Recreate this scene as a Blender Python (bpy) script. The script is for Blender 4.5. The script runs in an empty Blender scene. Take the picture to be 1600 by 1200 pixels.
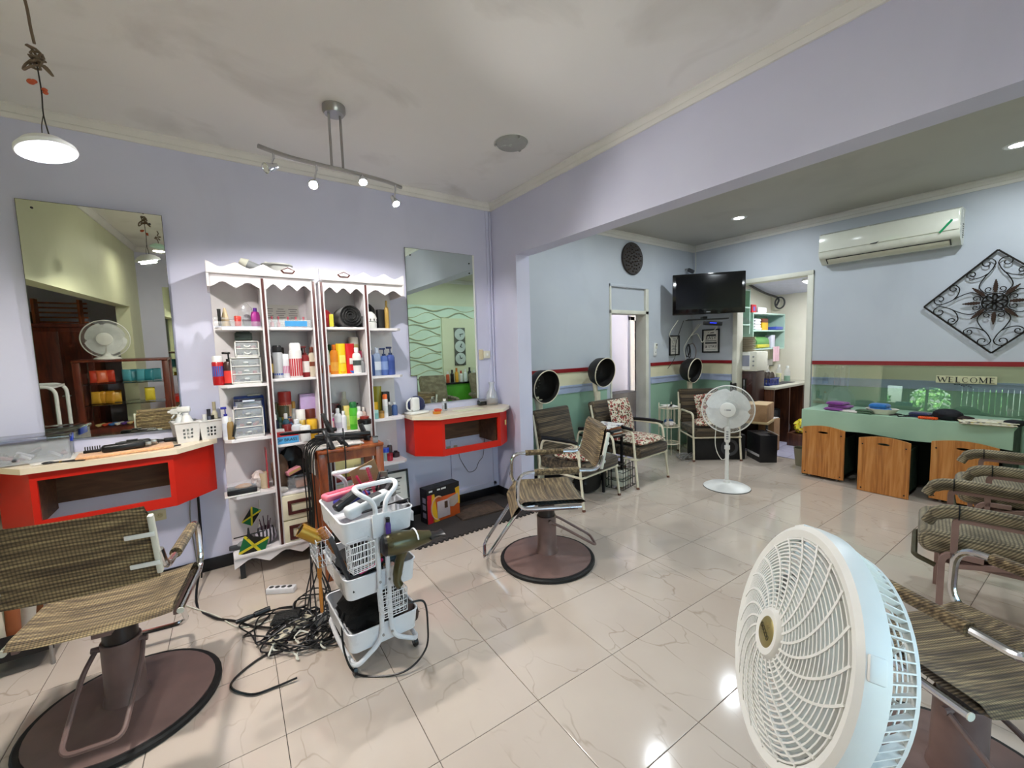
import bpy, bmesh, math, random
from math import sin, cos, pi, radians as R, sqrt, atan2, hypot
from mathutils import Vector as V, Matrix, Quaternion
random.seed(7)
SC = bpy.context.scene
COL = SC.collection

# ------------------------------------------------------------------ camera
CAM_F, CAM_P, CAM_R, CAM_Y, CAM_H = 651.4, 0.0844, -0.0290, 0.6158, 1.485
FW = V((sin(CAM_Y)*cos(CAM_P), cos(CAM_Y)*cos(CAM_P), -sin(CAM_P)))
_r = V((cos(CAM_Y), -sin(CAM_Y), 0)); _u = _r.cross(FW)
RT = _r*cos(CAM_R) + _u*sin(CAM_R); UP = -_r*sin(CAM_R) + _u*cos(CAM_R)
cd = bpy.data.cameras.new('camera'); cam = bpy.data.objects.new('camera', cd); COL.objects.link(cam)
cd.sensor_width = 36; cd.sensor_fit = 'HORIZONTAL'; cd.lens = CAM_F/1600*36; cd.clip_start = .02; cd.clip_end = 200
cam.matrix_world = Matrix(((RT.x, UP.x, -FW.x, 0), (RT.y, UP.y, -FW.y, 0), (RT.z, UP.z, -FW.z, CAM_H), (0, 0, 0, 1)))
SC.camera = cam
def ray(px, py): return FW + RT*((px-800)/CAM_F) - UP*((py-600)/CAM_F)
def atY(px, py, y): d = ray(px, py); return V((0, 0, CAM_H)) + d*(y/d.y)
def atX(px, py, x): d = ray(px, py); return V((0, 0, CAM_H)) + d*(x/d.x)
def atZ(px, py, z=0.): d = ray(px, py); return V((0, 0, CAM_H)) + d*((z-CAM_H)/d.z)
def depth(p): return (p-V((0, 0, CAM_H))).dot(FW)

# ------------------------------------------------------------------ world, exposure, lights of the place
SC.view_settings.view_transform = 'Standard'; SC.view_settings.look = 'None'
SC.view_settings.exposure = 0.66; SC.view_settings.gamma = 1.0; SC.view_settings.use_curve_mapping = False
SC.cycles.use_denoising = True
SC.cycles.max_bounces = 8; SC.cycles.diffuse_bounces = 5; SC.cycles.glossy_bounces = 5
SC.cycles.transmission_bounces = 8; SC.cycles.transparent_max_bounces = 12
SC.cycles.caustics_reflective = False; SC.cycles.caustics_refractive = False
SC.cycles.sample_clamp_indirect = 6.0
W = bpy.data.worlds.new('sky'); SC.world = W; W.use_nodes = True
nt = W.node_tree; nt.nodes.clear()
sky = nt.nodes.new('ShaderNodeTexSky'); sky.sky_type = 'NISHITA'; sky.sun_disc = False
sky.sun_elevation = R(48); sky.sun_rotation = R(40); sky.air_density = 1.0; sky.dust_density = 5.0; sky.ozone_density = .6
bg = nt.nodes.new('ShaderNodeBackground'); bg.inputs[1].default_value = 1.8
wo = nt.nodes.new('ShaderNodeOutputWorld'); nt.links.new(sky.outputs[0], bg.inputs[0]); nt.links.new(bg.outputs[0], wo.inputs[0])
LW = dict(track=17.0, pendant=19.0, alcove=8.0, kitchen=14.0, corridor=3.5, lobby=4.0)   # watts of the real lamps

# ------------------------------------------------------------------ room numbers (metres)
YA, XB, XD = 3.534, 2.298, 5.825      # back wall, beam wall, far wall
XW, YE = -1.03, -1.03                 # wall with the wide opening beside the vanity, wall behind the camera
XL = -3.6                             # window wall of the lobby
ZC = 2.893; ZB = 2.341; XP = XB+.152; YP = 3.131

# ------------------------------------------------------------------ materials
MATS = {}
def N(nt, t, **k):
    n = nt.nodes.new(t)
    for a, b in k.items():
        if a.startswith('i_'):
            n.inputs[a[2:].replace('_', ' ')].default_value = b
        else: setattr(n, a, b)
    return n
def ramp(nt, stops):
    n = nt.nodes.new('ShaderNodeValToRGB'); cr = n.color_ramp
    while len(cr.elements) < len(stops): cr.elements.new(.5)
    for e, (p, c) in zip(cr.elements, stops):
        e.position = p; e.color = (c, c, c, 1) if isinstance(c, (int, float)) else (*c[:3], 1)
    return n
def lin(c):
    if isinstance(c, str):
        c = [int(c[i:i+2], 16)/255 for i in (0, 2, 4)]
    return tuple((x/12.92 if x <= .04045 else ((x+.055)/1.055)**2.4) for x in c)
def mat(name, col='808080', rough=.5, metal=0., var=.06, scale=12., bump=0., bscale=60., coat=0., trans=0., ior=1.45, spec=.5, stretch=None, alpha=1., sheen=0.):
    """plain surface with a little noise in colour, roughness and relief"""
    if name in MATS: return MATS[name]
    m = bpy.data.materials.new(name); m.use_nodes = True; nt = m.node_tree
    b = nt.nodes['Principled BSDF']; c = lin(col)
    tc = N(nt, 'ShaderNodeTexCoord'); src = tc.outputs['Object']
    if stretch:
        mp = N(nt, 'ShaderNodeMapping'); mp.inputs['Scale'].default_value = stretch; nt.links.new(src, mp.inputs[0]); src = mp.outputs[0]
    nz = N(nt, 'ShaderNodeTexNoise', i_Scale=scale, i_Detail=4.); nt.links.new(src, nz.inputs['Vector'])
    rp = ramp(nt, [(.3, tuple(x*(1-var) for x in c)), (.7, tuple(min(1, x*(1+var)) for x in c))])
    nt.links.new(nz.outputs['Fac'], rp.inputs[0]); nt.links.new(rp.outputs[0], b.inputs['Base Color'])
    b.inputs['Metallic'].default_value = metal; b.inputs['IOR'].default_value = ior
    rr = ramp(nt, [(.3, max(0, rough*.85)), (.7, min(1, rough*1.15))]); nt.links.new(nz.outputs['Fac'], rr.inputs[0]); nt.links.new(rr.outputs[0], b.inputs['Roughness'])
    b.inputs['Specular IOR Level'].default_value = spec
    b.inputs['Coat Weight'].default_value = coat; b.inputs['Coat Roughness'].default_value = .08
    b.inputs['Transmission Weight'].default_value = trans; b.inputs['Alpha'].default_value = alpha
    if sheen: b.inputs['Sheen Weight'].default_value = sheen
    if bump:
        n2 = N(nt, 'ShaderNodeTexNoise', i_Scale=bscale, i_Detail=3.); nt.links.new(src, n2.inputs['Vector'])
        bp = N(nt, 'ShaderNodeBump', i_Strength=bump, i_Distance=.01); nt.links.new(n2.outputs['Fac'], bp.inputs['Height']); nt.links.new(bp.outputs[0], b.inputs['Normal'])
    MATS[name] = m; return m
def emit(name, col, strength):
    if name in MATS: return MATS[name]
    m = bpy.data.materials.new(name); m.use_nodes = True; nt = m.node_tree; nt.nodes.clear()
    e = N(nt, 'ShaderNodeEmission'); e.inputs[0].default_value = (*lin(col), 1); e.inputs[1].default_value = strength
    o = N(nt, 'ShaderNodeOutputMaterial'); nt.links.new(e.outputs[0], o.inputs[0]); MATS[name] = m; return m
def mix(nt, a, b, fac, kind='MIX'):
    n = N(nt, 'ShaderNodeMix', data_type='RGBA', blend_type=kind)
    for s, v in ((6, a), (7, b), (0, fac)):
        if hasattr(v, 'is_linked') or hasattr(v, 'links'): nt.links.new(v, n.inputs[s])
        elif s == 0: n.inputs[0].default_value = v
        else: n.inputs[s].default_value = (*v[:3], 1)
    return n.outputs[2]
def base(name, rough=.5):
    m = bpy.data.materials.new(name); m.use_nodes = True; nt = m.node_tree; b = nt.nodes['Principled BSDF']
    b.inputs['Roughness'].default_value = rough; MATS[name] = m
    return m, nt, b, N(nt, 'ShaderNodeTexCoord').outputs['Object']
def mapped(nt, src, scale=(1, 1, 1), rot=(0, 0, 0), loc=(0, 0, 0)):
    mp = N(nt, 'ShaderNodeMapping'); mp.inputs['Scale'].default_value = scale; mp.inputs['Rotation'].default_value = rot; mp.inputs['Location'].default_value = loc
    nt.links.new(src, mp.inputs[0]); return mp.outputs[0]
def noise(nt, src, scale, detail=4., dist=0.):
    n = N(nt, 'ShaderNodeTexNoise', i_Scale=scale, i_Detail=detail, i_Distortion=dist); nt.links.new(src, n.inputs['Vector']); return n.outputs['Fac']
def bumped(nt, b, h, s, d=.005):
    bp = N(nt, 'ShaderNodeBump', i_Strength=s, i_Distance=d); nt.links.new(h, bp.inputs['Height']); nt.links.new(bp.outputs[0], b.inputs['Normal'])

def m_tile(name, ca, cb, vein, rough):
    m, nt, b, oc = base(name, rough)
    oi = N(nt, 'ShaderNodeObjectInfo')
    cx = N(nt, 'ShaderNodeCombineXYZ'); ml = N(nt, 'ShaderNodeMath', operation='MULTIPLY'); ml.inputs[1].default_value = 37.
    nt.links.new(oi.outputs['Random'], ml.inputs[0]); nt.links.new(ml.outputs[0], cx.inputs[0]); nt.links.new(ml.outputs[0], cx.inputs[2])
    ad = N(nt, 'ShaderNodeVectorMath', operation='ADD'); nt.links.new(oc, ad.inputs[0]); nt.links.new(cx.outputs[0], ad.inputs[1])
    src = mapped(nt, ad.outputs[0], (1, .45, 1), (0, 0, .6))
    wob = N(nt, 'ShaderNodeTexNoise', i_Scale=5., i_Detail=3.); nt.links.new(src, wob.inputs['Vector'])
    av = N(nt, 'ShaderNodeMix', data_type='VECTOR'); av.inputs[0].default_value = .16
    nt.links.new(src, av.inputs[4]); nt.links.new(wob.outputs['Color'], av.inputs[5])
    vo = N(nt, 'ShaderNodeTexVoronoi', feature='DISTANCE_TO_EDGE', i_Scale=5.5); nt.links.new(av.outputs[1], vo.inputs['Vector'])
    vr = ramp(nt, [(.0, 1.), (.018, .0)]); nt.links.new(vo.outputs['Distance'], vr.inputs[0])
    brk = ramp(nt, [(.42, 0.), (.62, .75)]); nt.links.new(noise(nt, ad.outputs[0], 4.), brk.inputs[0])
    vf = N(nt, 'ShaderNodeMath', operation='MULTIPLY'); nt.links.new(vr.outputs[0], vf.inputs[0]); nt.links.new(brk.outputs[0], vf.inputs[1])
    cl = ramp(nt, [(.3, lin(ca)), (.7, lin(cb))]); nt.links.new(noise(nt, ad.outputs[0], 2.2), cl.inputs[0])
    nt.links.new(mix(nt, cl.outputs[0], lin(vein), vf.outputs[0]), b.inputs['Base Color'])
    b.inputs['Coat Weight'].default_value = .35; b.inputs['Coat Roughness'].default_value = .04
    return m
def m_paint(name, ca, cb, rough=.55, dirt=None, damt=.3, scale=1.3):
    """wall paint: broad mottling, faint grime with a shape of its own, roller texture"""
    m, nt, b, oc = base(name, rough)
    cl = ramp(nt, [(.35, lin(ca)), (.65, lin(cb))]); nt.links.new(noise(nt, oc, scale), cl.inputs[0])
    col = cl.outputs[0]
    if dirt:
        d = ramp(nt, [(.55, 0.), (.75, damt)]); nt.links.new(noise(nt, mapped(nt, oc, (1., 1., .6)), 1.9, 6., .6), d.inputs[0])
        col = mix(nt, col, lin(dirt), d.outputs[0])
    nt.links.new(col, b.inputs['Base Color']); bumped(nt, b, noise(nt, oc, 160.), .12, .002); return m
def m_weave(name, dark, mid, light, per=.011, streak=(2.5, 70, 70), cord=.75):
    """woven cloth: fine thread rows, a crossing thread, and long streaks of lighter and darker yarn"""
    m, nt, b, oc = base(name, .85); k = 2*pi/per/20.
    def bands(direction, src, dist):
        w = N(nt, 'ShaderNodeTexWave', wave_type='BANDS', bands_direction=direction, i_Scale=k, i_Distortion=dist, i_Detail=1., i_Detail_Scale=.6); nt.links.new(src, w.inputs['Vector']); return w.outputs['Fac']
    wx = bands('X', oc, .8)
    ad = N(nt, 'ShaderNodeSeparateXYZ'); nt.links.new(oc, ad.inputs[0]); sm = N(nt, 'ShaderNodeMath', operation='ADD'); nt.links.new(ad.outputs[1], sm.inputs[0]); nt.links.new(ad.outputs[2], sm.inputs[1])
    cb = N(nt, 'ShaderNodeCombineXYZ'); nt.links.new(sm.outputs[0], cb.inputs[0]); nt.links.new(ad.outputs[0], cb.inputs[1]); wy = bands('X', cb.outputs[0], .5)
    st = noise(nt, mapped(nt, oc, streak), 1., 6.)
    cs = ramp(nt, [(.34, lin(dark)), (.5, lin(mid)), (.64, lin(light))]); nt.links.new(st, cs.inputs[0])
    a1 = ramp(nt, [(.1, .45), (.7, 1.)]); nt.links.new(wx, a1.inputs[0]); a2 = ramp(nt, [(.1, .35), (.7, 1.1)]); nt.links.new(wy, a2.inputs[0])
    c = mix(nt, cs.outputs[0], a1.outputs[0], cord, 'MULTIPLY'); c = mix(nt, c, a2.outputs[0], .8, 'MULTIPLY')
    nt.links.new(c, b.inputs['Base Color']); bumped(nt, b, wy, .5, .003); b.inputs['Sheen Weight'].default_value = .15
    return m
def m_wood(name, a, c, d, axis=(14, 14, 1.2), rough=.4, coat=.15):
    m, nt, b, oc = base(name, rough)
    src = mapped(nt, oc, axis)
    n = noise(nt, src, 1.6, 6., 1.4); cl = ramp(nt, [(.3, lin(a)), (.5, lin(c)), (.72, lin(d))]); nt.links.new(n, cl.inputs[0])
    nt.links.new(cl.outputs[0], b.inputs['Base Color']); bumped(nt, b, n, .08, .002); b.inputs['Coat Weight'].default_value = coat
    return m
def m_spots(name, ground, cols, scale=22., rough=.8, thr=.42):
    """printed cloth: petals and leaves of several colours on a ground"""
    m, nt, b, oc = base(name, rough); col = lin(ground)
    for i, c in enumerate(cols):
        src = mapped(nt, oc, (1, 1, 1), (0, 0, i), (i*3.1, i*1.7, i))
        vo = N(nt, 'ShaderNodeTexVoronoi', i_Scale=scale*(1+.3*i)); 
        wob = noise(nt, src, 30.); 
        nt.links.new(src, vo.inputs['Vector'])
        sm = N(nt, 'ShaderNodeMath', operation='ADD'); ms = N(nt, 'ShaderNodeMath', operation='MULTIPLY'); ms.inputs[1].default_value = .35
        nt.links.new(wob, ms.inputs[0]); nt.links.new(vo.outputs['Distance'], sm.inputs[0]); nt.links.new(ms.outputs[0], sm.inputs[1])
        rp = ramp(nt, [(thr+.04*i, 1.), (thr+.03+.04*i, 0.)]) if i == 0 else ramp(nt, [(thr-.02, 1.), (thr+.01, 0.)])
        nt.links.new(sm.outputs[0], rp.inputs[0])
        col = mix(nt, col, lin(c), rp.outputs[0])
    nt.links.new(col, b.inputs['Base Color']); return m
def m_glass(name, tint='ffffff', rough=.0, refl=.08, ior=1.5):
    """thin sheet glass: mostly clear with a mirror share, both sides alike"""
    m = bpy.data.materials.new(name); m.use_nodes = True; nt = m.node_tree; nt.nodes.clear()
    t = N(nt, 'ShaderNodeBsdfTransparent'); t.inputs[0].default_value = (*lin(tint), 1)
    g = N(nt, 'ShaderNodeBsdfGlossy'); g.inputs['Roughness'].default_value = rough
    lw = N(nt, 'ShaderNodeFresnel'); lw.inputs[0].default_value = ior
    ad = N(nt, 'ShaderNodeMath', operation='ADD'); ad.inputs[1].default_value = refl; ad.use_clamp = True; nt.links.new(lw.outputs[0], ad.inputs[0])
    mx = N(nt, 'ShaderNodeMixShader'); nt.links.new(ad.outputs[0], mx.inputs[0]); nt.links.new(t.outputs[0], mx.inputs[1]); nt.links.new(g.outputs[0], mx.inputs[2])
    o = N(nt, 'ShaderNodeOutputMaterial'); nt.links.new(mx.outputs[0], o.inputs[0]); MATS[name] = m; return m
def m_cloudy(name, tint, haze=.22):
    """thin moulded clear plastic: see-through with a milky share and a soft sheen"""
    m = bpy.data.materials.new(name); m.use_nodes = True; nt = m.node_tree; nt.nodes.clear()
    t = N(nt, 'ShaderNodeBsdfTransparent'); d = N(nt, 'ShaderNodeBsdfDiffuse'); d.inputs[0].default_value = (*lin(tint), 1); g = N(nt, 'ShaderNodeBsdfGlossy'); g.inputs['Roughness'].default_value = .25
    nz = noise(nt, N(nt, 'ShaderNodeTexCoord').outputs['Object'], 40.); hr = ramp(nt, [(.3, haze*.8), (.7, haze*1.2)]); nt.links.new(nz, hr.inputs[0])
    m1 = N(nt, 'ShaderNodeMixShader'); nt.links.new(hr.outputs[0], m1.inputs[0]); nt.links.new(t.outputs[0], m1.inputs[1]); nt.links.new(d.outputs[0], m1.inputs[2])
    m2 = N(nt, 'ShaderNodeMixShader'); m2.inputs[0].default_value = .06; nt.links.new(m1.outputs[0], m2.inputs[1]); nt.links.new(g.outputs[0], m2.inputs[2])
    o = N(nt, 'ShaderNodeOutputMaterial'); nt.links.new(m2.outputs[0], o.inputs[0]); MATS[name] = m; return m
def m_mirror(name, tint):
    m, nt, b, oc = base(name, .0); b.inputs['Metallic'].default_value = 1.
    cl = ramp(nt, [(.4, tuple(x*.97 for x in lin(tint))), (.7, lin(tint))]); nt.links.new(noise(nt, oc, 3.), cl.inputs[0]); nt.links.new(cl.outputs[0], b.inputs['Base Color'])
    b.inputs['Roughness'].default_value = .012; return m

M_WALL = m_paint('wall paint', 'cbcce4', 'd2d3e9', .55, 'adaec4', .2)
M_WALL2 = m_paint('wall paint in alcove shade', 'b6bcc6', 'bec4cc', .5, '9aa0a8', .22)  # same paint as the salon walls, the alcove's cool shade mixed into the colour
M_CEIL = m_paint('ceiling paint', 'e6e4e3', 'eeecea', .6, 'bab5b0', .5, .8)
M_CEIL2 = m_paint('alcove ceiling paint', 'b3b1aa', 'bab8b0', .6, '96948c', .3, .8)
M_CREAMWALL = m_paint('cream wall paint', 'd3d5b4', 'dadcbd', .6, 'b9b89a', .25)
M_KITCH = m_paint('kitchen wall paint', 'e4e0cf', 'eae6d6', .6, 'bdb6a0', .3)
M_MOULD = m_paint('moulding paint', 'dedcd8', 'e6e4e0', .45, 'b0aca4', .35, 3.)
M_JAMB = m_paint('door jamb paint', 'd5d4c6', 'dddccf', .45, '9f9a88', .4, 6.)
M_TILE = m_tile('floor tile', 'c2b4a7', 'cbbeb1', 'a08f7e', .11)
M_TILE2 = m_tile('kitchen tile', 'c4c2da', 'cccae0', 'a9a8c4', .2)
M_GROUT = mat('grout', '4a443f', .9)
M_BLACKB = mat('black baseboard', '17161a', .4)
M_WEAVE = m_weave('woven tweed', '574630', '7d6a4a', 'a9946c', .010)
M_WEAVE2 = m_weave('checked tweed', '7a6e56', '8d8166', 'a2967a', .014, (9, 9, 9), 1.)
M_DKFAB = m_weave('dark brown upholstery', '2a2118', '4c3f2e', '74634b', .012, (2, 40, 40), .4)
M_CHROME = mat('chrome', 'd8dade', .12, 1., .03)
M_STEEL = mat('brushed steel', 'a9a8a6', .32, 1., .05)
M_BROWN = mat('brown enamel', '7a625c', .42, 0., .14, 9., .03)
M_MAUVE = mat('mauve brown enamel', '8d736c', .5, 0., .1, 14.)
M_RUBBER = mat('black rubber', '121212', .6)
M_BLACK = mat('black plastic', '141416', .35, 0., .1)
M_BLACKG = mat('glossy black plastic', '0b0b0d', .12, coat=.4)
M_WHITE = mat('white plastic', 'e6e7e4', .35, 0., .03)
M_WHITE2 = mat('old white plastic', 'd8d7c9', .4, 0., .05)
M_WPAINT = mat('white cabinet paint', 'e3dfe2', .42, 0., .04, 6., .03, 30)
M_CREAM = mat('cream enamel', 'dcd4bc', .4, 0., .06, 20)
M_CREAM2 = mat('cream drawer paint', 'e2dcc3', .45, 0., .05)
M_MAROON = mat('maroon strip', '4b1c1a', .35, 0., .12, 30)
M_RED = mat('red laminate', 'c8200f', .4, 0., .03, 3.)
M_TOP = m_paint('pale laminate', 'e3d5bb', 'ebdfc8', .25, 'c6b494', .3, 4.)
M_BRNWD = m_wood('brown plywood', '4a3020', '5b3c27', '6b4a31', (2, 10, 10), .6, 0)
M_PINE = m_wood('orange pine', '9a5c22', 'bd7a35', 'd09250', (16, 16, 1.3), .35, .25)
M_STOOLW = m_wood('reddish stool wood', '6e3216', '93481f', 'ac602f', (10, 10, 2), .4, .2)
M_DKWOOD = m_wood('dark wood', '3a1f14', '54301e', '6d4229', (10, 10, 1.5), .45, .1)
M_RDWOOD = m_wood('red mahogany', '43180f', '5f2516', '76331d', (10, 10, 1.5), .4, .15)
M_CARD = m_wood('brown cardboard', '8a6a4a', '9c7a57', 'a98660', (3, 3, 3), .8, 0)
M_BASIN = m_paint('basin green paint', '9dbfa6', 'a6c7ae', .4, '7c9c86', .25, 3.)
M_SHELFG = mat('mint shelf paint', 'b9d6c8', .45, 0., .05)
M_MIRROR = m_mirror('mirror silver', 'dfe3d6')
M_MIRROR2 = m_mirror('mirror silver pale', 'dfeee4')
M_GLASS = m_glass('sheet glass', 'e9f3ee', .0, .07)
M_CLEAR = m_cloudy('clear plastic', 'dfe4ea')
M_SPLASH = m_glass('splash glass', 'f6fbf8', .0, .10, 1.12)
M_GRASS = m_spots('garden foliage', '6fa05a', ['9cc47a', '4b7a3d', 'd7e6c8'], 9., .9)
M_FLORAL = m_spots('floral cotton', 'cfc7b2', ['8d2f2c', '5a5b3a', 'b0655a', '4a3a30', '7a2a2a'], 19., .9, .49)
M_EMIT = emit('lamp glow', 'f4f8ff', 60.)
M_PAPER = mat('paper', 'dcd9d2', .8, 0., .05)
M_GREY = mat('grey plastic', '8d9093', .45)
M_DKGREY = mat('dark grey plastic', '3a3b3e', .5)
M_BLUE = mat('blue plastic', '2c4f9e', .4)
M_TERRY = lambda n, c: mat(n, c, .95, 0., .18, 60., .6, 220, sheen=.4)

# ------------------------------------------------------------------ mesh helpers
_RB = {}
def _rbox(s, b, seg):
    k = (tuple(round(x, 5) for x in s), round(b, 5), seg)
    if k not in _RB:
        bm = bmesh.new(); bmesh.ops.create_cube(bm, size=1.)
        for v in bm.verts: v.co = V((v.co.x*s[0], v.co.y*s[1], v.co.z*s[2]))
        bmesh.ops.bevel(bm, geom=list(bm.edges), offset=min(b, min(s)*.49), segments=seg, affect='EDGES', profile=.5)
        bm.verts.index_update(); _RB[k] = ([v.co.copy() for v in bm.verts], [[v.index for v in f.verts] for f in bm.faces]); bm.free()
    return _RB[k]
def TM(loc=(0, 0, 0), rx=0, ry=0, rz=0): return Matrix.Translation(V(loc)) @ Matrix.Rotation(R(rz), 4, 'Z') @ Matrix.Rotation(R(ry), 4, 'Y') @ Matrix.Rotation(R(rx), 4, 'X')
I4 = Matrix.Identity(4)
def frame_to(d, up=V((0, 0, 1))):
    """matrix whose z runs along d"""
    z = V(d).normalized(); x = up.cross(z)
    if x.length < 1e-4: x = V((1, 0, 0))
    x.normalize(); y = z.cross(x)
    return Matrix(((x.x, y.x, z.x, 0), (x.y, y.y, z.y, 0), (x.z, y.z, z.z, 0), (0, 0, 0, 1)))
class MB:
    def __init__(s, M=None): s.v = []; s.f = []; s.M = M or I4
    def add(s, vs, fs, M=None):
        o = len(s.v); T = s.M @ M if M is not None else s.M
        s.v += [T @ V(p) for p in vs]; s.f += [[i+o for i in f] for f in fs]; return s
    def box(s, c, z, M=None, b=0., seg=2):
        c = V(c)
        if b: vs, fs = _rbox(z, b, seg); return s.add([v+c for v in vs], fs, M)
        x, y, h = (k/2 for k in z)
        vs = [c+V((i*x, j*y, k*h)) for i in (-1, 1) for j in (-1, 1) for k in (-1, 1)]
        return s.add(vs, [[0, 1, 3, 2], [4, 6, 7, 5], [0, 4, 5, 1], [2, 3, 7, 6], [0, 2, 6, 4], [1, 5, 7, 3]], M)
    def bb(s, a, c, b=0., M=None):
        """box from corner a to corner c"""
        a = V(a); c = V(c); return s.box((a+c)/2, [abs(x) for x in (c-a)], M, b)
    def cyl(s, a, c, r, r2=None, n=14, caps=True, M=None):
        a = V(a); c = V(c); r2 = r if r2 is None else r2; F = frame_to(c-a); L = (c-a).length
        vs = [a + F.to_3x3() @ V((cos(2*pi*i/n)*r, sin(2*pi*i/n)*r, 0)) for i in range(n)] + [a + F.to_3x3() @ V((cos(2*pi*i/n)*r2, sin(2*pi*i/n)*r2, L)) for i in range(n)]
        fs = [[i, (i+1) % n, n+(i+1) % n, n+i] for i in range(n)]
        if caps: fs += [list(range(n))[::-1], list(range(n, 2*n))]
        return s.add(vs, fs, M)
    def tube(s, pts, r, n=8, closed=False, M=None, sq=None):
        pts = [V(p) for p in pts]; m = len(pts); rs = r if isinstance(r, (list, tuple)) else [r]*m
        ts = []
        for i in range(m):
            a = pts[(i-1) % m] if closed or i else pts[0]; c = pts[(i+1) % m] if closed or i < m-1 else pts[-1]
            t = (c-a); ts.append(t.normalized() if t.length > 1e-9 else V((0, 0, 1)))
        ref = V((0, 0, 1)) if abs(ts[0].z) < .95 else V((1, 0, 0)); x = ref.cross(ts[0]).normalized(); vs = []
        for i in range(m):
            if i: x = (x - ts[i]*x.dot(ts[i])); x = x.normalized() if x.length > 1e-6 else ref.cross(ts[i]).normalized()
            y = ts[i].cross(x)
            for k in range(n):
                a = 2*pi*(k+.5)/n; vs.append(pts[i] + (x*cos(a)*(sq or 1.) + y*sin(a))*rs[i])
        fs = []
        for i in range(m if closed else m-1):
            j = (i+1) % m
            fs += [[i*n+k, i*n+(k+1) % n, j*n+(k+1) % n, j*n+k] for k in range(n)]
        if not closed: fs += [list(range(n))[::-1], list(range((m-1)*n, m*n))]
        return s.add(vs, fs, M)
    def lathe(s, prof, n=20, M=None, c=(0, 0, 0)):
        c = V(c); vs = []; fs = []; m = len(prof)
        for r, z in prof: vs += [c+V((cos(2*pi*k/n)*r, sin(2*pi*k/n)*r, z)) for k in range(n)]
        for i in range(m-1): fs += [[i*n+k, i*n+(k+1) % n, (i+1)*n+(k+1) % n, (i+1)*n+k] for k in range(n)]
        return s.add(vs, fs, M)
    def prism(s, poly, z0, z1, M=None):
        n = len(poly); vs = [(x, y, z0) for x, y in poly] + [(x, y, z1) for x, y in poly]
        return s.add(vs, [list(range(n))[::-1], list(range(n, 2*n))] + [[i, (i+1) % n, n+(i+1) % n, n+i] for i in range(n)], M)
    def ball(s, c, r, n=14, m=9, M=None, h0=-pi/2, h1=pi/2):
        r = V(r) if hasattr(r, '__len__') else V((r, r, r)); c = V(c); vs = []; fs = []
        for i in range(m+1):
            t = h0+(h1-h0)*i/m; vs += [c+V((r.x*cos(t)*cos(2*pi*k/n), r.y*cos(t)*sin(2*pi*k/n), r.z*sin(t))) for k in range(n)]
        for i in range(m): fs += [[i*n+k, i*n+(k+1) % n, (i+1)*n+(k+1) % n, (i+1)*n+k] for k in range(n)]
        return s.add(vs, fs, M)
    def grid(s, fn, nu, nv, cu=False, cv=False, M=None):
        vs = [fn(i/(nu if cu else nu-1), j/(nv if cv else nv-1)) for i in range(nu) for j in range(nv)]
        fs = [[i*nv+j, ((i+1) % nu)*nv+j, ((i+1) % nu)*nv+(j+1) % nv, i*nv+(j+1) % nv] for i in range(nu if cu else nu-1) for j in range(nv if cv else nv-1)]
        return s.add(vs, fs, M)
    def pillow(s, c, z, M=None, n=11, puff=.5, e=3.2):
        """cushion: two puffed faces meeting in a seam"""
        x, y, h = (k/2 for k in z); c = V(c)
        def f(sg):
            def g(u, v):
                a, b = u*2-1, v*2-1; k = max(0., (1-abs(a)**e)*(1-abs(b)**e))**puff
                sq = 1-.05*(1-k); return c+V((a*x*sq, b*y*sq, sg*h*k))
            return g
        s.grid(f(1), n, n, M=M); return s.grid(f(-1), n, n, M=M)
    def mesh(s, name, ang=35):
        me = bpy.data.meshes.new(name); me.from_pydata(s.v, [], s.f); me.validate(); 
        bm = bmesh.new(); bm.from_mesh(me); bmesh.ops.remove_doubles(bm, verts=bm.verts, dist=1e-5); bmesh.ops.recalc_face_normals(bm, faces=bm.faces); bm.to_mesh(me); bm.free()
        me.shade_smooth(); me.set_sharp_from_angle(angle=R(ang)); return me
    def obj(s, name, m, parent=None, ang=35):
        me = s.mesh(name, ang); me.materials.append(m); return link(name, me, parent)
def link(name, data, parent=None):
    o = bpy.data.objects.new(name, data); COL.objects.link(o); o.parent = parent; return o
def tag(o, label, cat, group=None):
    o['label'] = label; o['category'] = cat
    if group: o['group'] = group
    return o
def thing(name, label, cat, loc=(0, 0, 0), rz=0, group=None, rx=0, ry=0):
    o = link(name, None); o.location = loc; o.rotation_euler = (R(rx), R(ry), R(rz)); o.empty_display_size = .05; return tag(o, label, cat, group)
def struct(o, label=None):
    o['kind'] = 'structure'
    if label: o['label'] = label
    return o
def stuff(o): o['kind'] = 'stuff'; return o
def dup(root, loc, rz, label=None, group=None):
    def cp(o, p):
        c = o.copy(); COL.objects.link(c); c.parent = p
        for ch in o.children: cp(ch, c)
        return c
    r = cp(root, None); r.location = loc; r.rotation_euler = (root.rotation_euler[0], root.rotation_euler[1], R(rz))
    if label: r['label'] = label
    if group: r['group'] = group
    return r
def text(txt, size, m, parent, M, name='lettering', ext=.0005, spacing=1., sx=1., align='CENTER'):
    cu = bpy.data.curves.new(name, 'FONT'); cu.body = txt; cu.size = size; cu.extrude = ext; cu.align_x = align; cu.align_y = 'CENTER'; cu.space_character = spacing
    cu.resolution_u = 3; t = bpy.data.objects.new(name, cu); COL.objects.link(t); dg = bpy.context.evaluated_depsgraph_get()
    me = bpy.data.meshes.new_from_object(t.evaluated_get(dg)); bpy.data.objects.remove(t); me.materials.clear(); me.materials.append(m)
    o = link(name, me, parent); o.matrix_local = M @ Matrix.Diagonal((sx, 1, 1, 1)); return o
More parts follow.
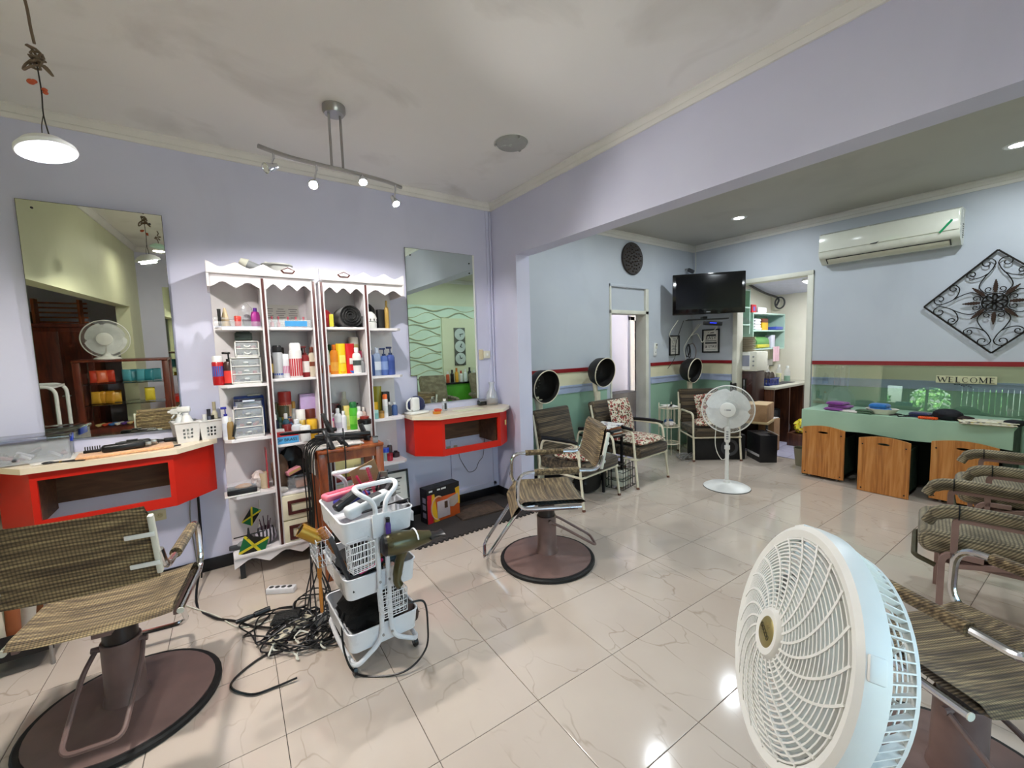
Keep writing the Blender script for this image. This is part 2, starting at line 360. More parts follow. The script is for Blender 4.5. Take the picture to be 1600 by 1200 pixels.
def bez(p, n=8):
    """Catmull-Rom curve through the points"""
    p = [V(q) for q in p]; out = []
    for i in range(len(p)-1):
        a, b, c, d = p[max(0, i-1)], p[i], p[i+1], p[min(len(p)-1, i+2)]
        for k in range(n):
            t = k/n; out.append(.5*((2*b)+(c-a)*t+(2*a-5*b+4*c-d)*t*t+(3*b-a-3*c+d)*t**3))
    return out+[p[-1]]
def roundpath(pts, rad, n=5):
    """polyline with rounded corners"""
    pts = [V(p) for p in pts]; out = [pts[0]]
    for i in range(1, len(pts)-1):
        a, b, c = pts[i-1], pts[i], pts[i+1]; r = min(rad, (a-b).length*.49, (c-b).length*.49)
        p = b+(a-b).normalized()*r; q = b+(c-b).normalized()*r
        out += [(1-t)**2*p+2*t*(1-t)*b+t*t*q for t in [k/n for k in range(n+1)]]
    return out+[pts[-1]]
def arc(cx, cy, r, a0, a1, n): return [(cx+r*cos(a0+(a1-a0)*i/n), cy+r*sin(a0+(a1-a0)*i/n)) for i in range(n+1)]
def lampdisc(name, loc, size, watts, col, parent=None, kind='AREA', aim=(0, 0, -1), spot=120, blend=.5):
    l = bpy.data.lights.new(name, kind); l.energy = watts; l.color = col
    if kind == 'AREA': l.shape = 'DISK'; l.size = size
    else:
        l.shadow_soft_size = size
        if kind == 'SPOT': l.spot_size = R(spot); l.spot_blend = blend
    o = bpy.data.objects.new(name, l); COL.objects.link(o); o.parent = parent; o.location = loc
    o.rotation_euler = (-V(aim)).to_track_quat('Z', 'Y').to_euler(); return o
# ================================================================== THE SETTING
def wallbox(name, a, c, m, label=None):
    return struct(MB().bb(a, c).obj(name, m), label)
# ---- floor slab and tiles
slab = struct(MB().bb((XL-.2, YE-.2, -.12), (XD+.01, YA+.01, -.004)).obj('floor', M_GROUT), 'floor of pale veined ceramic tiles with dark grout lines')
TS, TA, TX, TY = .45, -.0262, .7611*.75, 2.3511*.75
ex, ey = V((cos(TA), sin(TA))), V((-sin(TA), cos(TA)))
def clip(poly, rect):
    for ax, lim, sg in ((0, rect[0], 1), (0, rect[1], -1), (1, rect[2], 1), (1, rect[3], -1)):
        out = []
        for i in range(len(poly)):
            a, b = poly[i], poly[(i+1) % len(poly)]; da, db = (a[ax]-lim)*sg, (b[ax]-lim)*sg
            if da >= 0: out.append(a)
            if da*db < 0: t = da/(da-db); out.append(a+(b-a)*t)
        poly = out
        if not poly: break
    return poly
h = TS/2-.0013; c_ = .0012
def tilemesh(poly):
    cen = sum(poly, V((0, 0)))/len(poly); ins = [cen+(p-cen)*(1-c_*2/TS*2) for p in poly]; n = len(poly)
    vs = [(p.x, p.y, -.004) for p in poly]+[(p.x, p.y, -.0009) for p in poly]+[(p.x, p.y, 0) for p in ins]
    fs = [[i, (i+1) % n, n+(i+1) % n, n+i] for i in range(n)]+[[n+i, n+(i+1) % n, 2*n+(i+1) % n, 2*n+i] for i in range(n)]+[list(range(2*n, 3*n))]
    return MB().add(vs, fs).mesh('tile', 4)
sq = [V((-h, -h)), V((h, -h)), V((h, h)), V((-h, h))]; full = tilemesh(sq); full.materials.append(M_TILE)
rect = (XL, XD, YE, YA)
far = []
for i in range(-12, 14):
    for j in range(-9, 8):
        cen = V((TX, TY)) + ex*(TS*(i+.5)) + ey*(TS*(j+.5)); P = [cen+ex*p.x+ey*p.y for p in sq]
        Q = clip(P, rect)
        if len(Q) < 3: continue
        if all((a-b).length < 1e-6 for a, b in zip(P, Q)) and len(Q) == 4:
            o = link('tile', full, slab); o.location = (cen.x, cen.y, 0); o.rotation_euler = (0, 0, TA)
        else:
            loc = [V(((q-cen).dot(ex), (q-cen).dot(ey))) for q in Q]
            if max(p.x for p in loc)-min(p.x for p in loc) < .01 or max(p.y for p in loc)-min(p.y for p in loc) < .01: continue
            me = tilemesh(loc); me.materials.append(M_TILE); o = link('tile', me, slab); o.location = (cen.x, cen.y, 0); o.rotation_euler = (0, 0, TA)
# ---- back wall (one plane through both rooms)
wallbox('wall_back', (XL-.15, YA, 0), (XP-.02, YA+.15, ZC), M_WALL, 'lavender painted wall carrying both mirrors')
DX0, DX1, DZ = 4.005, 4.757, 1.89
mb = MB().bb((XP-.02, YA, 0), (DX0, YA+.15, ZC)).bb((DX1, YA, 0), (XD+.12, YA+.15, ZC)).bb((DX0, YA, 2.25), (DX1, YA+.15, ZC))
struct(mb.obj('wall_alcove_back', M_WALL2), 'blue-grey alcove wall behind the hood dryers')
# ---- far wall with the kitchen doorway
KY0, KY1, KZ = 2.05, 2.885, 2.262
mb = MB().bb((XD, YE-.1, 0), (XD+.12, KY0, ZC)).bb((XD, KY1, 0), (XD+.12, YA, ZC)).bb((XD, KY0, KZ), (XD+.12, KY1, ZC))
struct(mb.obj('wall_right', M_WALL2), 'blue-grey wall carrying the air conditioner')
# ---- beam and pillar between the rooms
mb = MB().bb((XB, -.6, ZB), (XP, YA, ZC)).bb((XB, YP, 0), (XP, YA, ZB)).bb((XB, YE, 0), (XP, -.6, ZC))
struct(mb.obj('wall_beam', M_WALL), 'lavender beam and pillar between the salon and the alcove')
# ---- wall behind the camera, wall of the wide opening, lobby walls
FX0, FX1, FZ0, FZ1 = .2, 2.1, .12, 2.35           # assumed shopfront, unseen behind the camera, added to let daylight in
struct(MB().bb((XL-.15, YE-.15, 0), (FX0, YE, ZC)).bb((FX1, YE-.15, 0), (XB+.01, YE, ZC)).bb((FX0, YE-.15, FZ1), (FX1, YE, ZC)).bb((FX0, YE-.15, 0), (FX1, YE, FZ0)).obj('wall_front', M_WALL))
w4 = struct(link('window_4', None), 'glazed shopfront opposite the vanities')
for xa, xb in ((FX0, FX0+.05), (FX1-.05, FX1), (1.125, 1.175)): MB().bb((xa, YE-.12, FZ0), (xb, YE-.04, FZ1), .004).obj('window_frame', M_WHITE, w4)
for za, zb in ((FZ0, FZ0+.05), (FZ1-.05, FZ1)): MB().bb((FX0+.05, YE-.12, za), (FX1-.05, YE-.04, zb), .004).obj('window_rail', M_WHITE, w4)
for xa, xb in ((FX0+.05, 1.125), (1.175, FX1-.05)): MB().bb((xa, YE-.083, FZ0+.05), (xb, YE-.079, FZ1-.05)).obj('pane', M_GLASS, w4)
struct(MB().bb((-12, -26, -.3), (14, YE-.16, -.15)).obj('ground_forecourt', mat('forecourt concrete', 'a9a59c', .9, 0., .15, 2.)), 'concrete forecourt outside the shopfront')
mb = MB().bb((XW-.14, -.36, 2.02), (XW, 2.95, ZC)).bb((XW-.14, 2.95, 0), (XW, YA, ZC)).bb((XW-.14, YE, 0), (XW, -.36, ZC))
struct(mb.obj('wall_left', M_CREAMWALL), 'cream wall with a wide opening to the lobby')
WIN = [(3.04, 3.43), (2.1, 2.96), (.85, 2.02)]; WZ0, WZ1 = .92, 1.72
mb = MB(); ys = [YE-.1]+[y for w in sorted(WIN) for y in w]+[YA+.1]
for a, b in zip(ys[::2], ys[1::2]): mb.bb((XL-.15, a, WZ0), (XL, b, WZ1))
mb.bb((XL-.15, YE-.1, 0), (XL, YA+.1, WZ0)).bb((XL-.15, YE-.1, WZ1), (XL, YA+.1, ZC))
struct(mb.obj('wall_window', M_CREAMWALL), 'lobby wall with three windows onto a garden')
# alcove front wall with the wavy panel
AY = -.62
wallbox('wall_alcove_front', (XP, AY-.12, 0), (XD, AY, ZC), M_CREAMWALL)
# ---- ceilings
struct(MB().bb((XL-.15, YE-.15, ZC), (XB+.02, YA+.15, ZC+.1)).obj('ceiling', M_CEIL), 'stained off-white plaster ceiling of the salon')
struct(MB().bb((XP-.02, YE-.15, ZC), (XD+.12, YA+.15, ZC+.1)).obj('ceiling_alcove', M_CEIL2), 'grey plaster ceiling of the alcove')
# ---- mouldings
def mould(name, a, b, inward, big=False):
    """crown moulding: sloped fillet with a bead, swept from a to b"""
    a, b, w = V((*a, 0)), V((*b, 0)), V((*inward, 0)); hh = .068 if not big else .085
    prof = [(0, ZC), (.045, ZC), (.045, ZC-.012), (.03, ZC-.022), (.022, ZC-hh*.62), (.028, ZC-hh*.7), (.014, ZC-hh), (0, ZC-hh)]
    vs = [p+w*o+V((0, 0, z)) for p in (a, b) for o, z in prof]; n = len(prof)
    return struct(MB().add(vs, [[i, (i+1) % n, n+(i+1) % n, n+i] for i in range(n)]+[list(range(n)), list(range(n, 2*n))]).obj(name, M_MOULD))
mould('trim_1', (XW, YA), (XB, YA), (0, -1)); mould('trim_2', (XB, YA), (XB, YE), (-1, 0))
mould('trim_3', (XP, YA), (XD, YA), (0, -1), True); mould('trim_4', (XD, YA), (XD, AY), (-1, 0), True)
mould('trim_5', (XP, AY), (XD, AY), (0, 1)); mould('trim_6', (XW, YE), (XW, YA), (1, 0)); mould('trim_7', (XW, YE), (XB, YE), (0, 1))
# ---- baseboards
def baseb(name, a, c): return struct(MB().bb(a, c, .006).obj(name, M_BLACKB))
baseb('baseboard_back', (XW, YA-.014, 0), (XB, YA, .088)); baseb('baseboard_pillar', (XB-.013, YP, 0), (XB, YA-.014, .088))
baseb('baseboard_alcove', (XP, YA-.014, 0), (DX0-.05, YA, .088))
# ---- dado bands in the alcove (red rail, cream, pale blue ledge, green)
M_DR = mat('dado red', '86161c', .4); M_DC = m_paint('dado cream', 'd8d2b2', 'ded8ba', .5, 'b8b08a', .3); M_DB = mat('dado pale blue', 'aab6d2', .45); M_DG = m_paint('dado green', '8fb29c', '98baa4', .5, '7c9c8a', .3)
def dado(name, a, b, inward):
    a, b, w = V((*a, 0)), V((*b, 0)), V((*inward, 0)); e = struct(link(name, None), 'painted dado of red, cream, pale blue and green bands'); 
    def band(nm, z0, z1, t, m):
        p = [a+V((0, 0, z0)), b+V((0, 0, z0)), b+V((0, 0, z1)), a+V((0, 0, z1))]
        MB().add(p+[q+w*t for q in p], [[0, 1, 2, 3], [4, 5, 6, 7], [0, 1, 5, 4], [1, 2, 6, 5], [2, 3, 7, 6], [3, 0, 4, 7]]).obj(nm, m, e)
    band('red_rail', 1.196, 1.238, .016, M_DR); band('cream_band', 1.045, 1.196, .003, M_DC); band('blue_ledge', .955, 1.025, .014, M_DB)
    band('blue_bead', 1.025, 1.045, .022, M_DB); band('green_band', 0., .955, .003, M_DG); return e
dado('trim_8', (XP, YA), (DX0-.06, YA), (0, -1)); dado('trim_9', (DX1+.06, YA), (XD, YA), (0, -1))
dado('trim_10', (XD, YA), (XD, KY1+.06), (-1, 0)); dado('trim_11', (XD, KY0-.06), (XD, AY), (-1, 0))
# ---- doorway to the corridor with the boarded transom
d1 = struct(link('door_1', None), 'doorway with a boarded transom beside a hood dryer'); T = .055
MB().bb((DX0, YA-.018, 0), (DX0+.02, YA+.15, 2.25), .004).bb((DX1-.06, YA-.018, 0), (DX1, YA+.15, 2.25), .004).obj('door_jamb', M_JAMB, d1)
MB().bb((DX0, YA-.018, DZ-.005), (DX1, YA+.15, DZ+.04), .004).obj('head_rail', M_JAMB, d1)
MB().bb((DX0, YA-.02, 2.215), (DX1, YA+.01, 2.25), .004).obj('transom_rail', M_WALL2, d1)
MB().bb((DX0+.02, YA+.012, DZ+.04), (DX1-.06, YA+.03, 2.215)).obj('transom_panel', M_WALL2, d1)
# corridor behind it
M_LILAC = m_paint('corridor wall paint', 'd6d8ea', 'dee0f0', .6)
CX0, CX1 = 6.09, 6.37
struct(MB().bb((3.6, YA+1.3, 0), (CX0, YA+1.42, 2.6)).bb((CX1, YA+1.3, 0), (7.3, YA+1.42, 2.6)).bb((CX0, YA+1.3, 1.92), (CX1, YA+1.42, 2.6)).obj('wall_corridor', M_LILAC), 'pale lilac corridor wall seen through the doorway')
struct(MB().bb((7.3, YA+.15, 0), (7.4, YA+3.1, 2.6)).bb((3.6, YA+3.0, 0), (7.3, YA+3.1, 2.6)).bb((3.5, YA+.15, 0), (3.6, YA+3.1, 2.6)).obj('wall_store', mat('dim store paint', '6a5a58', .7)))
struct(MB().bb((3.5, YA+.15, 2.6), (7.4, YA+3.1, 2.7)).obj('ceiling_corridor', M_CEIL)); struct(MB().bb((3.5, YA+.012, -.1), (7.4, YA+3.1, -.001)).obj('floor_corridor', M_TILE2))
d2 = struct(link('door_2', None), 'white inner door frame of the store room')
for xa, xb in ((CX0-.12, CX0), (CX1, CX1+.12)): MB().bb((xa, YA+1.26, 0), (xb, YA+1.43, 1.99), .005).obj('door_jamb', M_WHITE, d2)
MB().bb((CX0-.12, YA+1.26, 1.92), (CX1+.12, YA+1.43, 2.02), .005).obj('head_rail', M_WHITE, d2)
tag(MB().bb((4.4, YA+1.0, 0), (5.9, YA+1.29, .7), .01).obj('dark_bench', M_BLACKB), 'low dark chest along the corridor wall', 'chest')
# ---- kitchen doorway
d3 = struct(link('door_3', None), 'open kitchen doorway with a worn cream frame')
MB().bb((XD-.02, KY0-.05, 0), (XD+.14, KY0+.012, KZ+.045), .004).obj('door_jamb', M_JAMB, d3); MB().bb((XD-.02, KY1-.012, 0), (XD+.14, KY1+.05, KZ+.045), .004).obj('door_jamb', M_JAMB, d3)
MB().bb((XD-.024, KY0-.05, KZ-.01), (XD+.14, KY1+.05, KZ+.045), .004).obj('head_rail', M_JAMB, d3)
# ---- kitchen shell, sloping ceiling
KX1, KY2, KY3 = 7.62, 1.1, 3.22
struct(MB().bb((KX1, KY2, 0), (KX1+.1, KY3, 3.1)).obj('wall_kitchen_back', M_KITCH), 'cream kitchen wall behind the sink')
struct(MB().bb((XD+.12, KY3, 0), (KX1, KY3+.1, 3.1)).bb((XD+.12, KY2-.1, 0), (KX1, KY2, 3.1)).obj('wall_kitchen_side', M_KITCH))
mb = MB(); mb.add([(XD+.1, KY2-.1, 2.52), (XD+.1, KY3+.1, 2.52), (KX1+.1, KY3+.1, 2.22), (KX1+.1, KY2-.1, 2.22)]+[(XD+.1, KY2-.1, 2.6), (XD+.1, KY3+.1, 2.6), (KX1+.1, KY3+.1, 2.3), (KX1+.1, KY2-.1, 2.3)], [[0, 1, 2, 3], [4, 5, 6, 7], [0, 1, 5, 4], [1, 2, 6, 5], [2, 3, 7, 6], [3, 0, 4, 7]])
struct(mb.obj('ceiling_kitchen', mat('kitchen ceiling paint', 'd6d6ea', .6)), 'sloping pale kitchen ceiling')
kf = struct(MB().bb((XD+.012, KY2-.1, -.12), (KX1+.1, KY3+.1, -.004)).obj('floor_kitchen', M_GROUT)); h = .15-.002; sq = [V((-h, -h)), V((h, -h)), V((h, h)), V((-h, h))]
c_ = .001; km = tilemesh(sq); km.materials.append(M_TILE2)
for i in range(6):
    for j in range(9):
        o = link('tile', km, kf); o.location = (XD+.02+.15+i*.3, KY2+.05+.15+j*.3-.1, 0)
# ---- lobby windows
M_WF = mat('window frame white', 'dedfda', .4)
for k, (a, b) in enumerate(WIN):
    w = struct(link('window_%d' % (k+1), None), ['small lobby window full of garden green', 'arched lobby window with a centre post', 'lobby window covered by vertical blinds'][k])
    fr = MB(); t = .035
    for y0, y1, z0, z1 in ((a, a+t, WZ0, WZ1), (b-t, b, WZ0, WZ1), (a+t, b-t, WZ0, WZ0+t), (a+t, b-t, WZ1-t, WZ1)): fr.bb((XL-.12, y0, z0), (XL-.04, y1, z1), .004)
    fr.obj('window_frame', M_WF, w)
    if k == 1:
        MB().bb((XL-.1, 2.56, WZ0+t), (XL-.05, 2.61, WZ1-t)).obj('mullion', M_WF, w)
        cy, rr = (a+b)/2, (b-a)/2-t; pl = [(cy+rr*cos(x), WZ1-.32+(.285)*sin(x)) for x in [pi*i/16 for i in range(17)]]+[(a+t, WZ1-t), (b-t, WZ1-t)]
        MB().prism(pl, 0, .05, Matrix(((0, 0, 1, XL-.11), (1, 0, 0, 0), (0, 1, 0, 0), (0, 0, 0, 1)))).obj('arch_panel', M_CREAMWALL, w)
    MB().bb((XL-.082, a+t, WZ0+t), (XL-.078, b-t, WZ1-t)).obj('pane', M_GLASS, w)
    MB().bb((XL-.02, a-.02, WZ0-.03), (XL+.1, b+.02, WZ0), .006).obj('window_sill', M_WF, w)
    if k == 2:
        M_BL = mat('blind fabric', 'c9cfc4', .8); n = 13
        hr = MB().bb((XL+.02, a-.03, WZ1), (XL+.07, b+.03, WZ1+.05), .006).obj('head_rail', M_WF, w)
        for i in range(n):
            y = a+.03+(b-a-.06)*i/(n-1); MB(TM((XL+.045, y, 0), rz=24)).box((0, 0, (WZ0+WZ1)/2-.02), (.003, .088, WZ1-WZ0+.06)).obj('slat', M_BL, w)
# garden outside
struct(MB().bb((-30, -14, -.3), (XL-.2, 18, -.15)).obj('ground_garden', mat('lawn', '6f9a55', .9, 0., .3, 5.)))
def bush(name, label, c, r, n, m=M_GRASS):
    rnd = random.Random(hash(c[1]*10) % 999); mb = MB()
    for i in range(n):
        d = V((rnd.gauss(0, 1), rnd.gauss(0, 1), rnd.gauss(0, 1))).normalized()*rnd.uniform(.75, 1.); p = V((c[0]+d.x*r[0], c[1]+d.y*r[1], c[2]+d.z*r[2]))
        q = Quaternion((rnd.gauss(0, 1), rnd.gauss(0, 1), rnd.gauss(0, 1), rnd.gauss(0, 1))).normalized().to_matrix(); s = rnd.uniform(.08, .16)
        mb.add([p+q@V(v) for v in ((-s, 0, 0), (0, -s*.45, .02), (s, 0, 0), (0, s*.45, .02))], [[0, 1, 2, 3]])
    e = thing(name, label, 'shrub', (c[0], c[1], -.15)); o = stuff(mb.obj('foliage', m, e, 5)); o.location = (-c[0], -c[1], .15)
    MB().cyl((0, 0, 0), (0, 0, c[2]+.15), .06, .03).obj('trunk', M_DKWOOD, e); return e
bush('garden_shrub', 'wide leafy shrub seen through the small lobby window', (-7.2, 5.2, 1.3), (1.0, 1.1, 1.4), 1500)
bush('garden_shrub', 'tall leafy shrub seen through the arched lobby window', (-7.0, 2.5, 1.2), (.9, 1.1, 1.3), 1400)
bush('garden_shrub', 'round leafy shrub behind the vertical blinds', (-6.8, -.1, 1.2), (.9, 1.1, 1.3), 900)
# ================================================================== LAMPS
COOL = (1.0, .97, .93)
# ---- track light: canopy, two rods, curved bar and four heads
tl = thing('track_light', 'nickel ceiling track light with four spot heads on a curved bar', 'ceiling light', (.656, 2.612, ZC))
MB().lathe([(0, -.045), (.052, -.045), (.062, -.03), (.062, 0)], 26).obj('canopy', M_STEEL, tl)
for x in (-.03, .032): MB().cyl((x, 0, -.34), (x, 0, -.03), .007).obj('rod', M_STEEL, tl)
bar = bez([(-.40, -.075, -.343), (-.25, -.022, -.343), (-.03, 0, -.343), (.03, 0, -.343), (.28, .03, -.343), (.41, .077, -.343)], 6)
MB().tube(bar, .011, 8).obj('bar', M_STEEL, tl)
for k, (px, py, bx, by, aim, lit) in enumerate([(418, 262, -.33, -.045, (-.85, -.35, -.45), 0), (490, 288, -.115, -.008, (-.25, -.75, -.62), 1), (567, 283, .165, .014, (-.1, -.6, -.8), 1), (618, 317, .36, .05, (.12, -.62, -.77), 1)]):
    p = atY(px, py, 2.612+by-.03)-V(tl.location); a = V(aim).normalized(); piv = V((bx, by, -.343))
    h_ = link('spot_head', None, tl); hp = p
    mb = MB().cyl(piv, piv+V((0, 0, -.035)), .006).tube([piv+V((0, 0, -.03)), (piv+V((0, 0, -.03))).lerp(hp-a*.02, .6)+V((0, 0, .005)), hp-a*.02], .005, 6)
    mb.obj('stem', M_CHROME, h_)
    MB(Matrix.Translation(hp) @ frame_to(a)).lathe([(.0, -.055), (.014, -.055), (.016, -.03), (.026, .0), (.027, .012), (.022, .014), (.012, -.004), (0, -.006)], 18).obj('shade', M_CHROME, h_)
    g = MB(Matrix.Translation(hp) @ frame_to(a)).lathe([(0, .006), (.021, .006), (.021, .010), (0, .012)], 16)
    g.obj('bulb', M_EMIT if lit else M_WHITE, h_)
    if lit: lampdisc('spot_beam', V(tl.location)+hp+a*.035, .02, LW['track']*(1.9 if k == 2 else 1.1), COOL, None, 'SPOT', (0, -.1, -1) if k == 2 else (-.25 if k == 1 else .3, -.8, -.55), 171 if k == 2 else 140, .22 if k == 2 else .5)
# ---- lamp hung on a knotted flex
pl = thing('hanging_lamp', 'lit white disc lamp hanging on a knotted brown flex', 'hanging lamp', (-.452, 2.3, ZC))
lz = 2.262-ZC; Lm = Matrix.Translation((0, 0, lz)) @ Matrix.Rotation(R(-13), 4, 'Y') @ Matrix.Rotation(R(-7), 4, 'X')
MB(Lm).lathe([(0, .052), (.03, .05), (.06, .036), (.084, .012), (.086, .0), (.083, -.003), (.062, .0)], 32).obj('lamp_shade', mat('lamp housing', 'eceff0', .35), pl)
MB(Lm).lathe([(0, -.012), (.045, -.012), (.064, -.004), (.06, .004), (0, .004)], 28).obj('diffuser', M_EMIT, pl)
lampdisc('pendant_glow', V(pl.location)+V((0, 0, lz))+(Lm.to_3x3()@V((0, 0, -.02))), .11, LW['pendant'], (1., .93, .86), None, 'AREA', Lm.to_3x3()@V((0, 0, -1)))
M_FLEX = mat('brown flex', '6b5a48', .6)
MB().tube(bez([(-.03, .03, 0), (-.012, .015, -.12), (-.005, 0, -.2), (.0, 0, -.255)], 6), .0045, 6).obj('flex', M_FLEX, pl)
knot = [(.016*cos(t*1.9)+.006*sin(t*5), .016*sin(t*2.3), -.285-.022*sin(t)-.002*t) for t in [i*.35 for i in range(44)]]
MB().tube(knot, .0042, 6).obj('knot', M_FLEX, pl)
MB().tube(bez([(0, 0, -.30), (-.03, .01, -.33), (-.035, 0, -.355), (-.012, 0, -.335), (.02, 0, -.325), (.038, 0, -.352), (.03, 0, -.345), (0, 0, -.31)], 5), .004, 6).obj('flex_loop', M_FLEX, pl)
MB().tube(bez([(0, 0, -.32), (.004, 0, -.42), (.002, 0, -.5), (.012, 0, lz+.05)], 5), .0022, 5).tube(bez([(.002, 0, -.5), (-.006, 0, -.54), (-.008, .004, lz+.05)], 4), .0015, 5).obj('wire', mat('dark wire', '2c2622', .5), pl)
mb = MB()
for x, z, r in ((-.02, -.392, .012), (.012, -.41, .009), (.014, -.42, .008), (-.012, -.388, .009)): mb.ball((x, 0, z), (r, r*.7, r*.8), 8, 6)
mb.obj('wire_connector', mat('orange connector', 'b9522f', .5), pl)
# ---- round flush light, unlit
fl = thing('flush_ceiling_light', 'unlit round grey glass flush light on the salon ceiling', 'ceiling light', (1.765, 2.415, ZC))
MB().lathe([(0, -.022), (.06, -.024), (.1, -.016), (.112, 0)], 30).obj('glass_dish', mat('frosted grey glass', '9b9d99', .25), fl); MB().lathe([(.112, 0), (.124, -.004), (.124, 0)], 30).obj('rim', M_WHITE, fl)
for k in range(3): t = k*2.1+.4; MB().box((.11*cos(t), .11*sin(t), -.01), (.012, .02, .014), b=.003).obj('clip', M_STEEL, fl)
# ---- alcove downlights
for k, (x, y, lb) in enumerate([(4.97, 2.46, 'lit recessed downlight in front of the television'), (3.47, 2.46, 'lit recessed downlight above the floral dryer chair'), (5.0, .43, 'lit recessed downlight above the shampoo counter'), (3.47, .43, 'lit recessed downlight above the mauve-framed armchairs')]):
    d = thing('downlight', lb, 'ceiling light', (x, y, ZC), group='recessed alcove downlights')
    MB().lathe([(.052, -.004), (.075, -.006), (.085, 0), (.052, 0)], 26).obj('rim', M_WHITE, d); MB().lathe([(0, -.003), (.052, -.003), (.052, 0)], 24).obj('diffuser', M_EMIT, d)
    lampdisc('downlight_glow', (x, y, ZC-.02), .09, LW['alcove'], (.86, .95, 1.), None)
# kitchen, corridor and lobby ceiling lamps
for nm, x, y, z, w, lb, c in (('ceiling_lamp', 6.7, 2.3, 2.30, LW['kitchen'], 'round white ceiling lamp of the kitchen', (.93, .95, 1.)), ('ceiling_lamp', 5.2, YA+.7, 2.58, LW['corridor'], 'round white ceiling lamp of the corridor', (.86, .88, 1.))):
    d = thing(nm, lb, 'ceiling light', (x, y, z)); MB().lathe([(0, -.05), (.08, -.045), (.12, -.02), (.125, 0)], 24).obj('diffuser', emit('soft lamp', 'f2f6ff', 6.), d); MB().lathe([(.125, 0), (.14, -.012), (.14, .02), (0, .02)], 24).obj('base_plate', M_WHITE, d)
    lampdisc('ceiling_glow', (x, y, z-.06), .2, w, c)
# second disc lamp, seen only in the mirror
pl2 = thing('hanging_lamp', 'second white disc lamp hanging on a knotted flex, seen in the mirror', 'hanging lamp', (-.60, .3, ZC))
MB(TM((0, 0, -.2), ry=8)).lathe([(0, .052), (.03, .05), (.06, .036), (.084, .012), (.086, .0), (.083, -.003), (.0, -.01)], 26).obj('lamp_shade', mat('mint lamp housing', 'b9e2d3', .35), pl2)
MB().tube(bez([(0, 0, 0), (.01, 0, -.03), (0, .01, -.06), (.03, 0, -.07), (-.03, .01, -.09), (.02, -.02, -.1), (-.02, 0, -.07), (0, 0, -.12), (0, 0, -.15)], 6), .0045, 6).obj('flex', M_FLEX, pl2)
lampdisc('pendant_glow', (-.60, .3, ZC-.24), .11, LW['lobby'], (1., .95, .88))

# ================================================================== MIRRORS
def mirror(name, label, poly, m, off, rx=0, ry=0):
    """poly in wall X and Z, glass 5 mm thick leaning a touch off the wall"""
    x0 = min(p[0] for p in poly); z0 = min(p[1] for p in poly)
    e = thing(name, label, 'mirror', (x0, YA-off, z0)); e.rotation_euler = (rx, 0, ry)
    S = Matrix(((1, 0, 0, 0), (0, 0, 1, 0), (0, 1, 0, 0), (0, 0, 0, 1))); P = [(x-x0, z-z0) for x, z in poly]
    MB().prism(P, -.001, 0, S).obj('silvered_face', m, e); MB().prism([(x+(.0022 if x > .3 else -.0022), z+(.0022 if z > .5 else -.0022)) for x, z in P], .0, .005, S).obj('glass_edge', mat('mirror edge', '4a524d', .3), e)
    return e, P
e, P = mirror('wall_mirror', 'tall frameless mirror over the vanity holding the brushes', [(-.832, 1.026), (-.212, 1.026), (-.212, 2.386), (-.832, 2.386)], M_MIRROR, .012, .020, -.022)
def clips(e, pts):
    for x, z in pts: MB().cyl((x, -.006, z), (x, 0, z), .006, n=10).obj('screw', M_BLACK, e)
clips(e, [(.06, 1.32), (.56, 1.3), (.05, .05), (.57, .05)])
e, P = mirror('wall_mirror', 'tall frameless mirror with a notched corner over the empty vanity', [(1.40, 1.27), (1.458, 1.27), (1.458, 1.012), (2.082, 1.012), (2.082, 2.382), (1.40, 2.382)], M_MIRROR2, .012, .0, .0)
clips(e, [(.045, 1.31), (.63, 1.29), (.63, 1.2)])
MB().bb((.668, -.004, 0), (.684, .008, 1.37)).obj('edge_strip', M_WHITE, e)

# ================================================================== VANITIES
def vanity(name, label, F, zt, za, op):
    """F: footprint from wall, round the front, back to the wall; op: which edge carries the open niche"""
    e = thing(name, label, 'counter', (F[0][0], YA, 0)); F = [(x-F[0][0], y-YA) for x, y in F]
    MB().prism(F, zt-.03, zt).obj('countertop', M_TOP, e)
    cx = sum(p[0] for p in F)/len(F); ins = [(x+(.022 if x < cx else -.022)*(1 if abs(y) > .1 else 1), y+(.02 if abs(y) > .1 else 0)) for x, y in F]
    for i in range(len(ins)-1):
        a, b = V((*ins[i], 0)), V((*ins[i+1], 0)); d = (b-a).normalized(); n = V((-d.y, d.x, 0))
        Mx = Matrix(((d.x, n.x, 0, a.x), (d.y, n.y, 0, a.y), (0, 0, 1, 0), (0, 0, 0, 1))); L = (b-a).length; t = .018
        if i == op:
            fr = MB(Mx); s, tp, bt = .026, .045, .055
            fr.bb((0, 0, zt-.03-tp), (L, t, zt-.03)).bb((0, 0, za), (L, t, za+bt)).bb((0, 0, za+bt), (s, t, zt-.03-tp)).bb((L-s, 0, za+bt), (L, t, zt-.03-tp)); fr.obj('front_frame', M_RED, e)
        else: MB(Mx).bb((0, 0, za), (L, t, zt-.03)).obj('side_panel', M_RED, e)
    x0, x1 = min(p[0] for p in ins)+.05, max(p[0] for p in ins)-.05
    MB().bb((x0, -.03, za+.06), (x1, -.012, zt-.03)).obj('back_board', M_BRNWD, e)
    for xa, xb in ((ins[op][0]+.005, ins[op][0]+.02), (ins[op+1][0]-.02, ins[op+1][0]-.005)): MB().bb((xa, -.33, za+.03), (xb, -.03, zt-.03)).obj('niche_side', M_BRNWD, e)
    return e
ZV = .943
van1 = vanity('red_vanity', 'red wall-hung vanity with a pale top holding clippers and a white caddy', [(-1.022, 3.53), (-1.022, 3.36), (-.855, 3.165), (-.227, 3.172), (-.03, 3.40), (-.03, 3.53)], ZV, .597, 2)
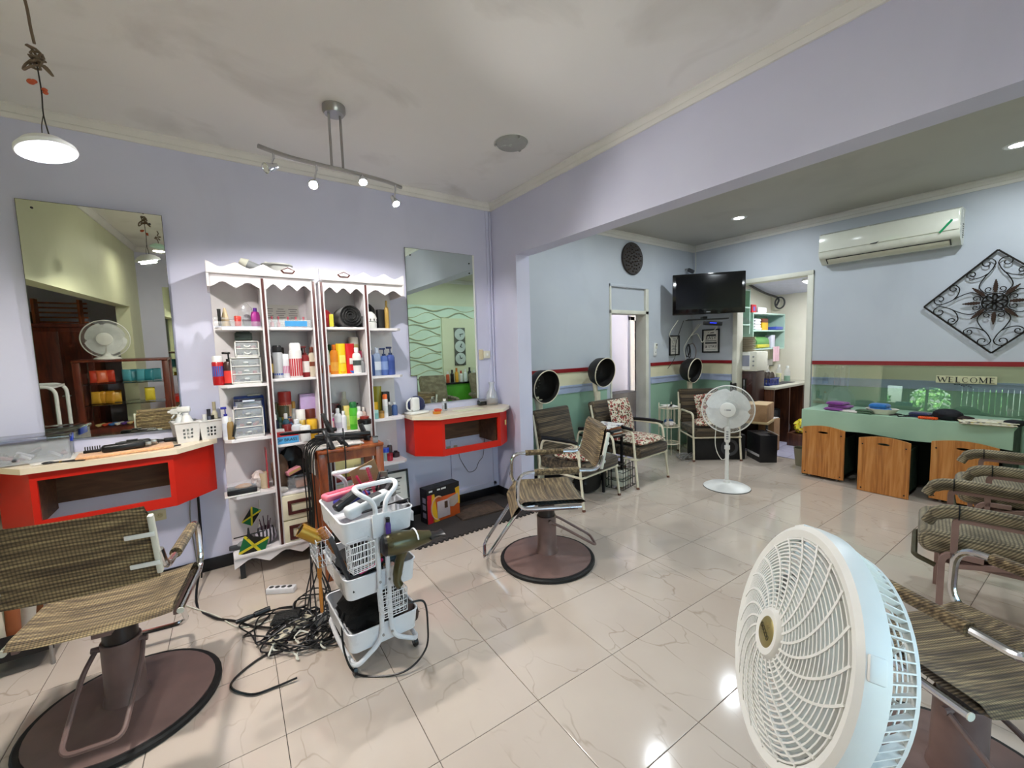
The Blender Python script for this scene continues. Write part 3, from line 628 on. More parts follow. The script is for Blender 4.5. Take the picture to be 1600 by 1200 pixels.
van2 = vanity('red_vanity', 'red wall-hung vanity in the corner with a glass jar on its top', [(1.302, 3.53), (1.306, 3.31), (1.482, 3.14), (2.11, 3.133), (2.26, 3.25), (2.288, 3.29), (2.288, 3.53)], ZV, .597, 2)
p = atX(795, 666, 2.15)
o = MB(TM((2.178-1.302, 3.205-YA-.004, .80), rz=38)).box((0, 0, 0), (.035, .003, .045)).obj('sticky_note', mat('yellow note', 'd9d488', .7), van2)
# outlets and plates under the vanities
def outlet(label, x, z, name='wall_outlet', col='c9bf9a', w=.115, hh=.07):
    e = thing(name, label, 'outlet', (x, YA, z)); MB().box((0, -.004, 0), (w, .008, hh), b=.003).obj('cover_plate', mat('outlet '+col, col, .4), e)
    mb = MB()
    for s in (-.026, .026):
        mb.cyl((s, -.0085, 0), (s, -.0075, 0), .017, n=14)
    mb.obj('socket', mat('socket face', 'b9ad85', .4), e); mb = MB()
    for s in (-.026, .026): mb.box((s-.006, -.0095, .003), (.002, .001, .009)).box((s+.006, -.0095, .003), (.002, .001, .009))
    mb.obj('slot', M_BLACK, e); return e
p = atY(242, 806, YA); outlet('cream double power outlet under the vanity holding the clippers', p.x, p.z)
p = atY(706, 702, YA); e = outlet('grey double power outlet under the corner vanity', p.x, p.z, col='a79f8c')
MB().tube(bez([(.02, -.01, 0), (.05, -.03, -.02), (.07, -.03, -.1), (.13, -.02, -.2), (.17, -.02, -.25), (.24, -.02, -.24), (.28, -.02, -.17), (.33, -.02, -.12), (.35, -.02, .0), (.37, -.01, .1)], 6), .0022, 5).obj('thin_wire', M_BLACK, e)
# switch plate above the corner vanity
sw = thing('light_switch', 'cream and white double switch plate beside the notched mirror', 'switch', (2.165, YA, 1.435))
MB().box((-.03, -.006, 0), (.045, .012, .1), b=.004).obj('cream_plate', mat('switch cream', 'd3c6a4', .4), sw); MB().box((.03, -.013, 0), (.07, .026, .075), b=.005).obj('white_box', M_WHITE2, sw); MB().box((.03, -.027, .0), (.02, .004, .022), b=.002).obj('rocker', M_WHITE, sw)
# cable trunking in the corner, and an access panel below the vanity
tr = struct(MB().bb((2.235, YA-.012, .93), (2.262, YA, ZC-.07), .003).bb((2.272, YA-.016, .93), (2.290, YA, ZC-.07), .003).obj('trim_12', M_WALL))
pn = struct(link('trim_13', None), 'painted access panel under the corner vanity')
x0, x1, z0, z1 = 1.76, 2.26, .11, .63
MB().bb((x0, YA-.012, z0), (x0+.03, YA, z1)).bb((x1-.03, YA-.012, z0), (x1, YA, z1)).bb((x0, YA-.012, z0), (x1, YA, z0+.03)).obj('panel_frame', M_WALL, pn); MB().bb((x0+.03, YA-.005, z0+.03), (x1-.03, YA, z1)).obj('panel_board', M_WALL, pn)
pn = struct(link('trim_14', None)); MB().bb((-.20, YA-.012, .09), (-.16, YA, .66)).bb((-.2, YA-.01, .6), (-.03, YA, .63)).obj('panel_frame', M_WALL, pn)
# ================================================================== DISPLAY CABINETS
def scallop(L, n, amp, z, up=1, pts=8):
    """wavy edge with pointed cusps along 0..L"""
    out = []
    for i in range(n*pts+1):
        t = i/(n*pts); k = (t*n) % 1; out.append((t*L, z+up*amp*(abs(sin(pi*k))**.8*(1-.35*cos(2*pi*k)) if i < n*pts else 0)))
    return out
FY = 3.25
def cabinet(label, x0, sg, zo, zi, mirror_grp):
    """one of the twin units; u runs from the open outer side (0) to the inner side; zo, zi: shelf heights outside and inside"""
    e = thing('display_cabinet', label, 'cabinet', (x0, 0, 0)); e.scale = (1, 1, 1); Uo, U1 = .275, .606; X = lambda u: sg*u
    def bx(nm, u0, u1, y0, y1, z0, z1, m, par=None, b=.003): return MB().bb((X(u0), y0, z0), (X(u1), y1, z1), b).obj(nm, m, par or e)
    bx('back_panel', .0, U1, YA-.012, YA-.003, .12, 2.0, M_WPAINT)
    for u in (Uo, U1-.022): bx('divider', u, u+.022, FY, YA-.012, .12, 1.99, M_WPAINT)
    for u in (Uo, U1-.022):
        s = MB().bb((X(u-.006), FY-.014, .14), (X(u+.028), FY, 2.0), .002).obj('pilaster', M_WPAINT, e); MB().bb((X(u+.003), FY-.019, .15), (X(u+.019), FY-.013, 1.995), .002).obj('maroon_strip', M_MAROON, s)
    ch = .045
    for z in zo:
        pl = [(X(Uo), FY+.005), (X(ch), FY+.005), (X(.008), FY+ch), (X(.008), YA-.012), (X(Uo), YA-.012)]
        MB().prism(pl, z-.018, z).obj('shelf', M_WPAINT, e)
    for z in zi: bx('shelf', Uo+.022, U1-.022, FY+.005, YA-.012, z-.018, z, M_WPAINT)
    # drawers
    bx('drawer_deck', Uo+.022, U1-.022, FY+.004, YA-.012, .505, .52, M_WPAINT)
    for z0, z1 in ((.15, .325), (.332, .502)):
        d = bx('drawer', Uo+.024, U1-.024, FY-.012, YA-.05, z0, z1, M_CREAM2); u0, u1, a, b = Uo+.06, U1-.06, z0+.035, z1-.035; w = .022
        fr = MB()
        for p, q, r, s in ((u0, u1, a, a+w), (u0, u1, b-w, b), (u0, u0+w, a+w, b-w), (u1-w, u1, a+w, b-w)): fr.bb((X(p), FY-.02, r), (X(q), FY-.011, s), .002)
        fr.obj('drawer_moulding', M_MAROON, d)
    # plinth with scalloped apron
    n = 40; L = U1; low = [(X(u), z) for u, z in scallop(L, 3, .035, .085, 1)]
    pl = low+[(X(L), .165), (X(0), .165)]; S = Matrix(((1, 0, 0, 0), (0, 0, 1, FY-.02), (0, 1, 0, 0), (0, 0, 0, 1)))
    MB().prism(pl, 0, .02, S).obj('plinth_apron', M_WPAINT, e); MB().bb((X(0), FY-.03, .15), (X(U1), YA-.01, .172), .006).obj('plinth_top', M_WPAINT, e)
    for ua, ya in ((.02, YA-.06), (U1-.05, YA-.06), (.03, FY), (U1-.05, FY)): MB().bb((X(ua), ya, 0), (X(ua+.03), ya+.03, .15)).obj('foot', M_BLACK, e)
    # valance and crown
    for u0, u1, n in ((0.0, Uo, 2), (Uo+.028, U1-.022, 3)):
        low = [(X(u0+u), z) for u, z in scallop(u1-u0, n, .028, 1.925, 1)]; S = Matrix(((1, 0, 0, 0), (0, 0, 1, FY-.012), (0, 1, 0, 0), (0, 0, 0, 1)))
        MB().prism(low+[(X(u1), 2.03), (X(u0), 2.03)], 0, .014, S).obj('valance', M_WPAINT, e)
    top = [(X(u-.012), z) for u, z in scallop(U1+.012, 4, .026, 2.085, -1)][::-1]; S = Matrix(((1, 0, 0, 0), (0, 0, 1, FY-.03), (0, 1, 0, 0), (0, 0, 0, 1)))
    MB().prism([(X(-.012), 2.015), (X(U1), 2.015)]+top, 0, .016, S).obj('crown_board', M_WPAINT, e)
    MB().bb((X(-.014), FY-.036, 2.008), (X(U1), FY-.012, 2.026), .005).bb((X(-.014), FY-.03, 1.925), (X(0), YA, 2.07), .003).obj('crown_bead', M_WPAINT, e)
    bx('roof_board', 0, U1, FY-.01, YA-.005, 1.992, 2.008, M_WPAINT)
    um = (Uo+U1)/2; S = Matrix(((1, 0, 0, X(um)), (0, 0, 1, FY-.037), (0, 1, 0, 2.055), (0, 0, 0, 1)))
    MB().prism([(-.045, .0), (-.03, -.018), (.03, -.018), (.045, 0), (0, .022)], 0, .006, S).obj('crown_ornament', M_MAROON, e); MB().prism([(-.034, .0), (-.024, -.012), (.024, -.012), (.034, 0), (0, .014)], -.003, .004, S).obj('ornament_inlay', M_WPAINT, e)
    return e
ZO1, ZI1 = (1.675, 1.302, .94, .56), (1.676, 1.325, .868)
ZO2, ZI2 = (1.674, 1.302, .962, .60), (1.68, 1.333, .90)
cabinet('white shelf cabinet with maroon strips beside the brush vanity', .004, 1, ZO1, ZI1, 0)
cabinet('white shelf cabinet with maroon strips beside the corner vanity', 1.246, -1, ZO2, ZI2, 0)

# ------------------------------------------------------------------ things on the shelves
PM = {}
def cm(c, rough=.35, clear=False):
    k = (c, rough, clear)
    if k not in PM: PM[k] = m_glass('clear tint '+c, c, .08, .08) if clear else mat('moulded plastic %s %.2f' % (c, rough), c, rough, 0., .05, 25., coat=.1)
    return PM[k]
def item(kind, label, px, top, w, Y, z, body, cap='ffffff', band=None, cat='bottle', name=None, group='hair products on the display shelves', clear=False, dx=0., dz=0.):
    p0 = atY(px, top, Y); d = depth(p0); x = p0.x+dx; H_ = max(.03, p0.z-z); r = w/2*d/CAM_F; z += .0005
    B, C = cm(body, clear=clear), cm(cap or 'ffffff')
    nm = name or {'b': 'shampoo_bottle', 'c': 'spray_can', 'p': 'pump_bottle', 'j': 'cream_jar', 't': 'squeeze_tube', 'x': 'product_box', 'f': 'flat_bottle'}[kind]
    e = thing(nm, label, cat, (x, Y, z), random.uniform(-20, 20), group)
    if kind == 'b':
        MB().lathe([(0, 0), (r*.92, 0), (r, .006), (r, H_*.66), (r*.85, H_*.74), (r*.42, H_*.8), (r*.4, H_*.83), (0, H_*.83)], 16).obj('bottle_body', B, e)
        MB().lathe([(r*.5, H_*.81), (r*.5, H_*.97), (r*.4, H_), (0, H_)], 14).obj('cap', C, e)
    elif kind == 'f':
        sx = Matrix.Diagonal((1, .55, 1, 1)); e.rotation_euler[2] = R(random.uniform(-8, 8))
        MB(sx).lathe([(0, 0), (r*.95, 0), (r, .008), (r*.98, H_*.6), (r*.8, H_*.76), (r*.4, H_*.82), (0, H_*.82)], 18).obj('bottle_body', B, e)
        MB().lathe([(r*.42, H_*.8), (r*.42, H_*.98), (0, H_)], 14).obj('cap', C, e)
    elif kind == 'c':
        MB().lathe([(0, 0), (r*.97, 0), (r, .004), (r, H_*.76), (r*.9, H_*.79), (0, H_*.79)], 18).obj('can_body', B, e)
        MB().lathe([(r*.9, H_*.775), (r*.9, H_*.95), (r*.7, H_), (0, H_)], 18).obj('cap', C, e)
    elif kind == 'p':
        MB().lathe([(0, 0), (r*.95, 0), (r, .006), (r, H_*.6), (r*.8, H_*.68), (r*.4, H_*.71), (0, H_*.71)], 16).obj('bottle_body', B, e)
        MB().cyl((0, 0, H_*.7), (0, 0, H_*.77), r*.45, n=12).cyl((0, 0, H_*.77), (0, 0, H_*.93), r*.14, n=8).box((-r*.35, 0, H_*.95), (r*1.4, r*.45, H_*.07), b=r*.12).obj('pump_head', C, e)
    elif kind == 'j':
        MB().lathe([(0, 0), (r*.96, 0), (r, .004), (r, H_*.66), (r*.94, H_*.7), (0, H_*.7)], 18).obj('jar_body', B, e); MB().lathe([(r*1.03, H_*.68), (r*1.03, H_*.97), (r*.97, H_), (0, H_)], 18).obj('lid', C, e)
    elif kind == 't':
        def tb(u, v): a = 2*pi*u; k = 1-.72*v; return V((r*cos(a)*(1 if v < .95 else 1.02), r*sin(a)*k*.8, .02+H_*v*.98-.02))
        MB().grid(tb, 14, 6, cu=True).obj('tube_body', B, e); MB().lathe([(0, 0), (r*.8, 0), (r*.85, .02), (0, .022)], 14).obj('cap', C, e)
    elif kind == 'x':
        MB().box((0, 0, H_/2), (2*r, min(2*r, .07), H_), b=.002).obj('carton', B, e); e.rotation_euler[2] = 0
    if band:
        f0, f1, bc = band
        if kind in 'bcjp': MB().lathe([(r*1.004, H_*f0), (r*1.01, H_*f0), (r*1.01, H_*f1), (r*1.004, H_*f1)], 16).obj('printed_label', cm(bc), e)
        elif kind == 'x': MB().box((0, -min(r, .035)-.0006, H_*(f0+f1)/2), (1.7*r, .001, H_*(f1-f0))).obj('printed_label', cm(bc), e)
        elif kind == 'f': MB(Matrix.Diagonal((1, .55, 1, 1))).lathe([(r*1.0, H_*f0), (r*1.02, H_*f0), (r*1.02, H_*f1), (r, H_*f1)], 18).obj('printed_label', cm(bc), e)
        elif kind == 't':
            MB().box((0, -r*.62, H_*(f0+f1)/2), (1.2*r, .004, H_*(f1-f0)), b=.001).obj('printed_label', cm(bc), e)
    return e, H_, r
A, Bk = 3.325, 3.43      # front and back rows
# second shelf of the outer bay by the brush vanity
item('c', 'red spray canister with a pale top beside the clear drawer tower', 339, 556, 16, 3.34, 1.302, 'a8121a', 'dcdcdc', (.3, .65, '2a59a8'), 'spray can')
item('p', 'black-capped bottle with a red and yellow label beside the drawer tower', 356, 549, 16, 3.33, 1.302, '3b2420', '121212', (.05, .42, 'd8403a'))
# second shelf, bay of the first cabinet
item('b', 'dark amber bottle beside the tall silver can', 420, 545, 10, A, 1.325, '2a2119', '15120f', (.2, .5, 'b49b54'))
item('c', 'silver spray can with a black nozzle and blue stripe', 432, 540, 15, A, 1.325, 'b4b7bb', '17171a', (.1, .16, '2a4f9c'), 'spray can')
item('b', 'brown bottle standing behind the silver spray can', 440, 543, 12, Bk, 1.325, '54463a', '2c2219')
item('c', 'pale grey bottle with a lilac label beside the big hairspray', 446, 553, 13, A, 1.325, 'c9cbd0', 'd7d9dc', (.2, .5, 'c07f9e'), 'spray can')
item('c', 'large white and red hairspray can', 460, 536, 18, 3.3, 1.325, 'd8d6d6', 'e9e9e9', (.05, .55, 'c2303a'), 'spray can')
item('p', 'maroon pump bottle with a white label', 475, 540, 13, A, 1.325, '7c1c20', '5c1216', (.15, .5, 'dcdad8'))
item('b', 'cream bottle with a brown cap beside the maroon pump bottle', 486, 542, 11, A, 1.325, 'd8cdb8', '6e2c18', (.35, .5, '7a3b22'))
item('b', 'black bottle standing behind the maroon pump bottle', 469, 541, 13, Bk, 1.325, '201d20', '141414')
# second shelf, bay of the second cabinet
item('f', 'frosted bottle with a green tint at the end of the bright row', 507, 536, 13, A, 1.333, 'bfcabb', '1b1b1d', (.05, .3, 'cf6a2c'))
item('f', 'dark green bottle behind the frosted bottle', 514, 538, 13, 3.4, 1.333, '2f7a3c', '1f5a2d')
item('f', 'orange bottle with an orange cap', 521, 538, 14, A, 1.333, 'e38a1f', 'd9741a', (.1, .4, 'e8a640'))
item('t', 'tall yellow squeeze tube standing on its cap', 532, 536, 15, A, 1.333, 'ecc61c', 'e0a512', (.35, .6, 'f2de6a'))
item('t', 'red squeeze tube with a blue base', 546, 536, 15, A, 1.333, 'c9141c', '2463b4', (.3, .5, 'e7e3de'))
item('b', 'small white bottle with black print beside the red tube', 556, 543, 13, 3.31, 1.333, 'e4e4e2', 'e9e9e9', (.3, .5, '3e4a48'))
item('j', 'magenta jar under a pale yellow jar', 557, 548, 18, Bk, 1.333, 'b02a52', '8f2445', cat='jar')
item('j', 'pale yellow jar stacked on the magenta jar', 552, 527, 14, Bk, 1.435, 'd9ce8e', 'dfdcd2', (.1, .6, 'cfc06a'), 'jar')
item('b', 'short silver bottle at the end of the bright row', 565, 559, 8, A, 1.333, '8c8e90', 'a9abad')
for k, (px, tp, c, l) in enumerate([(578, 546, '2b4374', 'navy blue bottle beside the maroon strip'), (588, 543, '8c9bb8', 'grey-blue bottle with a pale label between navy bottles'), (599, 543, '4a64a4', 'mid blue pump bottle with a black top'), (609, 541, '3a4f94', 'broad royal blue bottle at the open end of its shelf')]):
    item('p' if k > 1 else 'f', l, px, tp, 13, 3.34, 1.302, c, '1d2b52' if k != 1 else 'b9c4d6', (.2, .5, ['2b4374', 'd6dce6', '7f95c6', '33488a'][k]), name='conditioner_bottle')
# third shelf, bay of the first cabinet
item('j', 'red-lidded tub stacked on a yellow tub', 444, 612, 18, Bk, .985, 'b8402f', 'a5271f', (.15, .6, 'd2b48a'), 'jar')
item('j', 'yellow styling tub under the red-lidded tub', 444, 633, 19, Bk, .869, 'c4ae4a', '4f4a2c', (.1, .6, 'd8c44c'), 'jar')
item('b', 'clear bottle with a gold cap', 458, 627, 11, Bk, .869, 'c5c9cc', 'b58a3c', (.1, .4, 'e4e4e4'))
item('x', 'lilac carton with a purple shield', 480, 615, 23, Bk, .963, 'c3a8d8', cat='box')
item('j', 'brown jar under the lilac carton', 483, 638, 20, Bk, .869, '7c5340', '6b2c1e', (.1, .6, 'd6ccc0'), 'jar')
item('j', 'white jar with a yellow label beside the gold-capped bottle', 469, 640, 13, 3.37, .869, 'e6e2d6', 'ecebe6', (.1, .65, 'd8b51e'), 'jar')
item('b', 'olive bottle in the dark row behind the box with block lettering', 431, 629, 9, Bk, .869, '50553f', '5e5433'); item('b', 'grey bottle with a bronze cap behind the dark row', 437, 630, 12, 3.45, .869, '6d6a62', '6a5326')
item('b', 'teal bottle with a white cap', 446, 646, 11, 3.36, .869, '2f5566', 'e6e6e4', (.1, .35, '3f6f9a')); item('b', 'navy bottle with a white cap beside the teal bottle', 429, 648, 11, 3.36, .869, '26283c', 'e2e2df', (.1, .3, '4a3c78'))
item('b', 'dark green bottle between the navy and teal bottles', 437, 652, 12, 3.37, .869, '27382f', '2f4a3c'); item('b', 'clear squat bottle beside the white jar', 463, 655, 16, 3.31, .869, 'c9ced4', 'd6dade', clear=False); item('p', 'small blue pump bottle beside the clear squat bottle', 454, 650, 8, 3.35, .869, '4a6e9e', '2c3c5c')
item('j', 'white jar lying beside the box with block lettering', 476, 665, 15, 3.28, .869, 'dfe1e2', 'e9eaea', cat='jar'); item('j', 'yellow jar behind the hanging irons', 487, 655, 15, 3.33, .869, 'd4a521', 'e0b12a', cat='jar')
item('j', 'dark red jar behind the red box', 448, 663, 13, 3.33, .869, '5c1717', '701a1a', cat='jar')
e = thing('hair_dye_box', 'flat red and blue box printed with block lettering', 'box', (*atY(446, 688, 3.262).xy, .8695), 0); e.location.y = 3.262+.03
MB().box((0, 0, .04), (.17, .06, .08), b=.002).obj('carton', cm('b3121a'), e); MB().box((0, -.0306, .026), (.168, .001, .05)).obj('printed_band', cm('4f9fd6'), e)
text('TOP BRASS', .03, mat('print black', '101014', .5), e, TM((0, -.0318, .026), 90, 0, 0)); MB().box((-.03, .03, .05), (.1, .03, .1), b=.002).obj('second_carton', cm('dcdcd6'), e)
# third shelf, bay of the second cabinet
item('b', 'tall grey-white bottle standing behind the green bottle', 537, 612, 13, Bk, .901, 'bdbba9', 'c9c7ba', (.2, .4, 'a39f8c'))
item('x', 'maroon sachet pack behind the pink bottle', 518, 631, 20, 3.47, .901, '6c1f1d', '', (.2, .6, 'b89a5a'), 'box')
item('p', 'hot pink spray bottle', 520, 645, 9, 3.34, .901, 'd2348a', 'e7d8e0', (.1, .4, 'f07ab4')); item('b', 'slim white lotion bottle beside the pink spray bottle', 527, 638, 11, 3.31, .901, 'e5e4e8', 'ecebee', (.15, .4, 'cfc8d6')); item('b', 'short white bottle beside the cream carton', 536, 642, 9, 3.31, .901, 'e2dfe6', 'e8e6ea')
item('x', 'tall cream carton with dark print', 541, 634, 10, 3.34, .901, 'dcc56a', '', (.15, .6, 'e6d89a'), 'box'); item('c', 'bright green spray can', 551, 628, 12, 3.31, .901, '4fb52c', '1d6b34', (.2, .5, '82d24a'), 'spray can')
item('b', 'white bottle with a cream label beside the green can', 560, 635, 12, 3.31, .901, 'e6e0dc', 'ecebe9', (.15, .5, 'e0d39a')); item('b', 'pale pink bottle at the end of the white row', 567, 636, 9, 3.36, .901, 'd9bcb0', 'e6dcd6', (.2, .4, 'b4706a'))
item('b', 'black bottle behind the white lotion bottle', 530, 633, 13, Bk, .901, '1c1a1c', '121212'); item('p', 'black pump bottle behind the white row', 557, 629, 14, Bk, .901, '1d1f22', '141414')
item('t', 'pale pink squeeze tube in front of the pink spray bottle', 517, 658, 9, 3.29, .901, 'e2a9a4', 'd9d0cc')
# third shelf of the outer bay by the corner vanity
item('t', 'yellow-green squeeze tube standing at the back of its shelf', 588, 603, 14, 3.46, .99, 'b3a82c', '9c9222'); item('c', 'white spray bottle with an orange cap', 601, 616, 8, 3.33, .962, 'dfe0e0', 'e2682a', (.2, .5, 'c9d2d2'), 'spray can')
item('x', 'black carton behind the orange-capped spray', 602, 612, 10, 3.44, .962, '1b1c22', '', cat='box'); item('b', 'small blue bottle with a white cap', 616, 628, 9, 3.38, .962, '3f5a8e', 'dfe3e8'); item('b', 'small dark dropper bottle with a white nozzle', 608, 628, 6, 3.37, .962, '4a4a4a', 'e6e6e6')
item('j', 'small teal glass jar on the corner shelf', 587, 641, 8, 3.3, .962, '7fb5b0', 'a9cfc9', cat='jar'); item('j', 'amber jar beside the teal glass jar', 596, 642, 8, 3.31, .962, 'b98a44', '8e6a35', cat='jar'); item('t', 'small yellow tube beside the maroon strip', 586, 628, 9, 3.36, .962, 'd8aa1e', '30302c'); item('b', 'slim white bottle with a navy cap beside the maroon strip', 580, 617, 7, 3.34, .962, 'e0e2e4', '2a2458')
# fourth shelf of that bay
item('j', 'blue-lidded jar on the low corner shelf', 602, 700, 11, 3.36, .60, '8fa9a6', '2246b8', cat='jar'); item('p', 'white-nozzled bottle on the low corner shelf', 608, 686, 8, 3.4, .60, '4a3f42', 'e6e6e6'); item('j', 'small crimson jar on the low corner shelf', 609, 708, 9, 3.33, .60, 'b01c34', '8c1428', cat='jar')
item('b', 'dark bottle at the outer end of the low corner shelf', 618, 704, 12, 3.42, .60, '3a2c30', '2a2226')
# third shelf by the brush vanity
item('p', 'white lotion bottle with a blue pump', 351, 635, 11, 3.32, .94, 'dfe1e8', '2a2c92', (.1, .5, 'cfd3e2')); item('f', 'amber oil bottle beside the blue-pump lotion', 359, 652, 10, 3.3, .94, '8e7446', 'cfc8b4')

# ---- little plastic drawer towers
def tower(label, px0, px1, ptop, Y, z, n, frame, name='drawer_tower', ring=False):
    a, b = atY(px0, ptop, Y), atY(px1, ptop, Y); w = b.x-a.x; hh = a.z-z; e = thing(name, label, 'drawers', ((a.x+b.x)/2, Y, z+.0005)); D = .14; F = cm(frame)
    MB().bb((-w/2, 0, 0), (-w/2+.006, D, hh)).bb((w/2-.006, 0, 0), (w/2, D, hh)).bb((-w/2, 0, hh-.006), (w/2, D, hh)).bb((-w/2, 0, 0), (w/2, D, .008)).bb((-w/2, D-.005, 0), (w/2, D, hh)).obj('drawer_frame', F, e)
    for k in range(n):
        z0 = .01+(hh-.018)*k/n; z1 = .01+(hh-.018)*(k+1)/n-.004
        d = MB().bb((-w/2+.008, -.004, z0), (w/2-.008, .0, z1), .001).obj('drawer', M_CLEAR, e); MB().bb((-w/2+.008, .0, z0), (w/2-.008, D-.02, z0+.003)).bb((-w/2+.008, -.005, z0), (w/2-.008, .001, z0+.006)).obj('drawer_tray', F, d)
        rnd = random.Random(k+int(px0)); mb = MB()
        for j in range(4): mb.box((rnd.uniform(-w*.35, w*.35), rnd.uniform(.02, .1), z0+.013), (.025, .03, .018), TM(rz=0), b=.004)
        mb.obj('contents', cm(['6a5c6a', 'a8525c', '4d5a60', 'b9a0a8'][k % 4]), d)
        zc = (z0+z1)/2
        if ring: MB().tube([(.017*cos(t), -.014, zc-.012*abs(sin(t))+.006) for t in [pi*i/8 for i in range(9)]], .0035, 6).obj('handle', cm('eeeeea'), d)
        else: MB(Matrix.Diagonal((1, .5, .6, 1))).ball((0, -.012, zc/.6), (.016, .014, .012), 10, 7).obj('handle', cm('c9ccce'), d)
    return e
tower('large three-drawer clear plastic tower on the upper shelf', 359, 407, 559, 3.29, 1.302, 3, 'e3e2de')
tower('small two-drawer clear box with ring handles on top of the tower', 366, 404, 533, 3.3, 1.302+.176, 2, 'e6e6e2', 'drawer_box', True)
tower('three-drawer clear plastic tower on the middle shelf', 363, 411, 639, 3.285, .94, 3, 'e6e2df')
e = thing('card_case', 'dark green card case on top of the small drawer box', 'case', (*atY(381, 533, 3.33).xy, 1.302+.176+.114)); MB().box((0, .03, .026), (.1, .06, .052), b=.006).obj('case_body', cm('28332e'), e); MB().box((0, .03, .056), (.08, .05, .008), b=.003).obj('case_lid', cm('1e2723'), e)
p = atY(389, 637, 3.31); e = thing('clip_box', 'clear lidded box on top of the middle drawer tower', 'box', (p.x, 3.34, .94+.188)); MB().box((0, 0, .03), (.15, .1, .06), b=.006).obj('box_body', M_CLEAR, e); MB().box((0, 0, .066), (.165, .11, .012), b=.004).obj('lid', cm('aab4d8', clear=True), e); MB().box((0, 0, .018), (.12, .08, .028), b=.004).obj('contents', cm('5c5f78'), e); MB().box((0, -.056, .06), (.07, .006, .012), b=.002).obj('latch', cm('cfd6ea'), e)
e = thing('foam_pack', 'blue pack lying behind the clear lidded box', 'pack', (p.x+.01, 3.45, .94+.0005)); MB().box((0, 0, .135), (.18, .07, .27), b=.01).obj('pack_body', cm('2a4aa0'), e); MB().box((.03, -.02, .275), (.08, .05, .012), b=.004).obj('pack_top', cm('d7d3c4'), e)
p = atY(363, 640, 3.29); e = thing('black_comb', 'black tail comb leaning on the middle drawer tower', 'comb', (p.x-.012, 3.27, .941), rx=-8, ry=12)
MB().box((0, 0, .1), (.014, .006, .16), b=.003).box((.012, 0, .2), (.034, .005, .07), b=.003).obj('comb_body', M_BLACK, e)
# ---- top shelf things
p = atY(372, 507, 3.31); e = thing('makeup_tray', 'clear stepped tray holding brushes and a red pot', 'tray', (p.x, 3.32, 1.6755)); MB().box((0, 0, .02), (.26, .1, .04), b=.006).obj('tray_base', M_CLEAR, e); MB().box((-.03, .02, .06), (.2, .05, .012), b=.004).obj('tray_step', M_CLEAR, e); MB().bb((-.13, -.052, 0), (.13, -.046, .008)).obj('front_lip', cm('b9bcc6'), e)
item('j', 'red pot in the clear stepped tray', 371, 494, 9, 3.30, 1.683, 'c8342c', 'd8483c', cat='pot', name='lip_pot')
e = thing('makeup_brush', 'thick black makeup brush standing in the clear tray', 'brush', (*atY(343, 500, 3.31).xy, 1.683)); MB().cyl((0, 0, 0), (0, 0, .1), .008, .01).obj('handle', M_BLACK, e); MB().cyl((0, 0, .1), (0, 0, .112), .01, .011).obj('bristle_tip', cm('2a2a2a'), e)
e = thing('folded_fan', 'beige folded card cone behind the clear tray', 'card', (*atY(352, 500, 3.36).xy, 1.677)); MB().lathe([(0, 0), (.034, 0), (.006, .13), (0, .13)], 8).obj('card_cone', cm('cbb48c'), e)
def blobbag(name, label, c, r, m, seed, n=22, cat='bag', amp=.22, tip=.0):
    rnd = random.Random(seed); off = [(rnd.uniform(.5, 3), rnd.uniform(.5, 4), rnd.uniform(0, 6)) for _ in range(6)]
    def f(u, v):
        a, t = 2*pi*u, -pi/2+pi*v; k = 1+amp*sum(sin(o[0]*2*a//1*1.+o[1]*3*t+o[2]) for o in off)/6+amp*.5*sin(7*a+3*t)*cos(5*t)
        z = sin(t); kk = k*(1-tip*max(0, z)); return V((r[0]*cos(t)*cos(a)*kk, r[1]*cos(t)*sin(a)*kk, max(-r[2]*.92, r[2]*z*(1+.1*k))))
    e = thing(name, label, cat, c); o = MB().grid(f, n, 14, cu=True).obj('film', m, e, 20); o.location = (0, 0, r[2]*.92); return e
e = blobbag('plastic_bag', 'crumpled clear plastic bag beside the clear tray', (*atY(386, 500, 3.37).xy, 1.676), (.055, .05, .085), M_CLEAR, 3, tip=.5, amp=.4)
MB().ball((0, 0, .05), (.03, .03, .045), 8, 6).obj('bag_content', cm('8b8790'), e)
item('f', 'magenta and violet bottle leaning on the clear plastic bag', 398, 481, 13, 3.29, 1.676, 'a02a86', '5c2a8c')
p = atY(452, 510, 3.3); e = thing('tip_box', 'shallow clear box with a blue label and nail bottles', 'box', (p.x, 3.32, 1.6765)); MB().bb((-.14, -.05, 0), (.14, .06, .004)).bb((-.14, -.05, 0), (.14, -.047, .055)).bb((-.14, .057, 0), (.14, .06, .055)).bb((-.14, -.05, 0), (-.137, .06, .055)).bb((.137, -.05, 0), (.14, .06, .055)).obj('box_wall', M_CLEAR, e); MB().bb((-.03, -.052, .008), (.11, -.0505, .045)).obj('printed_label', cm('3f93cf'), e)
mb = MB()
for x in (-.1, -.06, 0., .05, .1): mb.lathe([(0, 0), (.012, 0), (.012, .035), (.005, .04), (.007, .075), (0, .078)], 10, c=(x, .02, .004))
mb.obj('nail_bottle', cm('b0505c'), e)
p = atY(440, 500, 3.5); e = thing('notice_sheet', 'printed notice sheets standing behind the clear nail box', 'paper', (p.x, 3.50, 1.677), rx=-6); MB().box((0, 0, .09), (.24, .002, .18)).obj('sheet', M_PAPER, e)
mb = MB(); 
for i in range(3):
    for j in range(9): mb.box((-.08+i*.08, -.0016, .02+j*.016), (.06 if (i+j) % 3 else .04, .0006, .005))
mb.obj('print_line', cm('8d8a88'), e)
e = blobbag('snack_bag', 'red net bag with a yellow tag on the top shelf', (*atY(509, 506, 3.34).xy, 1.681), (.045, .05, .065), cm('8e1e26'), 5); MB().box((.03, -.05, .05), (.03, .006, .09), b=.002).obj('tag', cm('d2cc3c'), e)
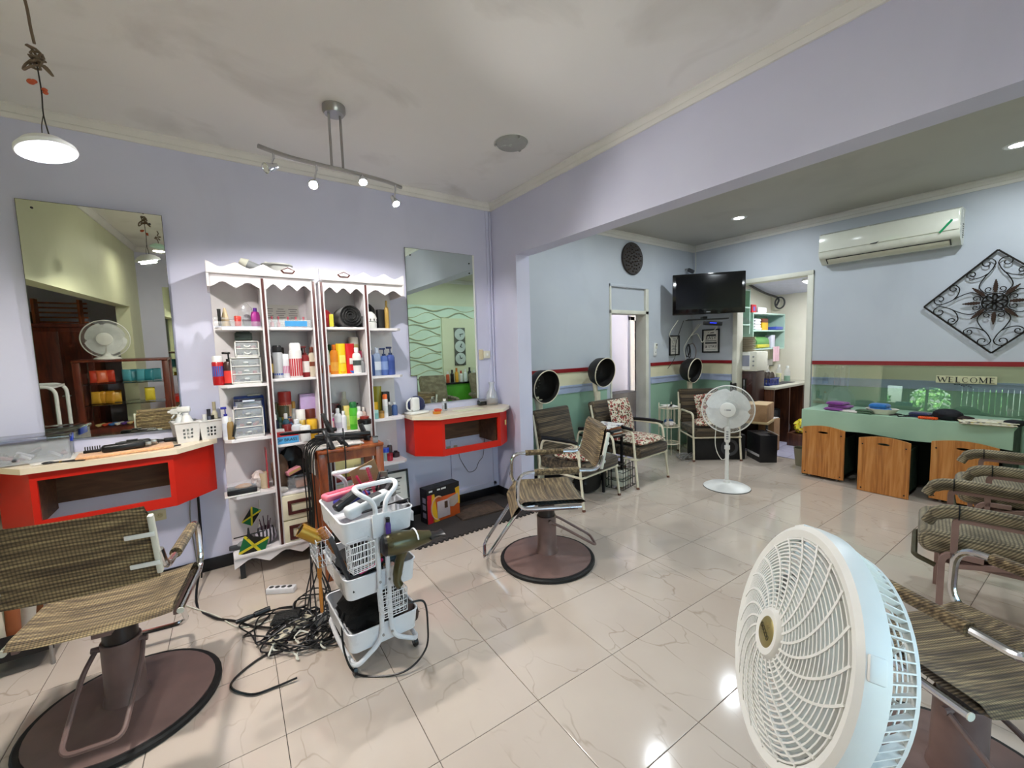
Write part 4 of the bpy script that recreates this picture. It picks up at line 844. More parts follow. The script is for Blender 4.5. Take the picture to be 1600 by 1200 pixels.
p = atY(546, 506, 3.33); e = thing('towel_roll', 'rolled black towel on the top shelf', 'towel', (p.x, 3.27, 1.681+.085))
sp = []
for i in range(90): t = i/89*4*2*pi; r_ = .012+.072*i/89; sp.append((r_*cos(t), r_*sin(t)))
vs = [(x, 0, z) for x, z in sp]+[(x, .24, z) for x, z in sp]; n = len(sp)
MB().add(vs, [[i, i+1, n+i+1, n+i] for i in range(n-1)]).add([(x*1.06, .0, z*1.06) for x, z in sp]+[(x*1.06, .24, z*1.06) for x, z in sp], [[i, i+1, n+i+1, n+i] for i in range(n-1)]).obj('towel_cloth', M_TERRY('black terry', '141416'), e); MB().cyl((0, .01, 0), (0, .235, 0), .078, n=24).obj('towel_core', M_TERRY('black terry', '141416'), e)
p = atY(580, 507, 3.33); e = thing('wax_warmer', 'small white domed warmer on the top corner shelf', 'appliance', (p.x, 3.34, 1.675)); MB().lathe([(0, 0), (.04, 0), (.045, .01), (.045, .045), (.04, .05), (.048, .055), (.048, .08), (.036, .11), (.015, .13), (0, .132)], 20).obj('dome_body', M_WHITE, e); mb = MB()
for k in range(10): a = 2*pi*k/10; mb.box((.046*cos(a), .046*sin(a), .066), (.007, .007, .018))
mb.obj('vent_slot', M_BLACK, e)
blobbag('black_scrunch', 'bunched black hair net at the back of the top corner shelf', (*atY(577, 490, 3.45).xy, 1.675), (.05, .04, .1), M_TERRY('black terry', '141416'), 8, cat='hair net')
item('b', 'slender gold bottle on the top corner shelf', 603, 470, 7, 3.36, 1.674, 'b4924a', 'c2a35c'); item('x', 'black carton beside the gold bottle', 594, 484, 11, 3.4, 1.674, '1e1c1c', '', cat='box')
# on the roof of the cabinets: heating cap of an old dryer
p = atY(430, 414, 3.3); e = thing('bonnet_dryer', 'old grey table-top bonnet dryer lying on the cabinet roof', 'hair dryer', (p.x, 3.38, 2.0085))
MB().lathe([(0, .0), (.06, .0), (.075, .05), (.08, .09), (.1, .1), (.1, .108), (0, .108)], 22, TM((.02, 0, 0))).obj('hood', mat('grey enamel', 'b4b5b2', .35), e); MB().cyl((-.06, 0, .06), (-.16, 0, .1), .03, .028).obj('motor_neck', M_GREY, e); MB().cyl((-.16, 0, .1), (-.2, 0, .12), .034, .02).obj('motor_cap', M_WHITE2, e); MB().box((-.05, -.03, .06), (.018, .012, .12), b=.003).obj('bracket', M_WHITE, e); MB().cyl((.08, .0, .03), (.24, .02, .008), .018, .012).obj('handle', M_GREY, e)
# ---- low shelf: food tray, plate, beige cup, red file
p = atY(377, 764, 3.31); e = thing('food_container', 'black takeaway tray with a clear lid on the low shelf', 'food container', (p.x+.005, 3.33, .5605)); MB().box((0, 0, .004), (.2, .15, .006), b=.002).obj('foam_plate', M_WHITE, e); MB().box((0, 0, .025), (.17, .12, .035), b=.008).obj('tray', M_BLACK, e); MB().box((0, 0, .055), (.172, .122, .03), b=.01).obj('lid', M_CLEAR, e); MB().ball((.01, 0, .045), (.05, .035, .018), 10, 6).obj('food', cm('b58a5e', .7), e)
p = atY(415, 757, 3.3); e = thing('ribbed_cup', 'ribbed beige paper cup on the low shelf', 'cup', (p.x, 3.36, .5605)); MB().lathe([(0, 0), (.024, 0), (.03, .11), (.027, .11), (.022, .006), (0, .006)], 18).obj('cup_wall', cm('cdbb9c', .7), e)
blobbag('tissue_bag', 'white tissue bag behind the black takeaway tray', (*atY(405, 757, 3.4).xy, .5605), (.045, .05, .06), cm('d8ccc8', .7), 11)
e = thing('plastic_file', 'red plastic file standing against the divider', 'file', (*atY(419, 757, 3.37).xy, .5605)); MB().box((0, 0, .14), (.006, .09, .28), b=.001).obj('file_cover', cm('b3303c'), e)
# ---- bottom: flags and striped vase
def jflag(e, M, w, hh):
    """green, black and gold saltire on a stick"""
    G, K, Y_ = cm('0f6b3a', .7), cm('15150f', .7), cm('e0d230', .7)
    for nm, polys, m, z in (('black_field', [[(-w/2, hh/2), (w/2, hh/2), (0, 0)], [(-w/2, -hh/2), (w/2, -hh/2), (0, 0)]], K, 0), ('green_field', [[(-w/2, hh/2), (-w/2, -hh/2), (0, 0)], [(w/2, hh/2), (w/2, -hh/2), (0, 0)]], G, 0)):
        mb = MB(M)
        for p in polys: mb.prism(p, -.0006, .0006)
        mb.obj(nm, m, e)
    t = w*.09; mb = MB(M)
    for s in (1, -1): mb.prism([(-w/2, s*-hh/2), (-w/2+t, s*-hh/2), (w/2, s*(hh/2-t*hh/w)), (w/2, s*hh/2), (w/2-t, s*hh/2), (-w/2, s*(-hh/2+t*hh/w))], -.001, .001)
    mb.obj('gold_saltire', Y_, e)
p = atY(391, 815, 3.24)
e = thing('desk_flag', 'small green, black and gold saltire flag hanging over the cabinet plinth', 'flag', (p.x, 3.24, .1725))
MB().cyl((-.1, 0, .12), (.08, -.0, .125), .004).obj('cross_rod', M_BLACK, e); MB().lathe([(0, .1), (.025, .105), (.008, .13), (.004, .17), (0, .172)], 10, c=(-.015, 0, 0)).obj('finial', M_BLACK, e); MB().cyl((-.015, .02, 0), (-.015, .0, .115), .006).lathe([(0, 0), (.03, 0), (.028, .008), (0, .01)], 14, c=(-.015, .02, 0)).obj('stand', M_BLACK, e)
jflag(e, TM((.01, -.012, .045), 90+6, 0, 0) @ Matrix.Rotation(R(-18), 4, 'Z'), .15, .125)
p = atY(405, 838, 3.4); e = thing('desk_flag', 'small saltire flag on a white stick leaning behind the striped bowl', 'flag', (p.x, 3.40, .1725), ry=3); MB().cyl((0, 0, 0), (.0, 0, .3), .004).obj('stick', cm('d8d6cf'), e); jflag(e, TM((-.045, -.003, .19), 90, 0, 0) @ Matrix.Rotation(R(60), 4, 'Z'), .12, .07)
m_, nt_, b_, oc_ = base('zebra stripe', .4); wv = N(nt_, 'ShaderNodeTexWave', i_Scale=14., i_Distortion=2.5); nt_.links.new(oc_, wv.inputs['Vector']); rp = ramp(nt_, [(.48, lin('16131a')), (.55, lin('b9b2bd'))]); nt_.links.new(wv.outputs['Fac'], rp.inputs[0]); nt_.links.new(rp.outputs[0], b_.inputs['Base Color'])
p = atY(416, 838, 3.33); e = thing('striped_bowl', 'black and silver striped bowl with sticks on the bottom shelf', 'bowl', (p.x, 3.34, .1725)); MB().lathe([(0, 0), (.03, 0), (.06, .03), (.068, .07), (.05, .11), (.045, .11), (.06, .07), (0, .02)], 22).obj('bowl_wall', m_, e)
mb = MB()
for i in range(7): a = i*.9; mb.cyl((.01*cos(a), .01*sin(a), .04), (.035*cos(a), .03*sin(a), .17+.02*sin(i)), .003, n=6)
mb.obj('stick', cm('4a2f3c'), e)
e = thing('shoe_sole', 'grey cloth slipper at the back of the bottom shelf', 'slipper', (*atY(370, 835, 3.36).xy, .1725)); MB().box((0, 0, .012), (.1, .06, .02), b=.008).obj('sole', M_DKGREY, e); MB().ball((.03, 0, .02), (.035, .03, .025), 10, 6).obj('upper', M_GREY, e)
# ---- open bay above the drawers of the first cabinet
e = blobbag('brown_bag', 'crumpled brown paper bag above the drawers', (*atY(440, 760, 3.36).xy, .5205), (.055, .06, .13), cm('6e5644', .8), 14)
p = atY(466, 757, 3.3); e = thing('food_box', 'clear lidded tub holding orange pads above the drawers', 'container', (p.x+.005, 3.335, .5205)); MB().box((0, 0, .05), (.14, .11, .1), b=.008).obj('tub', M_CLEAR, e); MB().box((0, 0, .105), (.155, .125, .014), b=.004).obj('lid', cm('c9ced2', clear=True), e); MB().box((.02, 0, .04), (.08, .08, .06), b=.01).obj('contents', cm('b5826a', .8), e)
e = thing('wrapper_box', 'pink and gold wrapper lying on the clear tub', 'box', (p.x-.02, 3.32, .6325), 24, rx=0, ry=-14); MB().box((0, 0, .026), (.1, .05, .03), b=.003).obj('carton', cm('d28a96'), e); MB().box((0, -.0255, .026), (.09, .001, .016)).obj('gold_band', cm('c7a96a'), e)
e = blobbag('black_bag', 'black plastic bag behind the clear tub', (*atY(458, 740, 3.44).xy, .5205), (.09, .05, .15), cm('1b1b1d'), 18, cat='bag')
blobbag('white_tissue', 'white tissue heap on the drawer deck', (*atY(441, 768, 3.3).xy, .5205), (.04, .025, .02), cm('d9d5cf', .8), 21, cat='tissue')
# ---- behind the stool: yellow carton, red case, framed certificate
p = atY(545, 745, 3.32); e = thing('yellow_carton', 'pale yellow carton on the lower deck behind the stool', 'box', (p.x, 3.37, .5205)); MB().box((0, 0, .075), (.2, .1, .15), b=.003).obj('carton', cm('d8cf94', .7), e); MB().bb((-.1, -.0515, .02), (.1, -.0505, .06)).obj('printed_band', cm('b8a858', .7), e)
e = thing('red_case', 'long red flat-iron case lying on the lower deck', 'case', (p.x+.01, 3.275, .5205)); MB().box((0, 0, .014), (.24, .03, .026), b=.008).obj('case_body', cm('b8242a'), e); MB().box((-.1, 0, .014), (.03, .032, .028), b=.006).obj('case_cap', cm('8c1418'), e)
p = atY(584, 745, 3.3); e = thing('clear_holder', 'clear acrylic holder beside the yellow carton', 'holder', (p.x-.1, 3.3, .5205)); MB().bb((-.04, 0, 0), (.04, .05, .1)).obj('holder_wall', M_CLEAR, e); MB().bb((-.035, .005, .0), (.035, .045, .06)).obj('card_stack', M_PAPER, e)
e = thing('framed_certificate', 'black framed certificate standing in the low corner bay', 'picture', (1.13, 3.30, .173), rx=-5)
MB().box((0, 0, .165), (.22, .006, .32)).obj('certificate_sheet', M_PAPER, e); fr = MB()
for x, z, w, h_ in ((0, .327, .24, .016), (0, .008, .24, .016), (-.112, .165, .016, .33), (.112, .165, .016, .33)): fr.box((x, -.004, z), (w, .016, h_), b=.002)
fr.obj('picture_frame', M_BLACK, e); mb = MB()
for k in range(5): mb.box((0, -.0036, .27-k*.03), (.13 if k == 0 else .09, .0008, .014 if k == 0 else .005))
mb.obj('print_line', cm('4a4a4c'), e)
# ================================================================== STYLING CHAIRS
def styling_chair():
    e = thing('styling_chair', 'woven brown styling chair', 'chair', (0, 0, 0)); w = .251
    MB().lathe([(0, .0), (.325, .0), (.33, .006), (.33, .02), (.322, .027), (.305, .027)], 44).obj('rubber_rim', M_RUBBER, e)
    MB().lathe([(.306, .012), (.304, .03), (.25, .038), (.12, .05), (.085, .058), (.08, .06), (0, .06)], 44).obj('base_plate', M_BROWN, e)
    MB().lathe([(.078, .05), (.074, .075), (.068, .09), (.066, .3), (.068, .31), (.066, .32), (.0, .32)], 24).obj('column', M_BROWN, e)
    MB().cyl((0, 0, .31), (0, 0, .43), .058, n=20).obj('piston', mat('dark piston', '2a211f', .4), e)
    MB().box((0, 0, .435), (.3, .06, .02), b=.004).box((0, -.03, .435), (.06, .28, .02), b=.004).box((-w+.02, -.02, .452), (.02, .3, .018), b=.003).box((w-.02, -.02, .452), (.02, .3, .018), b=.003).obj('underframe', M_BROWN, e)
    # lift pedal behind
    MB().tube(roundpath([(-.075, -.01, .30), (-.09, -.1, .26), (-.085, -.33, .115), (.085, -.33, .115), (.09, -.1, .26), (.075, -.01, .30)], .04), .009, 8).obj('lift_pedal', M_BROWN, e); MB().cyl((-.09, -.015, .3), (.09, -.015, .3), .012, n=10).obj('pedal_axle', M_BROWN, e)
    # seat: shallow dish with a rolled front and rear
    def seat(u, v, sg=1):
        x = (u*2-1)*(w-.018); y = -.225+.485*v; t = v
        z = .492+.016*abs(u*2-1)**3-.012*(1-(2*u-1)**2)*sin(pi*min(1, t*1.05)); 
        if t > .8: z -= .10*((t-.8)/.2)**2
        if t < .08: z -= .02*((.08-t)/.08)**2
        return V((x, y, z))
    th = .035
    def loop(u, v):
        a = v*2
        if a <= 1: return seat(u, a)
        q = seat(u, 2-a); return q-V((0, .012*(1 if 2-a > .5 else -1), th*(1-.25*abs(2*u-1)**6)))
    MB().grid(loop, 13, 36, cv=True).obj('seat', M_WEAVE, e, 50)
    # side frames
    for s in (-1, 1):
        pts = roundpath([(s*w, -.19, .468), (s*w, .222, .468), (s*w, .215, .704), (s*w, -.19, .704), (s*w*.99, -.30, .70), (s*w*.97, -.335, .79)], .085, 7)
        f = MB().tube(pts, .0125, 10).obj('side_frame', M_CHROME, e); MB().cyl((s*w, -.193, .468), (s*w, -.1895, .468), .0127, n=12).obj('end_plug', M_WHITE2, f)
        MB().cyl((s*w, .108, .704), (s*w, -.176, .704), .021, n=14).obj('arm_wrap', M_WEAVE, e)
        b = MB(); b.box((s*.236, -.348, .80), (.016, .024, .235), TM(rx=0), b=.005)
        MB(TM((s*.238, -.325, .70), rx=12)).box((0, 0, .12), (.018, .022, .24), b=.005).obj('back_post', M_WHITE2, e)
        for zz in (.05, .17): MB(TM((s*.238, -.325, .70), rx=12)).box((-s*.035, -.014, zz), (.085, .006, .018), b=.003).cyl((-s*.062, -.018, zz), (-s*.062, -.012, zz), .005, n=8).obj('back_bracket', M_WHITE, e)
    # backrest
    Mb = TM((0, -.305, .66), rx=12)
    def back(u, v):
        a = v*2; t = a if a <= 1 else 2-a; x = (u*2-1)*(w-.02)*(1-.04*(t > .9)); y = -.018*(1-(2*u-1)**2)+(.0 if a <= 1 else .034*(1-abs(2*u-1)**8*.6)); return V((x, y, .015+.30*t))
    MB(Mb).grid(back, 13, 24, cv=True).obj('backrest', M_WEAVE, e, 50)
    # footrest in front
    MB().tube(roundpath([(-.13, .1, .445), (-.14, .19, .44), (-.125, .44, .085), (.125, .44, .085), (.14, .19, .44), (.13, .1, .445)], .06, 6), .0125, 9).obj('footrest', M_CHROME, e)
    return e
ch1 = styling_chair(); ch1.location = (-.409, 2.331, 0); ch1.rotation_euler = (0, 0, R(-8.4)); ch1['label'] = 'woven brown styling chair facing the brush vanity'
ch2 = dup(ch1, (1.81, 2.188, 0), 59.3, 'woven brown styling chair standing alone in front of the pillar', 'hydraulic styling chairs'); ch1['group'] = 'hydraulic styling chairs'
ch3 = dup(ch1, (1.889, .202, 0), -27.8, 'woven brown styling chair behind the big white floor fan', 'hydraulic styling chairs')
# ================================================================== DRYER CHAIRS
def dryer_chair(label, loc, rz, pillow_back, pillow_seat, post_x, hood_z, hood_yaw, arm_black=True):
    """cream tube armchair with box cushions and a hood dryer on a post behind; local +Y is the way it faces"""
    e = thing('dryer_chair', label, 'chair', loc, rz, 'dryer chairs along the alcove wall'); w = .29
    for s in (-1, 1):
        MB().tube(roundpath([(s*w, .27, 0), (s*(w-.01), .2, .60), (s*w, -.22, .60), (s*w, -.25, .45)], .07, 6), .0125, 8).obj('arm_frame', M_CREAM, e)
        MB().tube([(s*w, -.30, 0), (s*w, -.26, .38), (s*(w-.02), -.36, .82)], .0125, 8).obj('rear_leg', M_CREAM, e)
        MB().tube(roundpath([(s*w, .255, .3), (s*w, -.27, .3)], .03), .011, 8).obj('seat_rail', M_CREAM, e)
        MB().cyl((s*w, .27, 0), (s*w, .268, .02), .017, .015, 10).cyl((s*w, -.30, 0), (s*w, -.298, .02), .017, .015, 10).obj('rubber_foot', mat('brown rubber', '6a4436', .6), e)
        if arm_black: MB().tube(bez([(s*w, .2, .615), (s*w, .1, .625), (s*w, -.1, .62), (s*w, -.22, .612)], 5), [.016]*5+[.021]*6+[.02]*5, 10).obj('arm_pad', M_BLACK, e)
    for y in (.25, -.26): MB().cyl((-w, y, .3), (w, y, .3), .011, n=8).obj('cross_rail', M_CREAM, e)
    MB().box((0, .0, .365), (.54, .56, .11), b=.03, seg=3).obj('seat_cushion', M_DKFAB, e)
    MB(TM((0, -.27, .42), rx=14)).box((0, 0, .22), (.54, .09, .46), b=.028, seg=3).obj('back_cushion', M_DKFAB, e)
    # dryer post and hood
    MB().box((post_x, -.40, .48), (.06, .05, .96), b=.008).box((post_x, -.40, .02), (.09, .2, .04), b=.008).obj('dryer_post', M_CREAM, e)
    Mh = Matrix.Translation((post_x, -.33, hood_z)) @ Matrix.Rotation(-R(rz), 4, 'Z') @ frame_to(V((.03, -1, -.16)))     # the bowl opens out from the wall
    hd = MB(Mh).lathe([(0, -.15), (.06, -.145), (.11, -.12), (.15, -.07), (.165, 0), (.168, .05), (.162, .05), (.158, 0), (.145, -.065), (.105, -.112), (0, -.135)], 36).obj('dryer_hood', mat('black hood', '1a1817', .5), e)
    MB(Mh).lathe([(.167, .044), (.172, .046), (.172, .054), (.167, .056), (.164, .052)], 36).obj('hood_rim', M_CREAM, hd)
    mb = MB(Mh)
    for k in range(9): a = 2*pi*k/9; mb.cyl((.05*cos(a), .05*sin(a), -.126), (.05*cos(a), .05*sin(a), -.12), .008, n=8)
    mb.obj('air_hole', M_STEEL, hd); MB().cyl((post_x, -.42, .9), (post_x, -.44, hood_z-.12), .025, .028, 12).obj('hood_neck', M_CREAM, e)
    return e
dc1 = dryer_chair('cream tube dryer chair with a brown back beside the pillar', (2.86, 2.93, 0), 180+8, 0, 1, .13, 1.10, 158, True)
dc2 = dryer_chair('cream tube dryer chair with floral back and seat cushions', (3.73, 2.98, 0), 180+4, 1, 1, .10, 1.19, 152, True)
dc3 = dryer_chair('cream tube dryer chair in the corner behind the pedestal fan', (5.22, 2.93, 0), 180-38, 1, 1, .10, 1.12, 205, False)
def cushion(label, parent, M, size, group='floral cushions on the dryer chairs'):
    e = thing('floral_cushion', label, 'cushion', (0, 0, 0), 0, group); bpy.context.view_layer.update(); Tm = parent.matrix_world @ M; e.matrix_world = Tm
    MB().pillow((0, 0, 0), size).obj('cushion_cover', M_FLORAL, e, 60); return e
cushion('floral seat cushion on the dryer chair beside the pillar', dc1, TM((.06, .05, .455), rz=10), (.42, .4, .09))
cushion('floral seat cushion on the chair with two floral cushions', dc2, TM((0, .06, .46), rz=0), (.5, .46, .09))
cushion('floral back cushion on the chair with two floral cushions', dc2, TM((-.04, -.17, .68), rx=104, rz=2), (.42, .42, .1))
cushion('floral back cushion on the corner dryer chair', dc3, TM((-.06, -.15, .64), rx=104, ry=6), (.36, .36, .1))
cushion('floral seat cushion on the corner dryer chair', dc3, TM((-.06, .04, .46), rz=8), (.46, .4, .09))
cushion('pale patterned cushion at the front of the corner dryer chair', dc3, TM((.15, .2, .48), rz=-12), (.22, .2, .07))
# ================================================================== MAUVE ARMCHAIRS
def armchair(label, loc, rz):
    e = thing('tweed_armchair', label, 'armchair', loc, rz, 'mauve-framed tweed armchairs'); w = .27
    for s in (-1, 1):
        MB().tube(roundpath([(s*w, .24, 0), (s*w, .24, .40), (s*w, .10, .40)], .05, 5), .018, 4, sq=1.).obj('front_leg', M_MAUVE, e)
        MB().tube([(s*w, -.3, 0), (s*w, -.24, .36)], .018, 4).obj('rear_leg', M_MAUVE, e)
        MB().tube(roundpath([(s*w, .2, .34), (s*w, .2, .585), (s*w, -.3, .585)], .03, 4), .018, 4).obj('arm_frame', M_MAUVE, e)
        MB().tube([(s*w, .2, .345), (s*w, -.36, .48)], .016, 4).obj('arm_brace', M_MAUVE, e)
        MB().tube(bez([(s*w, .30, .545), (s*w, .27, .595), (s*w, .2, .62), (s*w, .0, .62), (s*w, -.2, .615), (s*w, -.34, .61)], 4), [.026]*4+[.034]*17, 12).obj('arm_pad', M_WEAVE2, e)
        for y in (.19, -.12): MB().tube([(s*w+.036*cos(t), y, .62+.036*sin(t)) for t in [2*pi*i/12 for i in range(12)]], .003, 5, True).obj('tie_cord', M_BLACK, e)
    MB().box((0, 0, .36), (.52, .50, .03), b=.006).obj('seat_frame', M_MAUVE, e)
    MB().box((0, .05, .43), (.5, .56, .12), b=.05, seg=4).obj('seat_cushion', M_WEAVE2, e)
    Mk = TM((0, -.22, .40), rx=22); MB(Mk).box((0, 0, .34), (.5, .12, .66), b=.05, seg=4).obj('back_cushion', M_WEAVE2, e); MB(Mk).box((0, -.07, .32), (.46, .03, .66), b=.01).obj('back_frame', M_MAUVE, e)
    MB().tube(roundpath([(-.2, .26, .3), (-.2, .34, .33), (.2, .34, .33), (.2, .26, .3)], .03, 4), .013, 6).obj('foot_bar', mat('olive grey bar', '4b4733', .5), e)
    return e
armchair('mauve-framed tweed armchair beside the styling chair at the floor fan', (3.22, .22, 0), 10)
armchair('mauve-framed tweed armchair beside the wooden shampoo bins', (4.28, .22, 0), 10)
# ================================================================== BIG FLOOR FAN
fc = V((1.066, .383, .776))
axis = V((-.635, .718, .286)).normalized()
ff = thing('floor_fan', 'big white plastic floor fan with a gold hub badge', 'fan', (fc.x, fc.y, 0))
Mf = Matrix.Translation((0, 0, fc.z)) @ frame_to(axis); RF = .268
mb = MB(Mf).lathe([(RF-.036, .012), (RF-.03, .022), (RF-.012, .026), (RF, .018), (RF+.003, .0), (RF, -.026), (RF-.006, -.028), (RF-.012, .0), (RF-.036, .004)], 72); ring = mb.obj('front_ring', M_WHITE, ff)
for k in range(4): a = k*pi/2+.5; MB(Mf).box((0, 0, 0), (.045, .012, .03), TM((RF*cos(a)+.0, RF*sin(a), .0), 0, 0, math.degrees(a)+90), b=.004).obj('ring_clip', M_WHITE, ff)
def dome(r): return .012+.042*(1-(r/RF)**2)
# concentric rings of the front guard
mb = MB(Mf)
nr = 19
for i in range(nr):
    r = .052+(RF-.034-.052)*i/(nr-1); z = dome(r); n = 64
    pr = [(r-.0018, z-.006), (r-.0018, z+.003), (r+.0018, z+.003), (r+.0018, z-.006)]
    vs = [(q*cos(2*pi*k/n), q*sin(2*pi*k/n), zz) for q, zz in pr for k in range(n)]
    mb.add(vs, [[j*n+k, j*n+(k+1) % n, ((j+1) % 4)*n+(k+1) % n, ((j+1) % 4)*n+k] for j in range(4) for k in range(n)])
stuff(mb.obj('guard_rings', M_WHITE, ff))
for k in range(22):            # curved spokes of the front guard
    a0 = 2*pi*k/22; pts = []
    for i in range(12): t = i/11; r = .048+(RF-.03-.048)*t; a = a0+.75*t**1.1; pts.append((r*cos(a), r*sin(a), dome(r)+.002))
    MB(Mf).tube(pts, .0036, 4).obj('guard_spoke', M_WHITE, ff)
MB(Mf).lathe([(.03, .062), (.05, .064), (.058, .056), (.06, .045), (.03, .04)], 40).obj('hub_ring', M_WHITE, ff)
hb = MB(Mf).lathe([(0, .066), (.03, .066), (.036, .062), (.036, .055), (0, .055)], 36).obj('hub_badge', mat('gold badge', '9c9160', .3, .5), ff)
mb = MB(Mf)
for k in range(5): mb.tube([((-.02+k*.01)+.0042*cos(t), -.012*((-2+k)/2)*.35+.0055*sin(t), .0668) for t in [2*pi*i/10 for i in range(10)]], .0009, 4, True)
mb.obj('badge_mark', mat('badge print', '4a4632', .4), hb)
# rear cage: straight vanes round the drum
mb = MB(Mf)
vn = 84
for k in range(vn):
    a = 2*pi*k/vn; M = Matrix.Rotation(a, 4, 'Z'); mb.add([(RF-.01, -.0014, -.025), (RF-.01, .0014, -.025), (RF-.002, .0014, -.025), (RF-.002, -.0014, -.025), (RF-.045, -.0014+.012, -.085), (RF-.045, .0014+.012, -.085), (RF-.03, .0014+.012, -.088), (RF-.03, -.0014+.012, -.088)], [[0, 1, 5, 4], [1, 2, 6, 5], [2, 3, 7, 6], [3, 0, 4, 7], [0, 1, 2, 3], [4, 5, 6, 7]], M)
stuff(mb.obj('rear_vanes', M_WHITE, ff))
MB(Mf).lathe([(RF-.028, -.083), (RF-.028, -.09), (RF-.05, -.093), (RF-.05, -.085), (RF-.028, -.083)], 60).obj('rear_ring', M_WHITE, ff)
mb = MB(Mf)
for i in range(9):
    r = .08+(RF-.05-.08)*i/8; n = 40; mb.tube([(r*cos(2*pi*k/n), r*sin(2*pi*k/n), -.093-.03*(1-(r/RF)**2)) for k in range(n)], .002, 4, True)
stuff(mb.obj('rear_rings', M_WHITE, ff))
for k in range(12):
    a = 2*pi*k/12; MB(Mf).tube([(.07*cos(a), .07*sin(a), -.121), ((RF-.04)*cos(a+.3), (RF-.04)*sin(a+.3), -.09)], .0028, 4).obj('rear_spoke', M_WHITE, ff)
MB(Mf).lathe([(0, -.17), (.05, -.17), (.07, -.155), (.075, -.12), (.07, -.08), (0, -.08)], 30).obj('motor_housing', M_WHITE2, ff)
MB(Mf).lathe([(0, .02), (.03, .018), (.04, 0), (.042, -.05), (0, -.05)], 24).obj('blade_hub', M_GREY, ff)
M_BLADE = mat('grey blade', '6a6864', .3)
for k in range(5):
    a0 = 2*pi*k/5
    def bl(u, v, a0=a0): r = .04+.185*u; wd = (.35+.65*sin(pi*min(1, u*.9+.1)))*.55; a = a0+wd*(v-.5)+.35*u; return V((r*cos(a), r*sin(a), -.035+.05*(v-.5)))
    MB(Mf).grid(bl, 8, 6).obj('blade', M_BLADE, ff)
# yoke, pole and base
yb = V((0, 0, fc.z))-axis*.1
MB().tube([yb+V((0, 0, -.02)), yb+V((0, 0, -.1)), V((yb.x, yb.y, .30))], .02, 12).obj('pole', M_WHITE, ff); MB().cyl((yb.x, yb.y, .02), (yb.x, yb.y, .34), .026, .022, 16).lathe([(0, 0), (.2, 0), (.205, .012), (.18, .03), (.06, .05), (.03, .06), (0, .06)], 40, c=(yb.x, yb.y, 0)).obj('fan_base', M_WHITE, ff)
# ================================================================== PEDESTAL FAN
def pedestal(name, label, loc, rz, hh, R_, tabletop=False, tilt=0):
    e = thing(name, label, 'fan', loc, rz); Mh = TM((0, 0, hh)) @ Matrix.Rotation(R(90-tilt), 4, 'X')     # local z of Mh faces -Y
    rb = .215 if not tabletop else .12
    MB(Matrix.Diagonal((1, 1, 1, 1))).lathe([(0, 0), (rb, 0), (rb+.004, .008), (rb*.9, .022), (rb*.4, .036), (.035, .05), (.028, .075), (0, .075)], 40).obj('fan_base', M_WHITE, e)
    if not tabletop:
        MB().lathe([(rb+.004, 0), (rb+.007, .003), (rb+.004, .007)], 40).obj('rubber_edge', M_DKGREY, e)
        MB().cyl((0, 0, .06), (0, 0, hh*.5), .019, .017, 16).obj('lower_pole', M_WHITE, e); MB().cyl((0, 0, hh*.49), (0, 0, hh*.54), .026, n=16).obj('collar', M_WHITE, e); MB().cyl((0, 0, hh*.54), (0, 0, hh*.62), .014, n=12).obj('upper_pole', M_WHITE, e)
        c = MB().box((0, -.005, hh*.68), (.055, .05, .17), b=.02, seg=3).obj('control_box', M_WHITE, e)
        for k in range(4): MB().box((0, -.032, hh*.68-.04+k*.024), (.022, .006, .014), b=.003).obj('button', M_GREY, c)
    MB().tube([(0, .02, hh*.72 if not tabletop else .06), (0, .03, hh-.1), (0, .04, hh)], [.022, .02, .03], 12).obj('neck', M_WHITE, e)
    MB(Mh).lathe([(0, -.17), (.04, -.17), (.062, -.14), (.065, -.06), (.05, -.03), (0, -.03)], 24).obj('motor_housing', M_WHITE, e)
    MB(Mh).tube([(R_*cos(2*pi*k/48), R_*sin(2*pi*k/48), 0) for k in range(48)], .006, 8, True).obj('guard_rim', M_WHITE, e)
    mb = MB(Mh)
    for k in range(110):
        a = 2*pi*k/110; mb.tube([(.05*cos(a), .05*sin(a), .052), (R_*.6*cos(a+.1), R_*.6*sin(a+.1), .05), (R_*.9*cos(a+.16), R_*.9*sin(a+.16), .03), (R_*cos(a+.18), R_*sin(a+.18), .002)], .0009, 3)
    for rr in (.45, .75): mb.tube([(R_*rr*cos(2*pi*k/36), R_*rr*sin(2*pi*k/36), .052 if rr < .6 else .044) for k in range(36)], .0012, 4, True)
    stuff(mb.obj('front_wires', M_WHITE, e)); mb = MB(Mh)
    for k in range(110):
        a = 2*pi*k/110; mb.tube([(.06*cos(a), .06*sin(a), -.06), (R_*.7*cos(a), R_*.7*sin(a), -.06), (R_*cos(a), R_*sin(a), -.002)], .0009, 3)
    stuff(mb.obj('rear_wires', M_WHITE, e))
    bd = MB(Mh).lathe([(0, .064), (.055, .064), (.071, .058), (.074, .05), (0, .05)], 28).obj('hub_badge', M_WHITE, e)
    if not tabletop: MB(Mh).box((.008, 0, .0645), (.04, .012, .001)).box((-.022, -.001, .0645), (.022, .004, .001)).obj('badge_mark', M_GREY, bd)
    MBL = cm('dfe3e4', .25)
    for k in range(4):
        a0 = 2*pi*k/4+.4
        def bl(u, v, a0=a0): r = .03+(R_*.86-.03)*u; a = a0+(1.25+.75*sin(pi*u))*(v-.5)+.3*u; return V((r*cos(a), r*sin(a), -.01+.035*(v-.5)))
        MB(Mh).grid(bl, 8, 8).obj('blade', MBL, e)
    return e
pf = pedestal('pedestal_fan', 'white pedestal fan standing on the alcove floor', (4.20, 2.16, 0), 0, .81, .24)
pf.rotation_euler = (0, 0, R(-62.7))
